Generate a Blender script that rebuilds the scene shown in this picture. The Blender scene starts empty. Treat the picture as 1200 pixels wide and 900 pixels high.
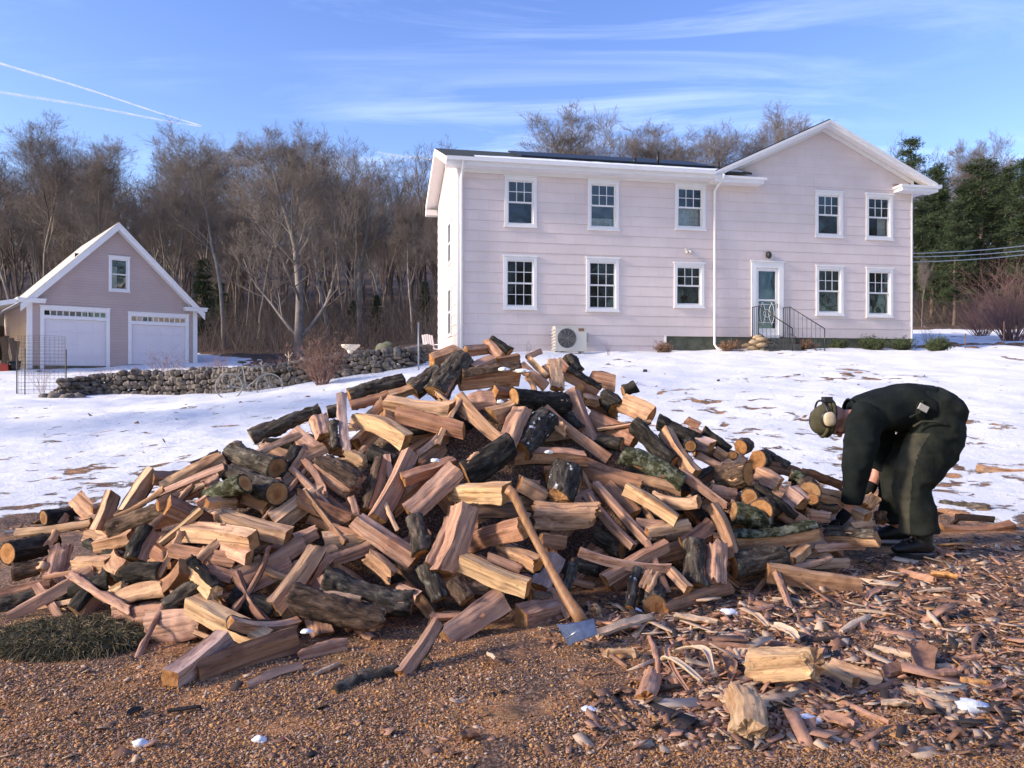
import bpy, bmesh, math, random
import numpy as np
from mathutils import Vector, Matrix, Euler
R = math.radians
rnd = random.Random(7)
S = bpy.context.scene
COL = S.collection
F = 902.0; CX = 600.0; HY = 443.0; CZ = 1.2

def PX(px, py, Y):
    return Vector(((px-CX)/F*Y, Y, CZ+(HY-py)/F*Y))

# ---------------------------------------------------------------- noise (numpy)
def _h(ix, iy, iz, s):
    n = (ix*374761393 + iy*668265263 + iz*2147483647 + s*1274126177) & 0xffffffff
    n = ((n ^ (n >> 13))*1274126177) & 0xffffffff
    n = ((n ^ (n >> 16))*2246822519) & 0xffffffff
    return ((n ^ (n >> 15)) & 0xffff)/65535.0*2-1
def vn(x, y, z=0.0, s=0):
    x, y, z = np.broadcast_arrays(np.asarray(x, float), np.asarray(y, float), np.asarray(z, float))
    ix = np.floor(x).astype(np.int64); iy = np.floor(y).astype(np.int64); iz = np.floor(z).astype(np.int64)
    fx = x-ix; fy = y-iy; fz = z-iz
    fx = fx*fx*(3-2*fx); fy = fy*fy*(3-2*fy); fz = fz*fz*(3-2*fz)
    def L(a, b, t): return a+(b-a)*t
    c = lambda i, j, k: _h(ix+i, iy+j, iz+k, s)
    return L(L(L(c(0,0,0), c(1,0,0), fx), L(c(0,1,0), c(1,1,0), fx), fy),
             L(L(c(0,0,1), c(1,0,1), fx), L(c(0,1,1), c(1,1,1), fx), fy), fz)
def fbm(x, y, z=0.0, s=0, o=4):
    a = 1.0; t = 0; f = 1.0; n = 0
    for k in range(o):
        t = t + a*vn(np.asarray(x)*f+k*17.3, np.asarray(y)*f+k*5.1, np.asarray(z)*f, s+k); n += a; a *= .5; f *= 2.03
    return t/n
def sstep(a, b, x):
    t = np.clip((np.asarray(x, float)-a)/(b-a), 0, 1); return t*t*(3-2*t)

# ---------------------------------------------------------------- mesh builder
class MB:
    def __init__(s): s.v = []; s.f = []; s.m = []; s.sm = []; s.n = 0; s.uv = None
    def add(s, V, Fc, mat=0, smooth=False):
        V = np.asarray(V, float).reshape(-1, 3); b = s.n
        s.v.append(V); s.n += len(V)
        for f in Fc: s.f.append([b+i for i in f])
        s.m += [mat]*len(Fc); s.sm += [smooth]*len(Fc)
        return b
    def box(s, c, d, mat=0, M=None, taper=1.0):
        x, y, z = [k/2 for k in d]
        V = np.array([(-x,-y,-z),(x,-y,-z),(x,y,-z),(-x,y,-z),(-x*taper,-y*taper,z),(x*taper,-y*taper,z),(x*taper,y*taper,z),(-x*taper,y*taper,z)])
        if M is not None: V = V @ np.array(M)[:3,:3].T
        V = V+np.array(c)
        s.add(V, [(0,3,2,1),(4,5,6,7),(0,1,5,4),(1,2,6,5),(2,3,7,6),(3,0,4,7)], mat)
    def bb(s, x0, x1, y0, y1, z0, z1, mat=0):
        s.box(((x0+x1)/2,(y0+y1)/2,(z0+z1)/2), (x1-x0,y1-y0,z1-z0), mat)
    def quad(s, a, b, c, d, mat=0): s.add([a,b,c,d], [(0,1,2,3)], mat)
    def tube(s, pts, rad, n=8, mat=0, cap=True, smooth=True):
        pts = [np.array(p, float) for p in pts]
        if not hasattr(rad, '__len__'): rad = [rad]*len(pts)
        ang = np.arange(n)*2*np.pi/n
        V = []; up = None
        for i, p in enumerate(pts):
            t = pts[min(i+1, len(pts)-1)]-pts[max(i-1, 0)]; t = t/(np.linalg.norm(t)+1e-9)
            if up is None:
                up = np.array((0,0,1.)) if abs(t[2]) < .9 else np.array((1.,0,0))
            a = np.cross(t, up); a /= np.linalg.norm(a)+1e-9; b = np.cross(a, t); up = b
            V.append(p+rad[i]*(np.cos(ang)[:,None]*a+np.sin(ang)[:,None]*b))
        V = np.concatenate(V); Fc = []
        for i in range(len(pts)-1):
            for j in range(n):
                k = (j+1) % n
                Fc.append((i*n+j, i*n+k, (i+1)*n+k, (i+1)*n+j))
        if cap: Fc.append(tuple(range(n-1, -1, -1))); Fc.append(tuple((len(pts)-1)*n+j for j in range(n)))
        s.add(V, Fc, mat, smooth)
    def grid(s, G, mat=0, smooth=True, flip=False):
        G = np.asarray(G, float); a, b = G.shape[:2]; Fc = []
        for i in range(a-1):
            for j in range(b-1):
                q = (i*b+j, i*b+j+1, (i+1)*b+j+1, (i+1)*b+j)
                Fc.append(q[::-1] if flip else q)
        s.add(G.reshape(-1,3), Fc, mat, smooth)
    def blob(s, c, r, nz=8, na=12, mat=0, noise=.0, seed=0, freq=2.0, smooth=True):
        c = np.array(c, float); r = np.array(r, float)*np.ones(3)
        th = np.linspace(0, np.pi, nz+1); ph = np.arange(na)*2*np.pi/na
        D = [(0,0,1.)]
        for t in th[1:-1]:
            for p in ph: D.append((math.sin(t)*math.cos(p), math.sin(t)*math.sin(p), math.cos(t)))
        D.append((0,0,-1.)); D = np.array(D)
        k = 1+noise*fbm(D[:,0]*freq+seed*3.1, D[:,1]*freq+seed*1.7, D[:,2]*freq, seed, 3)
        V = c+D*r*k[:,None]; Fc = []
        for j in range(na): Fc.append((0, 1+j, 1+(j+1)%na))
        for i in range(nz-2):
            for j in range(na):
                a = 1+i*na+j; b = 1+i*na+(j+1)%na
                Fc.append((a, a+na, b+na, b))
        L = len(D)-1; b0 = 1+(nz-2)*na
        for j in range(na): Fc.append((L, b0+(j+1)%na, b0+j))
        s.add(V, Fc, mat, smooth)
    def build(s, name, mats, parent=None, loc=None, rot=None):
        me = bpy.data.meshes.new(name)
        V = np.concatenate(s.v) if s.v else np.zeros((0,3))
        me.from_pydata(V.tolist(), [], s.f)
        if not isinstance(mats, (list, tuple)): mats = [mats]
        for m in mats: me.materials.append(m)
        me.polygons.foreach_set('material_index', s.m)
        me.polygons.foreach_set('use_smooth', s.sm)
        if s.uv is not None:
            uv = me.uv_layers.new(name='UVMap')
            li = np.zeros(len(me.loops), int); me.loops.foreach_get('vertex_index', li)
            U = np.concatenate(s.uv)
            uv.data.foreach_set('uv', U[li].ravel())
        me.update()
        o = bpy.data.objects.new(name, me); COL.objects.link(o)
        if parent: o.parent = parent
        if loc is not None: o.location = loc
        if rot is not None: o.rotation_euler = rot
        return o

def empty(name, loc=(0,0,0), rz=0):
    o = bpy.data.objects.new(name, None); COL.objects.link(o); o.location = loc; o.rotation_euler = (0,0,rz)
    o.empty_display_size = .1
    return o
def tag(o, label=None, cat=None, group=None, kind=None):
    if label: o['label'] = label
    if cat: o['category'] = cat
    if group: o['group'] = group
    if kind: o['kind'] = kind
    return o
def copy_tree(o, parent=None):
    c = o.copy(); COL.objects.link(c)
    if parent: c.parent = parent
    for ch in list(o.children): copy_tree(ch, c)
    return c

# ---------------------------------------------------------------- materials
def mat(name):
    m = bpy.data.materials.new(name); m.use_nodes = True
    nt = m.node_tree; b = nt.nodes['Principled BSDF']
    return m, nt, b
def N(nt, t, **k):
    n = nt.nodes.new(t)
    for a, v in k.items():
        if a.startswith('_'): setattr(n, a[1:], v)
        else: n.inputs[a.replace('__', ' ')].default_value = v
    return n
def LK(nt, a, ao, b, bi): nt.links.new(a.outputs[ao], b.inputs[bi])
def ramp(nt, stops, src=None, so='Fac'):
    r = nt.nodes.new('ShaderNodeValToRGB'); e = r.color_ramp.elements
    e[0].position = stops[0][0]; e[0].color = (*stops[0][1], 1)
    e[1].position = stops[-1][0]; e[1].color = (*stops[-1][1], 1)
    for p, c in stops[1:-1]:
        k = e.new(p); k.color = (*c, 1)
    if src: nt.links.new(src.outputs[so], r.inputs['Fac'])
    return r
def simple(name, col, rough=.6, metal=0, noise=.0, nscale=20, bump=0, coord='Object', spec=.4):
    m, nt, b = mat(name)
    b.inputs['Roughness'].default_value = rough; b.inputs['Metallic'].default_value = metal
    b.inputs['Specular IOR Level'].default_value = spec
    if noise or bump:
        tc = N(nt, 'ShaderNodeTexCoord'); nz = N(nt, 'ShaderNodeTexNoise', Scale=nscale, Detail=6.0, Roughness=.6)
        LK(nt, tc, coord, nz, 'Vector')
        lo = tuple(c*(1-noise) for c in col); hi = tuple(min(1, c*(1+noise)) for c in col)
        r = ramp(nt, [(.3, lo), (.7, hi)], nz); LK(nt, r, 'Color', b, 'Base Color')
        if bump:
            bp = N(nt, 'ShaderNodeBump', Strength=bump, Distance=.02); LK(nt, nz, 'Fac', bp, 'Height'); LK(nt, bp, 'Normal', b, 'Normal')
    else: b.inputs['Base Color'].default_value = (*col, 1)
    return m
def mixc(nt, fac, a, b, blend='MIX'):
    """fac: (node, out) or float; a, b: (node,out) or rgb"""
    m = nt.nodes.new('ShaderNodeMix'); m.data_type = 'RGBA'; m.blend_type = blend
    def put(v, i):
        if isinstance(v, tuple) and len(v) == 2 and not isinstance(v[0], (int, float)): nt.links.new(v[0].outputs[v[1]], m.inputs[i])
        elif isinstance(v, (int, float)): m.inputs[i].default_value = v
        else: m.inputs[i].default_value = (*v, 1)
    put(fac, 0); put(a, 6); put(b, 7)
    return (m, 2)
def lnk(nt, src, node, inp): nt.links.new(src[0].outputs[src[1]], node.inputs[inp])
def mapn(nt, sc, coord='Object', rnd_off=False):
    tc = N(nt, 'ShaderNodeTexCoord'); mp = N(nt, 'ShaderNodeMapping'); mp.inputs['Scale'].default_value = sc
    LK(nt, tc, coord, mp, 'Vector')
    if rnd_off:
        oi = N(nt, 'ShaderNodeObjectInfo'); mu = N(nt, 'ShaderNodeMath', _operation='MULTIPLY'); mu.inputs[1].default_value = 57.0
        LK(nt, oi, 'Random', mu, 0); LK(nt, mu, 'Value', mp, 'Location')
    return mp
# split wood: grain runs along local x of each log
def wood_mat(name):
    m, nt, b = mat(name)
    oi = N(nt, 'ShaderNodeObjectInfo')
    mp = mapn(nt, (1.8, 50, 50), rnd_off=True)
    n1 = N(nt, 'ShaderNodeTexNoise', Scale=1.0, Detail=7.0, Roughness=.62, Distortion=.6); LK(nt, mp, 'Vector', n1, 'Vector')
    mp2 = mapn(nt, (1.3, 11, 11), rnd_off=True)
    n2 = N(nt, 'ShaderNodeTexNoise', Scale=1.0, Detail=4.0, Roughness=.55, Distortion=1.0); LK(nt, mp2, 'Vector', n2, 'Vector')
    mp3 = mapn(nt, (8, 8, 8), rnd_off=True)
    n3 = N(nt, 'ShaderNodeTexNoise', Scale=1.0, Detail=3.0); LK(nt, mp3, 'Vector', n3, 'Vector')
    r1 = ramp(nt, [(.32, (.40,.33,.30)), (.44, (.80,.75,.72)), (.56, (1.04,1.0,.97)), (.7, (1.38,1.33,1.22))], n1)
    r2 = ramp(nt, [(.30, (.70,.60,.56)), (.50, (.96,.94,.92)), (.72, (1.18,1.16,1.1))], n2)
    c = mixc(nt, 1.0, (oi, 'Color'), (r1, 'Color'), 'MULTIPLY'); c = mixc(nt, 1.0, c, (r2, 'Color'), 'MULTIPLY')
    r3 = ramp(nt, [(.30, (.70,.60,.55)), (.42, (1,1,1)), (.60, (1,1,1)), (.75, (1.12,1.05,.92))], n3)
    c = mixc(nt, .8, c, (r3, 'Color'), 'MULTIPLY')
    # thin dark cracks along the grain
    mp4 = mapn(nt, (1.6, 20, 20), rnd_off=True)
    n4 = N(nt, 'ShaderNodeTexNoise', Scale=1.6, Detail=2.0, Distortion=.3); LK(nt, mp4, 'Vector', n4, 'Vector')
    r4 = ramp(nt, [(.485, (0,0,0)), (.5, (1,1,1)), (.515, (0,0,0))], n4)
    n5 = N(nt, 'ShaderNodeTexNoise', Scale=5.0, Detail=1.0); LK(nt, mp3, 'Vector', n5, 'Vector')
    r5 = ramp(nt, [(.5, (0,0,0)), (.62, (.75,.75,.75))], n5)
    cf = mixc(nt, 1.0, (r4, 'Color'), (r5, 'Color'), 'MULTIPLY')
    c = mixc(nt, cf, c, (.09,.045,.03))
    lnk(nt, c, b, 'Base Color')
    b.inputs['Roughness'].default_value = .72; b.inputs['Specular IOR Level'].default_value = .25
    bp = N(nt, 'ShaderNodeBump', Strength=.75, Distance=.006); LK(nt, n1, 'Fac', bp, 'Height')
    bp2 = N(nt, 'ShaderNodeBump', Strength=.5, Distance=.012); LK(nt, n2, 'Fac', bp2, 'Height'); LK(nt, bp, 'Normal', bp2, 'Normal')
    LK(nt, bp2, 'Normal', b, 'Normal')
    return m
M_wood = wood_mat('split_wood')
def end_mat(name):
    m, nt, b = mat(name)
    uv = N(nt, 'ShaderNodeUVMap'); uv.uv_map = 'UVMap'
    oi = N(nt, 'ShaderNodeObjectInfo')
    n0 = N(nt, 'ShaderNodeTexNoise', Scale=9.0, Detail=3.0); LK(nt, uv, 'UV', n0, 'Vector')
    ln = N(nt, 'ShaderNodeVectorMath', _operation='LENGTH'); LK(nt, uv, 'UV', ln, 0)
    ml = N(nt, 'ShaderNodeMath', _operation='MULTIPLY_ADD'); ml.inputs[1].default_value = .012
    LK(nt, n0, 'Fac', ml, 0); nt.links.new(ln.outputs['Value'], ml.inputs[2])
    s = N(nt, 'ShaderNodeMath', _operation='MULTIPLY'); s.inputs[1].default_value = 230.0; LK(nt, ml, 0, s, 0)
    nr = N(nt, 'ShaderNodeTexNoise', _noise_dimensions='1D', Scale=1.0, Detail=2.0); nt.links.new(s.outputs[0], nr.inputs['W'])
    rr = ramp(nt, [(.3, (.66,.58,.5)), (.7, (1.15,1.1,1.05))], nr)
    mp = mapn(nt, (30, 30, 30), rnd_off=True); n2 = N(nt, 'ShaderNodeTexNoise', Scale=1.0, Detail=6.0); LK(nt, mp, 'Vector', n2, 'Vector')
    r2 = ramp(nt, [(.3, (.72,.66,.6)), (.7, (1.16,1.12,1.0))], n2)
    hue = ramp(nt, [(0, (.42,.24,.11)), (.35, (.50,.27,.12)), (.7, (.40,.26,.15)), (1, (.34,.20,.11))], oi, 'Random')
    c = mixc(nt, 1.0, (hue, 'Color'), (rr, 'Color'), 'MULTIPLY'); c = mixc(nt, 1.0, c, (r2, 'Color'), 'MULTIPLY')
    # darker heart
    rh = ramp(nt, [(.0, (.62,.5,.42)), (.028, (.66,.55,.46)), (.04, (1,1,1))]); nt.links.new(ml.outputs[0], rh.inputs['Fac'])
    c = mixc(nt, .7, c, (rh, 'Color'), 'MULTIPLY')
    lnk(nt, c, b, 'Base Color'); b.inputs['Roughness'].default_value = .8; b.inputs['Specular IOR Level'].default_value = .2
    wv = N(nt, 'ShaderNodeTexWave', Scale=45.0, Distortion=3.0, Detail=2.0); LK(nt, uv, 'UV', wv, 'Vector')
    bp = N(nt, 'ShaderNodeBump', Strength=.10, Distance=.003); LK(nt, wv, 'Fac', bp, 'Height')
    bp2 = N(nt, 'ShaderNodeBump', Strength=.5, Distance=.006); LK(nt, n2, 'Fac', bp2, 'Height'); LK(nt, bp, 'Normal', bp2, 'Normal')
    LK(nt, bp2, 'Normal', b, 'Normal')
    return m
M_end = end_mat('cut_end')
def bark_mat(name, base, light, lichen=.0):
    m, nt, b = mat(name)
    mp = mapn(nt, (9, 34, 34), rnd_off=True)
    n1 = N(nt, 'ShaderNodeTexNoise', Scale=1.0, Detail=8.0, Roughness=.7, Distortion=.8); LK(nt, mp, 'Vector', n1, 'Vector')
    mp2 = mapn(nt, (7, 7, 7), rnd_off=True); n2 = N(nt, 'ShaderNodeTexNoise', Scale=1.0, Detail=4.0); LK(nt, mp2, 'Vector', n2, 'Vector')
    r1 = ramp(nt, [(.35, tuple(k*.3 for k in base)), (.5, base), (.68, light)], n1)
    c = (r1, 'Color')
    r2 = ramp(nt, [(.35, (.65,.62,.6)), (.65, (1.25,1.2,1.1))], n2); c = mixc(nt, 1.0, c, (r2, 'Color'), 'MULTIPLY')
    if lichen:
        n3 = N(nt, 'ShaderNodeTexNoise', Scale=3.0, Detail=5.0, Roughness=.7); LK(nt, mp2, 'Vector', n3, 'Vector')
        r3 = ramp(nt, [(.62-lichen*.12, (0,0,0)), (.68-lichen*.1, (.8,.8,.8))], n3)
        c = mixc(nt, (r3, 'Color'), c, (.20,.21,.16))
    lnk(nt, c, b, 'Base Color'); b.inputs['Roughness'].default_value = .9; b.inputs['Specular IOR Level'].default_value = .2
    bp = N(nt, 'ShaderNodeBump', Strength=1.0, Distance=.014); LK(nt, n1, 'Fac', bp, 'Height'); LK(nt, bp, 'Normal', b, 'Normal')
    return m
M_bark = {'g': bark_mat('bark_grey', (.075,.062,.052), (.21,.18,.155), .3),
          'b': bark_mat('bark_brown', (.11,.073,.052), (.26,.18,.135), 0),
          'k': bark_mat('bark_black', (.032,.028,.025), (.11,.098,.085), 0),
          'm': bark_mat('bark_mossy', (.042,.048,.024), (.13,.13,.085), 1.0)}
M_snowy = bark_mat('bark_snow_specked', (.055,.048,.044), (.16,.15,.14), 0)
def _snowy():
    nt = M_snowy.node_tree; b = nt.nodes['Principled BSDF']
    old = b.inputs['Base Color'].links[0].from_socket
    mp = mapn(nt, (16, 16, 16), rnd_off=True); n = N(nt, 'ShaderNodeTexNoise', Scale=1.0, Detail=5.0, Roughness=.6); LK(nt, mp, 'Vector', n, 'Vector')
    r = ramp(nt, [(.61, (0,0,0)), (.66, (1,1,1))], n)
    m = nt.nodes.new('ShaderNodeMix'); m.data_type = 'RGBA'; nt.links.new(r.outputs['Color'], m.inputs[0]); nt.links.new(old, m.inputs[6]); m.inputs[7].default_value = (.8,.82,.86,1)
    nt.links.new(m.outputs[2], b.inputs['Base Color'])
_snowy(); M_bark['s'] = M_snowy

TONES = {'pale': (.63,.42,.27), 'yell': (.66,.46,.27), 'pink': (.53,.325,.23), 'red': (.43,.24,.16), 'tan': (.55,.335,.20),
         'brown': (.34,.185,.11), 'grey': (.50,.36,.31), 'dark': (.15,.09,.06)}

M_white = simple('white_paint', (.74,.72,.73), .5, noise=.04, nscale=3)
M_snow_clump = simple('snow_clump', (.80,.82,.86), .6, noise=.05, nscale=8, bump=.6)
M_black = simple('black_iron', (.02,.02,.022), .45)
M_darkmetal = simple('dark_metal', (.06,.06,.065), .5, metal=.6)
M_grey = simple('galvanised', (.34,.34,.35), .45, metal=.5, noise=.1)
M_rust = simple('rusty_wire', (.10,.075,.06), .8)
M_stone = simple('field_stone', (.20,.175,.15), .9, noise=.55, nscale=2.2, bump=.6)
M_found = simple('mossy_foundation', (.10,.105,.075), .95, noise=.45, nscale=3, bump=.5)
M_shingle = simple('roof_shingle', (.030,.036,.034), .9, noise=.4, nscale=12, bump=.4)
M_cream = simple('cream_enamel', (.60,.56,.50), .45)
M_curtain = simple('curtain_cloth', (.55,.50,.46), .9, noise=.25, nscale=9)
M_needle = simple('needles', (.040,.062,.026), .85, noise=.5, nscale=1.2)
M_trunk = simple('tree_bark', (.22,.19,.17), .95, noise=.35, nscale=1.5)
M_twig = simple('tree_twigs', (.175,.145,.128), .95, noise=.3, nscale=.8)
M_pine_trunk = simple('pine_bark', (.13,.095,.075), .95, noise=.3, nscale=2)

def siding_mat(name, col, w, h):
    m, nt, b = mat(name)
    tc = N(nt, 'ShaderNodeTexCoord')
    sx = N(nt, 'ShaderNodeSeparateXYZ'); LK(nt, tc, 'Object', sx, 'Vector')
    ad = N(nt, 'ShaderNodeMath', _operation='ADD'); LK(nt, sx, 'X', ad, 0); LK(nt, sx, 'Y', ad, 1)
    cb = N(nt, 'ShaderNodeCombineXYZ'); LK(nt, ad, 0, cb, 'X'); LK(nt, sx, 'Z', cb, 'Y')
    br = N(nt, 'ShaderNodeTexBrick', Scale=1.0, Mortar__Size=.004, Brick__Width=w, Row__Height=h, Mortar__Smooth=.2); br.offset = .5
    br.inputs['Color1'].default_value = (*col, 1); br.inputs['Color2'].default_value = (*[c*.955 for c in col], 1); br.inputs['Mortar'].default_value = (*[c*.80 for c in col], 1)
    LK(nt, cb, 'Vector', br, 'Vector')
    nz = N(nt, 'ShaderNodeTexNoise', Scale=.9, Detail=5.0); LK(nt, tc, 'Object', nz, 'Vector')
    r = ramp(nt, [(.3, (.92,.90,.90)), (.7, (1.04,1.03,1.03))], nz)
    c = mixc(nt, 1.0, (br, 'Color'), (r, 'Color'), 'MULTIPLY'); lnk(nt, c, b, 'Base Color')
    mp = N(nt, 'ShaderNodeMapping'); mp.inputs['Scale'].default_value = (40, 40, 4); LK(nt, tc, 'Object', mp, 'Vector')
    n2 = N(nt, 'ShaderNodeTexNoise', Scale=1.0, Detail=3.0); LK(nt, mp, 'Vector', n2, 'Vector')
    b.inputs['Roughness'].default_value = .7
    bp = N(nt, 'ShaderNodeBump', Strength=.12, Distance=.01); LK(nt, n2, 'Fac', bp, 'Height')
    bp2 = N(nt, 'ShaderNodeBump', Strength=.35, Distance=.01, _invert=True); LK(nt, br, 'Fac', bp2, 'Height'); LK(nt, bp, 'Normal', bp2, 'Normal')
    LK(nt, bp2, 'Normal', b, 'Normal')
    return m
M_siding = siding_mat('pinkish_shingle_siding', (.70,.60,.58), .62, .32)
M_clap = siding_mat('garage_clapboard', (.47,.375,.355), 3.1, .125)

def glass_mat():
    m, nt, b = mat('window_glass')
    out = nt.nodes['Material Output']; nt.nodes.remove(b)
    tr = N(nt, 'ShaderNodeBsdfTransparent'); tr.inputs['Color'].default_value = (.62,.68,.66,1)
    gl = N(nt, 'ShaderNodeBsdfGlossy', Roughness=.03); gl.inputs['Color'].default_value = (.9,.95,.95,1)
    tc = N(nt, 'ShaderNodeTexCoord'); nz = N(nt, 'ShaderNodeTexNoise', Scale=2.5, Detail=1.0); LK(nt, tc, 'Object', nz, 'Vector')
    bp = N(nt, 'ShaderNodeBump', Strength=.05, Distance=.05); LK(nt, nz, 'Fac', bp, 'Height'); LK(nt, bp, 'Normal', gl, 'Normal')
    mx = N(nt, 'ShaderNodeMixShader'); mx.inputs[0].default_value = .10
    LK(nt, tr, 0, mx, 1); LK(nt, gl, 0, mx, 2); LK(nt, mx, 0, out, 'Surface')
    return m
M_glass = glass_mat()
M_room_shade = simple('painted_room_shade', (.03,.034,.03), .9)  # darkness of the unlit rooms painted in as a near-black colour

def ground_mat():
    m, nt, b = mat('yard_ground')
    geo = N(nt, 'ShaderNodeNewGeometry')
    def noise(sc, det=5.0, ro=.6, dist=0.0):
        n = N(nt, 'ShaderNodeTexNoise', Scale=sc, Detail=det, Roughness=ro, Distortion=dist); LK(nt, geo, 'Position', n, 'Vector'); return n
    at = N(nt, 'ShaderNodeAttribute'); at.attribute_name = 'snow'      # 1 = snow lies here
    al = N(nt, 'ShaderNodeAttribute'); al.attribute_name = 'leaf'
    ag = N(nt, 'ShaderNodeAttribute'); ag.attribute_name = 'mud'
    # sawdust: granular
    v = N(nt, 'ShaderNodeTexVoronoi', Scale=190.0, Randomness=1.0); LK(nt, geo, 'Position', v, 'Vector')
    cr = ramp(nt, [(0, (.26,.11,.045)), (.35, (.50,.23,.09)), (.7, (.64,.32,.135)), (.90, (.72,.44,.21)), (1, (.86,.64,.42))])
    sp = N(nt, 'ShaderNodeSeparateColor'); LK(nt, v, 'Color', sp, 'Color'); LK(nt, sp, 'Red', cr, 'Fac')
    n1 = noise(2.6, 6.0); rr = ramp(nt, [(.30, (.38,.34,.32)), (.48, (.85,.82,.8)), (.66, (1.12,1.08,1.04))], n1)
    saw = mixc(nt, 1.0, (cr, 'Color'), (rr, 'Color'), 'MULTIPLY')
    # mud with bits
    v2 = N(nt, 'ShaderNodeTexVoronoi', Scale=110.0, Randomness=1.0); LK(nt, geo, 'Position', v2, 'Vector')
    sp2 = N(nt, 'ShaderNodeSeparateColor'); LK(nt, v2, 'Color', sp2, 'Color')
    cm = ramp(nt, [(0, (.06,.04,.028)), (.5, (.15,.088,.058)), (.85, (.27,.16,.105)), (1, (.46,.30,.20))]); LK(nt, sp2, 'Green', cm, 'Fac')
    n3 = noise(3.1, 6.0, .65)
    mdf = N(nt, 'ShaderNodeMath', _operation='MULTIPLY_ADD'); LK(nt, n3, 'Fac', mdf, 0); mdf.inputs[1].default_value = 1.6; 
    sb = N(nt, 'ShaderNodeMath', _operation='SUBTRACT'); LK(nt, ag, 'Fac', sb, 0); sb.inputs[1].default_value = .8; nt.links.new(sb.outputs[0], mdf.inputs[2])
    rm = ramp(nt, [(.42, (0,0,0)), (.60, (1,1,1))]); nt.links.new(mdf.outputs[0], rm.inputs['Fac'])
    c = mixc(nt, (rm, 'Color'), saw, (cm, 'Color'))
    # mossy green patches in the sawdust
    n4 = noise(1.7, 6.0, .7); rg = ramp(nt, [(.56, (0,0,0)), (.66, (.75,.75,.75))], n4)
    gcol = ramp(nt, [(.3, (.035,.035,.014)), (.7, (.12,.105,.04))], noise(40, 3.0))
    c = mixc(nt, (rg, 'Color'), c, (gcol, 'Color'))
    # leaf litter / brown wood floor
    n5 = noise(1.2, 8.0, .7); lc = ramp(nt, [(.3, (.035,.026,.02)), (.5, (.085,.058,.042)), (.7, (.15,.10,.075))], n5)
    c = mixc(nt, (al, 'Fac'), c, (lc, 'Color'))
    # snow
    ns = noise(2.4, 9.0, .62, .4)
    sa = N(nt, 'ShaderNodeMath', _operation='ADD'); LK(nt, at, 'Fac', sa, 0); LK(nt, ns, 'Fac', sa, 1)
    rs = ramp(nt, [(.965, (0,0,0)), (1.0, (1,1,1))]); 
    hs = N(nt, 'ShaderNodeMath', _operation='MULTIPLY'); hs.inputs[1].default_value = .92; LK(nt, sa, 0, hs, 0); nt.links.new(hs.outputs[0], rs.inputs['Fac'])
    nb = noise(.8, 4.0); sc = ramp(nt, [(.3, (.70,.71,.73)), (.7, (.85,.84,.83))], nb)
    c = mixc(nt, (rs, 'Color'), c, (sc, 'Color'))
    lnk(nt, c, b, 'Base Color')
    b.inputs['Roughness'].default_value = .85; b.inputs['Specular IOR Level'].default_value = .25
    nh = noise(13, 8.0, .7); bp = N(nt, 'ShaderNodeBump', Strength=.7, Distance=.045); LK(nt, nh, 'Fac', bp, 'Height')
    bp2 = N(nt, 'ShaderNodeBump', Strength=.5, Distance=.004); LK(nt, v, 'Distance', bp2, 'Height'); LK(nt, bp, 'Normal', bp2, 'Normal')
    bp3 = N(nt, 'ShaderNodeBump', Strength=.9, Distance=.06); lnk(nt, (rs, 'Color'), bp3, 'Height'); LK(nt, bp2, 'Normal', bp3, 'Normal')
    LK(nt, bp3, 'Normal', b, 'Normal')
    return m
M_ground = ground_mat()
# ---------------------------------------------------------------- pile profile (pixels of the photo -> real depths)
_tx = [-80,0,60,120,180,240,300,350,400,450,500,540,570,610,650,700,760,830,900,960,1010,1060,1110]
_ty = [612,603,598,592,560,545,512,492,474,450,425,408,404,412,422,446,478,508,535,556,572,592,622]
_bx = [-80,0,80,150,250,350,430,500,560,600,650,700,760,820,880,940,1000,1060,1110]
_by = [720,718,715,745,762,752,742,742,738,735,716,700,708,700,690,684,666,646,634]
def pile_top(px): return np.interp(px, _tx, _ty)
def pile_base(px): return np.interp(px, _bx, _by)
def pile_depths(px):
    yb = pile_base(px); yt = pile_top(px)+10
    Yb = CZ*F/(yb-HY)
    k = 1.28
    Yt = (Yb+k*CZ)/(1-k*(HY-yt)/F)
    return yt, yb, Yt, Yb
def surf_depth(px, py):
    yt, yb, Yt, Yb = pile_depths(px)
    t = (py-yt)/(yb-yt)
    if t > 1: return float(CZ*F/(py-HY))
    t = max(t, -.12)
    return float(1/((1-t)/Yt+t/Yb))

_gl = ([-5,0,6,10,16,25,36,60,120,200,400,2000],[0,0,0,.10,.33,.66,1.72,4.0,16,36,60,90])
_gr = ([-5,0,6,8,12,18,24,27,40,60,120,200,400,2000],[0,0,.0,.14,.60,1.30,2.0,2.2,3.5,6,16,32,60,90])
def ground_z(X, Y, micro=True):
    X = np.asarray(X, float); Y = np.asarray(Y, float)
    def sm(tab):
        s = 0
        for d in (-1.2, -.6, 0, .6, 1.2):
            s = s+np.interp(Y+d*np.clip(Y/14, .15, 2), *tab)
        return s/5
    t = sstep(-11.5, .8, X)**1.15
    z = sm(_gl)*(1-t)+sm(_gr)*t
    if micro:
        am = .014+.075*sstep(6, 12, Y)
        z = z+am*fbm(X*.9, Y*.9, 0, 5, 5)+.010*fbm(X*6, Y*6, 0, 9, 3)*(Y < 14)+.25*sstep(45, 90, Y)*fbm(X*.08, Y*.08, 0, 3, 3)
    return z
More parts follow.
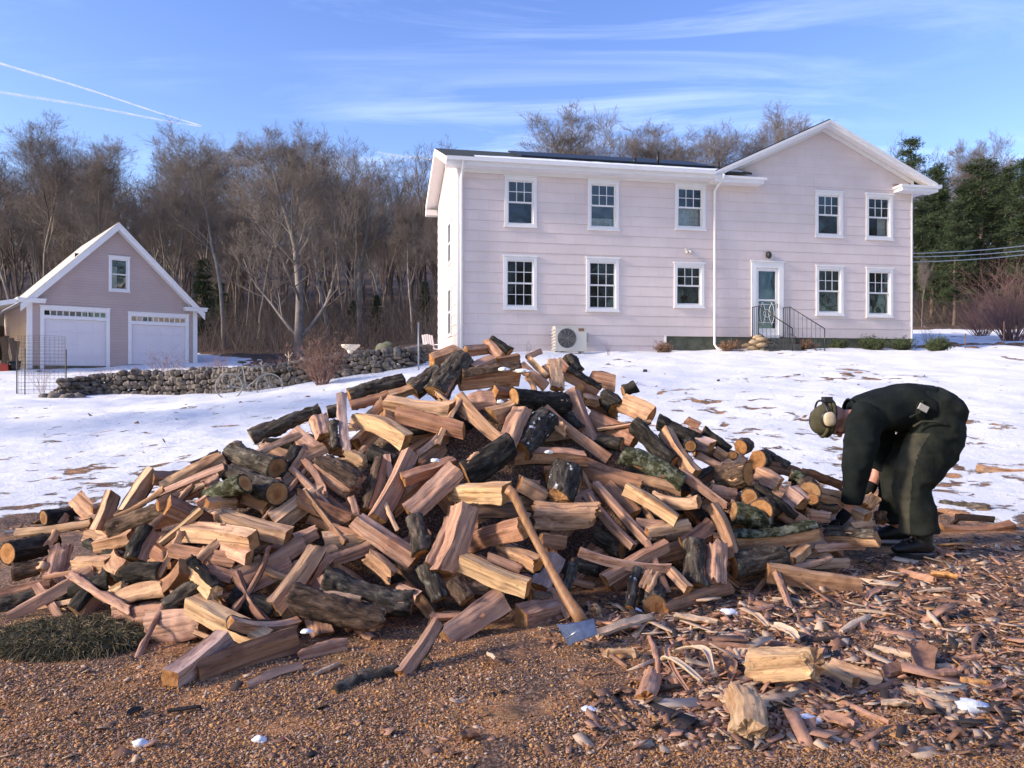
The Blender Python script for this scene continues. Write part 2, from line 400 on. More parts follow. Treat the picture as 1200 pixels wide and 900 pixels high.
def pile_mound(X, Y):
    """chips and soil that have built up under the pile: lies well below the logs"""
    px = CX+F*X/np.maximum(Y, .5)
    yt, yb, Yt, Yb = pile_depths(px)
    H = CZ+(HY-yt)/F*Yt
    inner = sstep(Yb+.30, Yt, Y); back = 1-sstep(Yt+.25, Yt+1.7, Y)
    edge = sstep(-60, 60, px)*(1-sstep(1010, 1080, px))
    return np.maximum(0, H-.30)*inner*back*edge*((Y > 2.5) & (Y < 9))
def gz(x, y): return float(ground_z(np.array([x]), np.array([y]))[0])

def build_ground():
    ys = [-6.]
    while ys[-1] < 1500:
        y = ys[-1]; ys.append(y+(.5 if y < 1 else .036 if y < 9 else .036*(y/9)**1.6 if y < 60 else y*.06))
    ys = np.array(ys)
    nx = 420; u = np.linspace(-1, 1, nx)
    s = np.sign(u)*np.abs(u)**1.12
    G = np.zeros((len(ys), nx, 3))
    for i, y in enumerate(ys):
        half = max(6.0, abs(y)*1.15+2.0)
        if y > 60: half = y*1.6
        G[i,:,0] = s*half; G[i,:,1] = y
    X, Y = G[:,:,0], G[:,:,1]
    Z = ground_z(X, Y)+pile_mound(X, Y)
    px = CX+F*X/np.maximum(Y, .5)
    # snow map
    edge = np.interp(px, [-200,0,200,400,700,950,1050,1150,1300], [5.6,5.5,6.5,7.6,7.8,7.3,6.5,5.8,5.5])
    n = fbm(X*1.1, Y*1.1, 0, 21, 4)
    sn = sstep(edge-1.3, edge+.9, Y+n*.9)
    sn = sn*.62
    sn = np.where(Y > edge+1.0, .765-.15*np.exp(-(Y-edge)/5.0)-.13*sstep(.1, .6, fbm(X*.35, Y*.35, 0, 33, 3)), sn)
    # faint snow remains on the near ground
    sn = np.maximum(sn, .30+.24*fbm(X*2.2, Y*2.2, 0, 44, 4)*(Y < 6))
    leaf = sstep(26.5, 28.5, Y)*sstep(-8.2, -10.2, -X*0-20+0*X)  # placeholder, set below
    ed = np.interp(X, [-40,-18,-14,-11,-7,-4,-2,4,12,20], [44,46,41,32.5,30.5,28,30,46,46,44])
    leaf = sstep(ed-1.0, ed+1.5, Y+n*1.5)
    sn = np.where(leaf > .3, .36+.16*fbm(X*.25, Y*.25, 0, 8, 3), sn)
    ns = sstep(2.5, 6, Y)
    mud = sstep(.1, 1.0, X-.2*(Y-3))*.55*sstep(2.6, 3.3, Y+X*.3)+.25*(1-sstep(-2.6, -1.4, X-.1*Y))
    mound_soil = sstep(-.3, .25, Z-ground_z(X, Y))  # dark soil colour, strongest over the mound under the pile
    mud = np.maximum(mud, mound_soil)
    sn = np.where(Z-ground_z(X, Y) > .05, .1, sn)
    Z = Z+.035*sstep(.45, .6, sn)*(Y < 40)
    G[:,:,2] = Z
    b = MB(); 
    a, c = G.shape[:2]
    idx = np.arange(a*c).reshape(a, c)
    q = np.stack([idx[:-1,:-1], idx[:-1,1:], idx[1:,1:], idx[1:,:-1]], -1).reshape(-1, 4)
    me = bpy.data.meshes.new('ground')
    me.vertices.add(a*c); me.vertices.foreach_set('co', G.reshape(-1))
    me.loops.add(len(q)*4); me.loops.foreach_set('vertex_index', q.ravel())
    me.polygons.add(len(q)); me.polygons.foreach_set('loop_start', np.arange(len(q))*4)
    me.polygons.foreach_set('use_smooth', np.ones(len(q), bool))
    me.update(calc_edges=True)
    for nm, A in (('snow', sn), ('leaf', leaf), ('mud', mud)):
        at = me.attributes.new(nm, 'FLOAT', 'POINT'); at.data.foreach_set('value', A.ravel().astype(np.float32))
    me.materials.append(M_ground)
    o = bpy.data.objects.new('ground', me); COL.objects.link(o); tag(o, kind='structure')
    return o
build_ground()
# ---------------------------------------------------------------- split firewood
def arc(a0, a1, n, ru, rv, cu=0, cv=0):
    t = np.linspace(R(a0), R(a1), n); return np.stack([cu+ru*np.cos(t), cv+rv*np.sin(t)], 1)
def section(kind, rg):
    j = lambda s=.05: rg.uniform(-s, s)
    if kind == 'O':
        return [(arc(0, 360, 25, .5, .5*rg.uniform(.9,1.08)), 'b')], (j(), j())
    if kind == 'F':
        h = .52*rg.uniform(.75, 1.1); k = .10+j(.05)
        return [(np.array([(.5, -.06), (j(.2), k), (-.5, -.02+j(.04))]), 'w'), (np.array([(-.5,-.02),(-.47,-.2)]), 'w'),
                (np.concatenate([[(-.47,-.2)], arc(205, 335, 9, .5, h), [(.47,-.2)]]), 'b'), (np.array([(.47,-.2),(.5,-.06)]), 'w')], (j(.1), .1)
    if kind == 'B':
        h = .46*rg.uniform(.8, 1.1)
        return [(np.concatenate([[(.5, -.08)], arc(18, 162, 13, .5, h), [(-.5,-.08)]]), 'b'), (np.array([(-.5,-.08),(-.3,-.32+j()),(.3,-.3+j()),(.5,-.08)]), 'w')], (j(.1), -.3)
    if kind == 'T':
        r = (.12+j(.14), .38+j(.06))
        return [(np.array([(.5,-.16), r]), 'w'), (np.array([r, (-.5,-.08)]), 'w'),
                (np.concatenate([[(-.5,-.08)], arc(205, 335, 9, .48, .45), [(.5,-.16)]]), 'b')], r
    if kind == 'K':
        a, b_, c, d = (.5,-.14+j()), (.16+j(.1),.36+j()), (-.5,.14+j()), (-.26+j(.1),-.36)
        return [(np.array([a, b_]), 'w'), (np.array([b_, c]), 'w'), (np.array([c, d]), 'w'), (np.array([d, a]), 'b' if rg.random() < .6 else 'w')], (.1, .3)
    if kind == 'Q':
        r = (.0+j(.12), .34+j())
        return [(np.concatenate([[(.5,-.2)], arc(-10, 88, 9, .5, .36, 0, .0)[1:-1], [r]]), 'b'), (np.array([r, (-.5, .02)]), 'w'), (np.array([(-.5,.02),(-.15,-.36)]), 'w'), (np.array([(-.15,-.36),(.5,-.2)]), 'w')], (-.3, -.2)
    # 'P' thin plank
    t = .24
    return [(np.array([(.5,-.02),(0,.06+j(.03)),(-.5,.03)]), 'w'), (np.array([(-.5,.03),(-.48,-t)]), 'w'), (np.array([(-.48,-t),(0,-t-.05),(.48,-t)]), 'b' if rg.random()<.5 else 'w'), (np.array([(.48,-t),(.5,-.02)]), 'w')], (0, .4)

def resample(P, n):
    P = np.asarray(P, float); d = np.r_[0, np.cumsum(np.linalg.norm(np.diff(P, axis=0), axis=1))]
    t = np.linspace(0, d[-1], n+1); return np.stack([np.interp(t, d, P[:,0]), np.interp(t, d, P[:,1])], 1)

LOGN = [0]
def make_log(name, L, w, kind, tone, bark, seed, torn=0.0, bend=None, depth=1.0, bark_cover=1.0):
    """returns wood object (local x along the grain) with a bark child where it has bark"""
    rg = random.Random(seed*977+13)
    edges, pith = section(kind, rg)
    allp = np.concatenate([e[0] for e in edges])
    area = .5*np.sum(allp[:,0]*np.roll(allp[:,1], -1)-np.roll(allp[:,0], -1)*allp[:,1])
    if area < 0: edges = [(e[0][::-1], e[1]) for e in edges][::-1]
    bendu = (rg.choice([rg.uniform(-.012, .012), rg.uniform(-.012,.012), rg.uniform(-.034,.034)]) if bend is None else bend)*L/.4
    bendv = rg.uniform(-.006, .006)*L/.4
    tw = rg.uniform(-.13, .13); tap = rg.uniform(-.14, .14); bump = rg.uniform(.01, .04)
    nL = max(8, int(L/.016)); sx = np.linspace(-1, 1, nL+1)
    sd = seed % 9973
    def place(P, off=None):
        """P: [n,2] section points -> grid [nL+1, n, 3]"""
        P = P*w*np.array([1, depth])
        Gx = sx[:,None]*L/2*np.ones(len(P))
        sc = 1+tap*sx[:,None]+bump*vn(sx[:,None]*1.7+sd, 0.5, 0, 3)
        a = tw*sx[:,None]
        u = P[None,:,0]*sc; v = P[None,:,1]*sc
        uu = u*np.cos(a)-v*np.sin(a)+bendu*(1-sx[:,None]**2)*1.0; vv = u*np.sin(a)+v*np.cos(a)+bendv*(1-sx[:,None]**2)
        # slow wander along the grain, the same for every point of the section
        uu = uu+.0045*w/.1*vn(sx[:,None]*2.1+sd*.37, 3.3, 0, 5); vv = vv+.004*w/.1*vn(sx[:,None]*2.4+sd*.71, 7.7, 0, 6)
        # end cuts tilted a little, or torn
        t1 = rg_t[0]*P[None,:,0]+rg_t[1]*P[None,:,1]; t2 = rg_t[2]*P[None,:,0]+rg_t[3]*P[None,:,1]
        e1 = sstep(.6, 1, sx)[:,None]; e2 = sstep(.6, 1, -sx)[:,None]
        jag = torn*(.05*np.abs(vn(P[None,:,0]*55+sd, P[None,:,1]*55, 0, 8))+.03*vn(P[None,:,0]*18+sd, P[None,:,1]*18, 0, 9))
        Gx = Gx+e1*(t1-jag)+e2*(-t2+jag)
        return np.stack([Gx, uu, vv], -1)
    rg_t = [rg.uniform(-.25, .25) for _ in range(4)]
    mb = MB(); mb.uv = []
    ring = []
    barks = []
    for ei, (P, tg) in enumerate(edges):
        seglen = np.sum(np.linalg.norm(np.diff(P*w, axis=0), axis=1))
        n = max(2, int(seglen/(.009 if tg == 'w' else .014)))
        Q = resample(P, n); G = place(Q)
        if tg == 'w':
            T = np.gradient(Q, axis=0); Nn = np.stack([T[:,1], -T[:,0]], 1); Nn /= np.linalg.norm(Nn, axis=1)[:,None]+1e-9
            s = np.linspace(0, 1, n+1); env = np.sin(np.pi*s)**.35
            q = s*seglen
            amp = (.0022+.0045*torn)*np.ones(1)
            d = amp*vn(q[None,:]*120+sd, sx[:,None]*1.6*L/.4, ei, 11)*1.0+(.0035+.006*torn)*vn(q[None,:]*38+sd, sx[:,None]*2.2*L/.4, ei, 12)+.004*vn(q[None,:]*14, sx[:,None]*4+sd, ei, 13)
            if torn: d = d+torn*.012*np.abs(vn(q[None,:]*30+sd, sx[:,None]*5, ei, 14))
            d = d*env[None,:]
            G[:,:,1] += d*Nn[None,:,0]; G[:,:,2] += d*Nn[None,:,1]
        a, c = G.shape[:2]
        idx = np.arange(a*c).reshape(a, c)
        Fc = np.stack([idx[:-1,:-1], idx[:-1,1:], idx[1:,1:], idx[1:,:-1]], -1).reshape(-1, 4)
        mb.add(G.reshape(-1,3), Fc.tolist(), 0, True)
        mb.uv.append(np.repeat(Q[None], a, 0).reshape(-1, 2)*w)
        ring.append(G[:, :-1])
        if tg == 'b': barks.append((P, seglen))
    Rg = np.concatenate(ring, 1)   # [nL+1, m, 3]
    for end in (0, -1):
        B = Rg[end]; c0 = B.mean(0); m = len(B); V = [c0]
        rows = [B*t+c0*(1-t) for t in (.35, .7, 1.0)]
        V = np.concatenate([[c0]]+rows)
        rr = V[:,1:]-0
        V[:,0] += (.0018 if not torn else .012*torn)*vn(V[:,1]*70+sd, V[:,2]*70, end, 21)*np.r_[1, np.ones(2*m), np.zeros(m)]
        Fc = []
        for k in range(m):
            k2 = (k+1) % m
            Fc.append((0, 1+k, 1+k2))
            for r_ in range(2):
                o = 1+r_*m; Fc.append((o+k, o+m+k, o+m+k2, o+k2))
        if end == 0: Fc = [f[::-1] for f in Fc]
        mb.add(V, Fc, 1 if torn < .75 else 0, False)
        mb.uv.append(V[:,1:]-np.array(pith)*w*np.array([1, depth]))
    o = mb.build(name, [M_wood, M_end])
    k = rg.uniform(.86, 1.12); t = TONES[tone]; wm = rg.uniform(-.03, .03)
    o.color = (t[0]*k*(1+wm), t[1]*k, t[2]*k*(1-wm*1.5), 1)
    if barks and bark:
        mb2 = MB()
        for P, sl in barks:
            closed = kind == 'O'
            n = max(6, int(sl/.008))
            Q = resample(P, n)
            T = np.gradient(Q, axis=0)
            if closed: T[0] = T[-1] = (T[0]+T[-1])/2
            Nn = np.stack([T[:,1], -T[:,0]], 1); Nn /= np.linalg.norm(Nn, axis=1)[:,None]+1e-9
            th = .010 if bark != 'g' else .012
            G0 = place(Q); q = np.linspace(0, 1, n+1)*sl*100
            if closed:
                ang = np.linspace(0, 2*np.pi, n+1); ca, sa = np.cos(ang)*sl*16, np.sin(ang)*sl*16
                f1 = 1-np.abs(vn(ca[None,:]*1.6+sd, sa[None,:]*1.6, sx[:,None]*L*13, 31)); f2 = vn(ca[None,:]*.6+sd, sa[None,:]*.6, sx[:,None]*L*6, 32)
            else:
                f1 = 1-np.abs(vn(q[None,:]*.62+sd+sx[:,None]*.8, sx[:,None]*L*13, 0, 31)*1.0); f2 = vn(q[None,:]*.25+sd, sx[:,None]*L*7, 0, 32)
            d = th*(.55+1.05*(f1**2-.35)+.5*f2)
            if bark_cover < 1: d = np.where(vn(q[None,:]*.2+sd, sx[:,None]*L*8, 0, 33)*.5+.5 > bark_cover, -.002, d)
            G1 = G0.copy(); G1[:,:,1] += d*Nn[None,:,0]; G1[:,:,2] += d*Nn[None,:,1]
            if not closed:
                G1 = np.concatenate([G0[:,:1], G1, G0[:,-1:]], 1); 
            lo = G1[:1].copy(); hi = G1[-1:].copy()
            core0 = (G0[:1] if closed else np.concatenate([G0[:1,:1], G0[:1], G0[:1,-1:]], 1)); core1 = (G0[-1:] if closed else np.concatenate([G0[-1:,:1], G0[-1:], G0[-1:,-1:]], 1))
            G1 = np.concatenate([core0, G1, core1], 0)
            mb2.grid(G1, 0, True)
        # faces from grid() run (i,j),(i,j+1).. = outward for CCW loops
        c = mb2.build('bark', [M_bark[bark]], o)
        c.color = o.color
    return o

def put_log(x1, y1, x2, y2, w, kind, tone, bark, near=0, dz=0.0, label='', torn=0.0, roll=None, L=None, name='split_log', bend=None, depth=1.0, cat='split log', group='split logs heaped in the firewood pile', cover=1.0, ground=False):
    LOGN[0] += 1; seed = LOGN[0]
    rg = random.Random(seed*31+5)
    cx, cy = (x1+x2)/2, (y1+y2)/2
    if ground:
        hh = w*3/F/2*.7
        Yc = (CZ-hh)*F/(cy-HY)
        Y1 = (CZ-hh)*F/(max(y1, HY+5)-HY); Y2 = (CZ-hh)*F/(max(y2, HY+5)-HY)
    else:
        Yc = surf_depth(cx, cy); Y1 = surf_depth(x1, y1); Y2 = surf_depth(x2, y2)
        Y1, Y2 = Yc+(Y1-Yc)*.75, Yc+(Y2-Yc)*.75
    Lt = L or rg.uniform(.39, .46)
    lp = math.hypot(x2-x1, y2-y1)*Yc/F
    if near:
        if near == 2: dY = math.sqrt(max(0, Lt**2-lp**2))
        else: dY = min(math.sqrt(max(.0, Lt**2-lp**2)), .85*lp)
        Y1, Y2 = Yc-dY/2, Yc+dY/2
        if near == 2: Y1 += .10; Y2 += .10
    Y1 -= dz; Y2 -= dz
    p1, p2 = PX(x1, y1, Y1), PX(x2, y2, Y2)
    A = p2-p1; Ln = A.length; A.normalize(); C_ = (p1+p2)/2
    toc = (Vector((0,0,CZ))-C_).normalized()
    V = (toc-A*toc.dot(A)); V.normalize()
    U = V.cross(A)
    # want U to point up in the picture (or left when the log stands upright)
    upness = U.z if abs(U.z) > .25 else -U.x
    if upness < 0: U = -U; A2 = U.cross(V)
    else: A2 = U.cross(V)
    W = w*.93*C_.y/F
    o = make_log(name, Ln, W, kind, tone, bark, seed, torn, bend, depth, cover)
    M = Matrix((A2, U, V)).transposed()
    rl = roll if roll is not None else rg.uniform(-10, 10)
    M = M @ Matrix.Rotation(R(rl), 3, 'X')
    C_ = C_-V*W*.12
    # keep it above the ground
    zs = []
    for vx in (-1, 1):
        for q in ((.4,.0),(-.4,0),(0,.3),(0,-.3)):
            p = C_+M@Vector((vx*Ln/2, q[0]*W, q[1]*W)); zs.append(p.z-gz(p.x, p.y))
    lo = min(zs)
    if lo < -.012: C_.z += -.012-lo
    if ground and lo > .0: C_.z -= lo
    o.rotation_mode = 'QUATERNION'; o.rotation_quaternion = M.to_quaternion(); o.location = C_
    tag(o, label, cat, group)
    return o

# x1 y1 (nearer / visible cut end) x2 y2 width kind tone bark near lift label torn
LOGS = [
 # ---- left tail of the pile
 (52,607,99,602,19,'O','tan','k',1,.02,'dark round log with ringed orange end beside snow at far left'),
 (105,613,16,625,10,'F','pale','k',0,.0,'long thin tan plank lying across two dark round logs'),
 (10,648,66,634,25,'O','tan','k',1,.0,'thick black-barked round log, pale end at left frame edge'),
 (14,670,56,660,17,'B','brown','b',0,.0,'smooth brown-barked log low at the left frame edge'),
 (0,696,58,684,11,'F','red','b',0,.0,'reddish flat split running out of the left frame edge',0),
 (-6,712,47,699,19,'B','brown','g',0,.0,'grey-barked log half out of the frame, just above the grass clump'),
 (9,727,108,672,15,'P','pink','',0,.05,'long curved pink plank whose tip points at the grass clump'),
 (42,712,116,697,6,'P','pale','',0,.06,'thin pale strip just above the grass clump'),
 (66,702,132,680,22,'B','dark','k',0,.02,'charred black half log framed by a curved pink plank'),
 (73,636,62,682,24,'F','pink','',0,.06,'frayed twisted pink splinter standing upright at the left tail',.9),
 (56,655,48,672,12,'F','pale','',0,.06,'small torn pale chip leaning on the frayed splinter',1),
 (128,660,86,660,22,'K','pale','b',1,.03,'short pale block with shaded square end at left tail'),
 (146,664,138,640,28,'T','tan','k',2,.05,'triangular orange end of a black-barked wedge'),
 (111,640,152,630,20,'K','tan','b',0,.03,'orange-pink block under the big ridged bark log'),
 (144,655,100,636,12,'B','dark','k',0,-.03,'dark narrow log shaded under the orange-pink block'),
 (115,621,133,577,19,'T','pale','k',0,.05,'upright pale plank with square foot, left one of a pair'),
 (147,601,180,553,20,'T','pale','k',0,.07,'upright pale plank with black bark side, right one of a pair'),
 (108,597,136,588,13,'K','tan','k',1,.0,'small orange end peeping behind the paired upright planks'),
 (129,626,214,598,30,'Q','pink','b',0,.04,'large log of deeply ridged brown bark under a pink split face'),
 (160,655,176,622,27,'Q','pink','k',1,.07,'curved pink quarter log with notched foot at left'),
 (188,672,140,675,23,'B','dark','k',0,.04,'charred black lump between orange split faces'),
 (130,708,190,692,22,'F','tan','b',0,.03,'orange flat split with frayed yellow left tip',.4),
 (124,700,148,688,18,'F','yell','',0,.05,'crumpled yellow splinter chunk above the grass clump',1),
 (214,668,172,700,28,'T','brown','',1,.05,'brown triangular wedge above a grey barked log'),
 (196,712,238,684,19,'B','dark','g',0,.08,'grey-barked wedge pointing up right below the charred hollow log'),
 (126,734,203,724,26,'F','pink','b',0,.02,'flat pink plank capped with brown bark beside the grass'),
 (165,746,232,737,42,'F','pink','',0,.05,'broad pink slab with swirling grain standing on the sawdust',.3),
 # ---- left flank
 (323,549,270,533,24,'O','tan','g',1,.06,'upper grey-barked round log with hollow amber end'),
 (323,578,268,553,24,'O','tan','g',1,.10,'lower grey-barked round log with ringed amber end'),
 (286,567,238,586,20,'O','tan','m',1,.13,'lichened round branch whose ringed end faces the camera'),
 (272,520,296,540,14,'B','brown','g',0,.0,'peaked bark stub poking above the two amber-ended logs'),
 (262,536,190,575,20,'F','pale','k',0,.02,'long pale plank rising to the round grey logs'),
 (264,549,184,584,17,'T','pink','k',0,.06,'streaky mauve plank lying along the long pale plank'),
 (187,592,240,571,15,'F','tan','b',1,.07,'tan wedge end under the streaky mauve plank'),
 (258,532,226,547,9,'B','dark','k',0,-.03,'thin dark bark strip on the snowy skyline of left flank'),
 (180,560,211,560,20,'K','brown','b',1,.0,'brown block lying on top between upright and streaky planks'),
 (243,590,276,588,15,'K','tan','b',1,.12,'small orange square end under the lichened branch'),
 (231,592,244,583,12,'K','pink','',0,.09,'little pink striped block left of the small orange end'),
 (315,594,279,580,22,'F','brown','b',0,.09,'rough brown triangular split under the amber-ended logs',.4),
 (258,560,238,570,18,'F','pink','',0,.03,'short pinkish split tucked below the long pale plank'),
 (336,628,254,603,25,'K','pale','b',1,.12,'long pale knotty block with shaded grey square end'),
 (295,633,213,622,27,'K','pale','b',1,.10,'pale block with wavy grain below the knotty block'),
 (236,598,188,637,9,'T','yell','k',0,.10,'slim yellow-white stick slanting beside the wavy pale block'),
 (250,606,262,600,12,'K','pale','',0,.09,'small pale nub between the slim stick and knotty block'),
 (197,644,274,656,19,'F','red','b',0,.10,'reddish-brown plank under the wavy pale block'),
 (290,652,260,641,20,'K','pink','b',1,.13,'short block with a square tan end by reddish-brown plank'),
 (252,696,216,656,22,'Q','yell','k',1,.14,'hollow charred log edged with curled yellow wood',.8),
 (240,668,272,676,16,'F','pink','k',0,.07,'pink sliver behind the curled hollow log'),
 (276,676,356,632,21,'F','pink','b',0,.10,'long pinkish plank slanting up right at left flank centre'),
 (289,686,342,660,22,'F','pink','b',0,.06,'rosy split under the long slanting pinkish plank'),
 (322,712,374,638,25,'F','pale','b',0,.16,'broad pale pink plank standing steeply, foot on the bark'),
 (360,680,389,651,14,'F','pink','',0,.10,'narrow pink plank just right of the steep broad plank'),
 (345,634,373,622,19,'K','pink','',0,.08,'pink square block above the steep broad plank'),
 (322,614,377,572,28,'K','pale','b',0,.08,'wide stepped pale-orange plank rising right of knotty block'),
 (376,566,330,610,12,'F','pale','k',0,.05,'thin pale plank resting on the wide stepped plank'),
 (343,580,415,611,20,'F','brown','k',0,.16,'curved charred bark shard across the stepped plank',.7),
 (331,562,352,527,20,'Q','pale','k',1,.07,'black-barked wedge with a pale face right of amber ends'),
 (329,569,367,552,14,'F','pink','k',0,.06,'pinkish plank over dark bark below the black-barked wedge'),
 (304,520,340,536,15,'F','pale','b',0,.03,'pale flat split with small knot hole near the skyline'),
 (294,512,375,480,16,'B','brown','g',0,.03,'long gnarled grey branch along the snow on left skyline'),
 (309,518,345,523,12,'B','brown','k',0,.02,'dark curved bark piece under the long gnarled branch'),
 (378,512,372,487,22,'K','pink','b',1,.09,'upright block with mauve face and brown foot near skyline'),
 (340,505,364,526,26,'F','pink','',0,.03,'mauve-pink slab left of the upright mauve block'),
 (350,538,382,524,14,'F','tan','',0,.06,'flat tan piece beneath the upright mauve block'),
 (393,526,391,494,10,'B','dark','g',0,.08,'narrow dark bark log right of the upright mauve block'),
 (400,459,406,528,12,'F','grey','',0,.14,'tall thin weathered plank standing upright against the snow'),
 (404,532,428,545,19,'K','yell','',0,.16,'splintered yellow chunk at foot of tall thin plank',1),
 (371,544,418,571,36,'Q','pink','b',0,.14,'large torn stump piece with bark and ragged pale face',.8),
 (475,517,413,492,25,'K','yell','b',1,.12,'cream-yellow block with straight rectangular faces, left of centre'),
 (409,464,473,447,17,'B','brown','g',1,.02,'long dark bark log reaching over the snow on upper left'),
 (411,475,456,463,13,'F','red','b',0,.02,'reddish split under the long dark bark log'),
 (384,484,401,480,13,'B','dark','g',0,.0,'short dark stub left of the tall thin plank top'),
 (432,488,451,470,12,'F','tan','b',0,.04,'small tan plank slanting behind the cream-yellow block'),
 (416,502,436,490,10,'P','pink','',0,.05,'pink sliver touching the cream-yellow block left end'),
 (442,606,482,528,24,'T','pink','b',0,.16,'long pink wedge with pale stripe pointing up right'),
 (433,598,448,538,20,'Q','red','b',0,.10,'rough red split with bark patch left of striped wedge'),
 (458,560,453,532,8,'P','pink','',0,.12,'thin pink slat beside the rough red split'),
 (432,530,464,542,20,'B','dark','k',0,.06,'dark scaly bark chunk below the cream-yellow block'),
 (411,580,418,606,7,'P','pink','',0,.10,'slender curled pink sliver below torn stump piece',.5),
 (487,657,417,608,26,'K','pink','b',1,.20,'thick pink block slanting down to a broad brown end'),
 (379,633,443,627,25,'K','pale','b',0,.10,'pale orange split left of the thick slanting block'),
 (389,656,441,638,16,'F','pink','b',0,.12,'flat pinkish plank under the pale orange split'),
 (431,652,458,676,22,'T','tan','k',0,.13,'torn orange wedge under the thick slanting block',.8),
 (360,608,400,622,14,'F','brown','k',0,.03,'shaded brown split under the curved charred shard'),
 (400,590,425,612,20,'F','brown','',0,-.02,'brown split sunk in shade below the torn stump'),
 # ---- front foot, left
 (483,708,379,676,29,'B','pale','g',1,.14,'big grey bark log specked with snow, lying low'),
 (448,729,342,702,32,'B','yell','b',0,.20,'gnarled burl log with curled brown bark at the foot',.8),
 (341,700,382,712,20,'F','pale','b',0,.24,'pale split shoulder at the left of the gnarled burl',.2),
 (489,700,465,689,17,'K','pink','',1,.07,'small pink block behind the snow-specked bark log'),
 (352,772,406,758,16,'F','pink','',0,.03,'bent pink offcut lying on the sawdust',.6),
 (291,804,355,779,10,'F','pink','b',0,.02,'narrow pink plank lying on the sawdust by foreground logs'),
 (392,812,420,795,10,'B','brown','g',0,.02,'pale-tipped bark-covered branch stub on the sawdust'),
 (420,796,468,786,12,'B','dark','g',0,.02,'crooked dark branch lying flat on the sawdust'),
 (469,810,514,743,18,'T','pink','b',1,.04,'slim pink wedge stretched out toward the camera, centre front'),
 (311,750,222,706,30,'K','yell','b',1,.14,'twisted cream log crossing the left foreground heap'),
 (271,729,350,731,18,'T','pink','k',1,.22,'black-barked wedge with triangular orange end on twisted log'),
 (204,806,268,752,34,'T','grey','b',1,.13,'foreground wedge with yellow triangular end, left front corner'),
 (234,797,352,757,31,'F','brown','k',0,.06,'large brown split with curved lower edge, left foreground'),
 (268,700,322,714,26,'B','dark','k',0,.05,'charred knobbly log under the steep broad plank',.4),
 (290,735,345,748,18,'B','dark','k',0,.03,'black bark slab shaded beneath the orange-ended wedge'),
 # ---- crown of the pile
 (507,424,540,412,23,'K','tan','b',1,.02,'reddish log with bright orange end at the top left'),
 (545,412,574,409,13,'K','pink','b',1,.03,'small wedge with orange end on the crest'),
 (568,396,588,419,12,'F','pink','b',0,.05,'knobbly pale plank leaning at the very top',.6),
 (575,400,596,414,14,'B','dark','k',0,.0,'dark barked piece behind the knobbly top plank'),
 (584,424,609,419,14,'K','brown','',0,.04,'brown block on the crest right of the knobbly plank'),
 (512,461,545,419,29,'B','dark','g',0,.10,'big furrowed dark bark slab leaning left at the crest'),
 (484,457,514,436,22,'B','brown','g',0,.05,'second dark bark slab left of the furrowed slab'),
 (556,432,580,421,17,'K','pink','b',1,.08,'short mauve block with brown end near the crest'),
 (540,446,609,439,28,'Q','pink','b',0,.07,'snow-topped log with pink split underside near crest'),
 (581,459,605,463,15,'K','brown','b',1,.07,'small brown block below the snow-topped log'),
 (546,473,582,470,24,'F','pink','',0,.06,'rounded pink face split in the upper middle'),
 (578,487,602,477,24,'K','tan','b',1,.10,'log with broad orange-brown end in the upper middle'),
 (534,464,584,514,17,'F','tan','b',0,.15,'long tan plank slanting down right in the upper middle'),
 (529,480,451,471,22,'K','pale','b',1,.12,'pale orange block lying level, upper left of centre'),
 (542,505,463,486,22,'F','red','b',0,.16,'reddish-brown plank just under the level pale orange block'),
 (457,464,484,456,14,'K','pale','',0,.05,'pale tip above the level pale orange block'),
 (587,533,614,475,26,'F','pink','',0,.16,'broad pink plank standing upright at upper centre',.3),
 (612,526,642,490,32,'B','dark','s',0,.11,'snow-streaked black bark log right of upright pink plank'),
 (546,556,600,520,32,'B','dark','k',0,.10,'thick dark bark log with pale frayed left edge'),
 (546,552,562,528,8,'P','pale','',0,.18,'pale frayed wood edge along the thick dark bark log',1),
 (603,466,662,474,26,'B','tan','k',1,.12,'large black-barked log with bright orange left end, near top'),
 (604,535,687,537,21,'T','pink','b',1,.14,'long level two-faced wedge at the pile centre'),
 (608,562,634,568,11,'F','pink','',0,.08,'small pink plank below the long two-faced wedge'),
 (490,532,515,512,8,'F','pink','',0,.10,'slim pink stick under the reddish-brown plank'),
 (494,544,522,520,20,'F','brown','b',0,.03,'shaded brown split under the reddish-brown plank'),
 (473,562,533,540,18,'T','red','b',1,.14,'snow-dotted red plank with square left end, centre left'),
 (617,419,636,411,7,'F','pink','',0,.02,'tiny pink plank tip on the crest right of centre'),
 (618,419,642,443,8,'F','pale','',0,.06,'slim pale plank near the crest, upper of two'),
 (609,427,640,453,13,'F','pink','b',0,.07,'wider pink plank near the crest, lower of two'),
 (653,455,647,420,19,'T','pale','',0,.12,'pale flared splinter standing upright near crest',.5),
 (637,427,646,440,10,'F','tan','k',0,.08,'small orange-brown split left of the flared splinter'),
 (653,421,667,435,11,'F','pink','k',0,.05,'short pink split right of the flared splinter'),
 (666,418,676,436,16,'B','dark','k',0,.0,'black knobbly stub on the right crest beside snow'),
 (662,437,702,457,18,'Q','pink','k',0,.08,'black-barked log with pale top edge on right crest'),
 (690,443,721,450,20,'F','pink','k',0,.02,'half-round pink face rimmed with bark on right crest'),
 (694,518,669,457,21,'T','pink','k',0,.17,'tall white-streaked pink plank right of centre top'),
 (664,486,679,505,13,'B','dark','k',0,.10,'dark bark sliver left of the white-streaked plank'),
 (637,478,713,538,13,'F','pink','k',0,.20,'long tapering plank pointing down right across the centre'),
 (653,498,664,507,12,'F','tan','',0,.25,'bright orange knotty flake on the long tapering plank',1),
 (742,514,689,488,23,'F','red','b',1,.13,'large reddish plank under the broad tan face'),
 (700,519,729,521,16,'B','dark','k',0,.17,'small black bark block below the large reddish plank'),
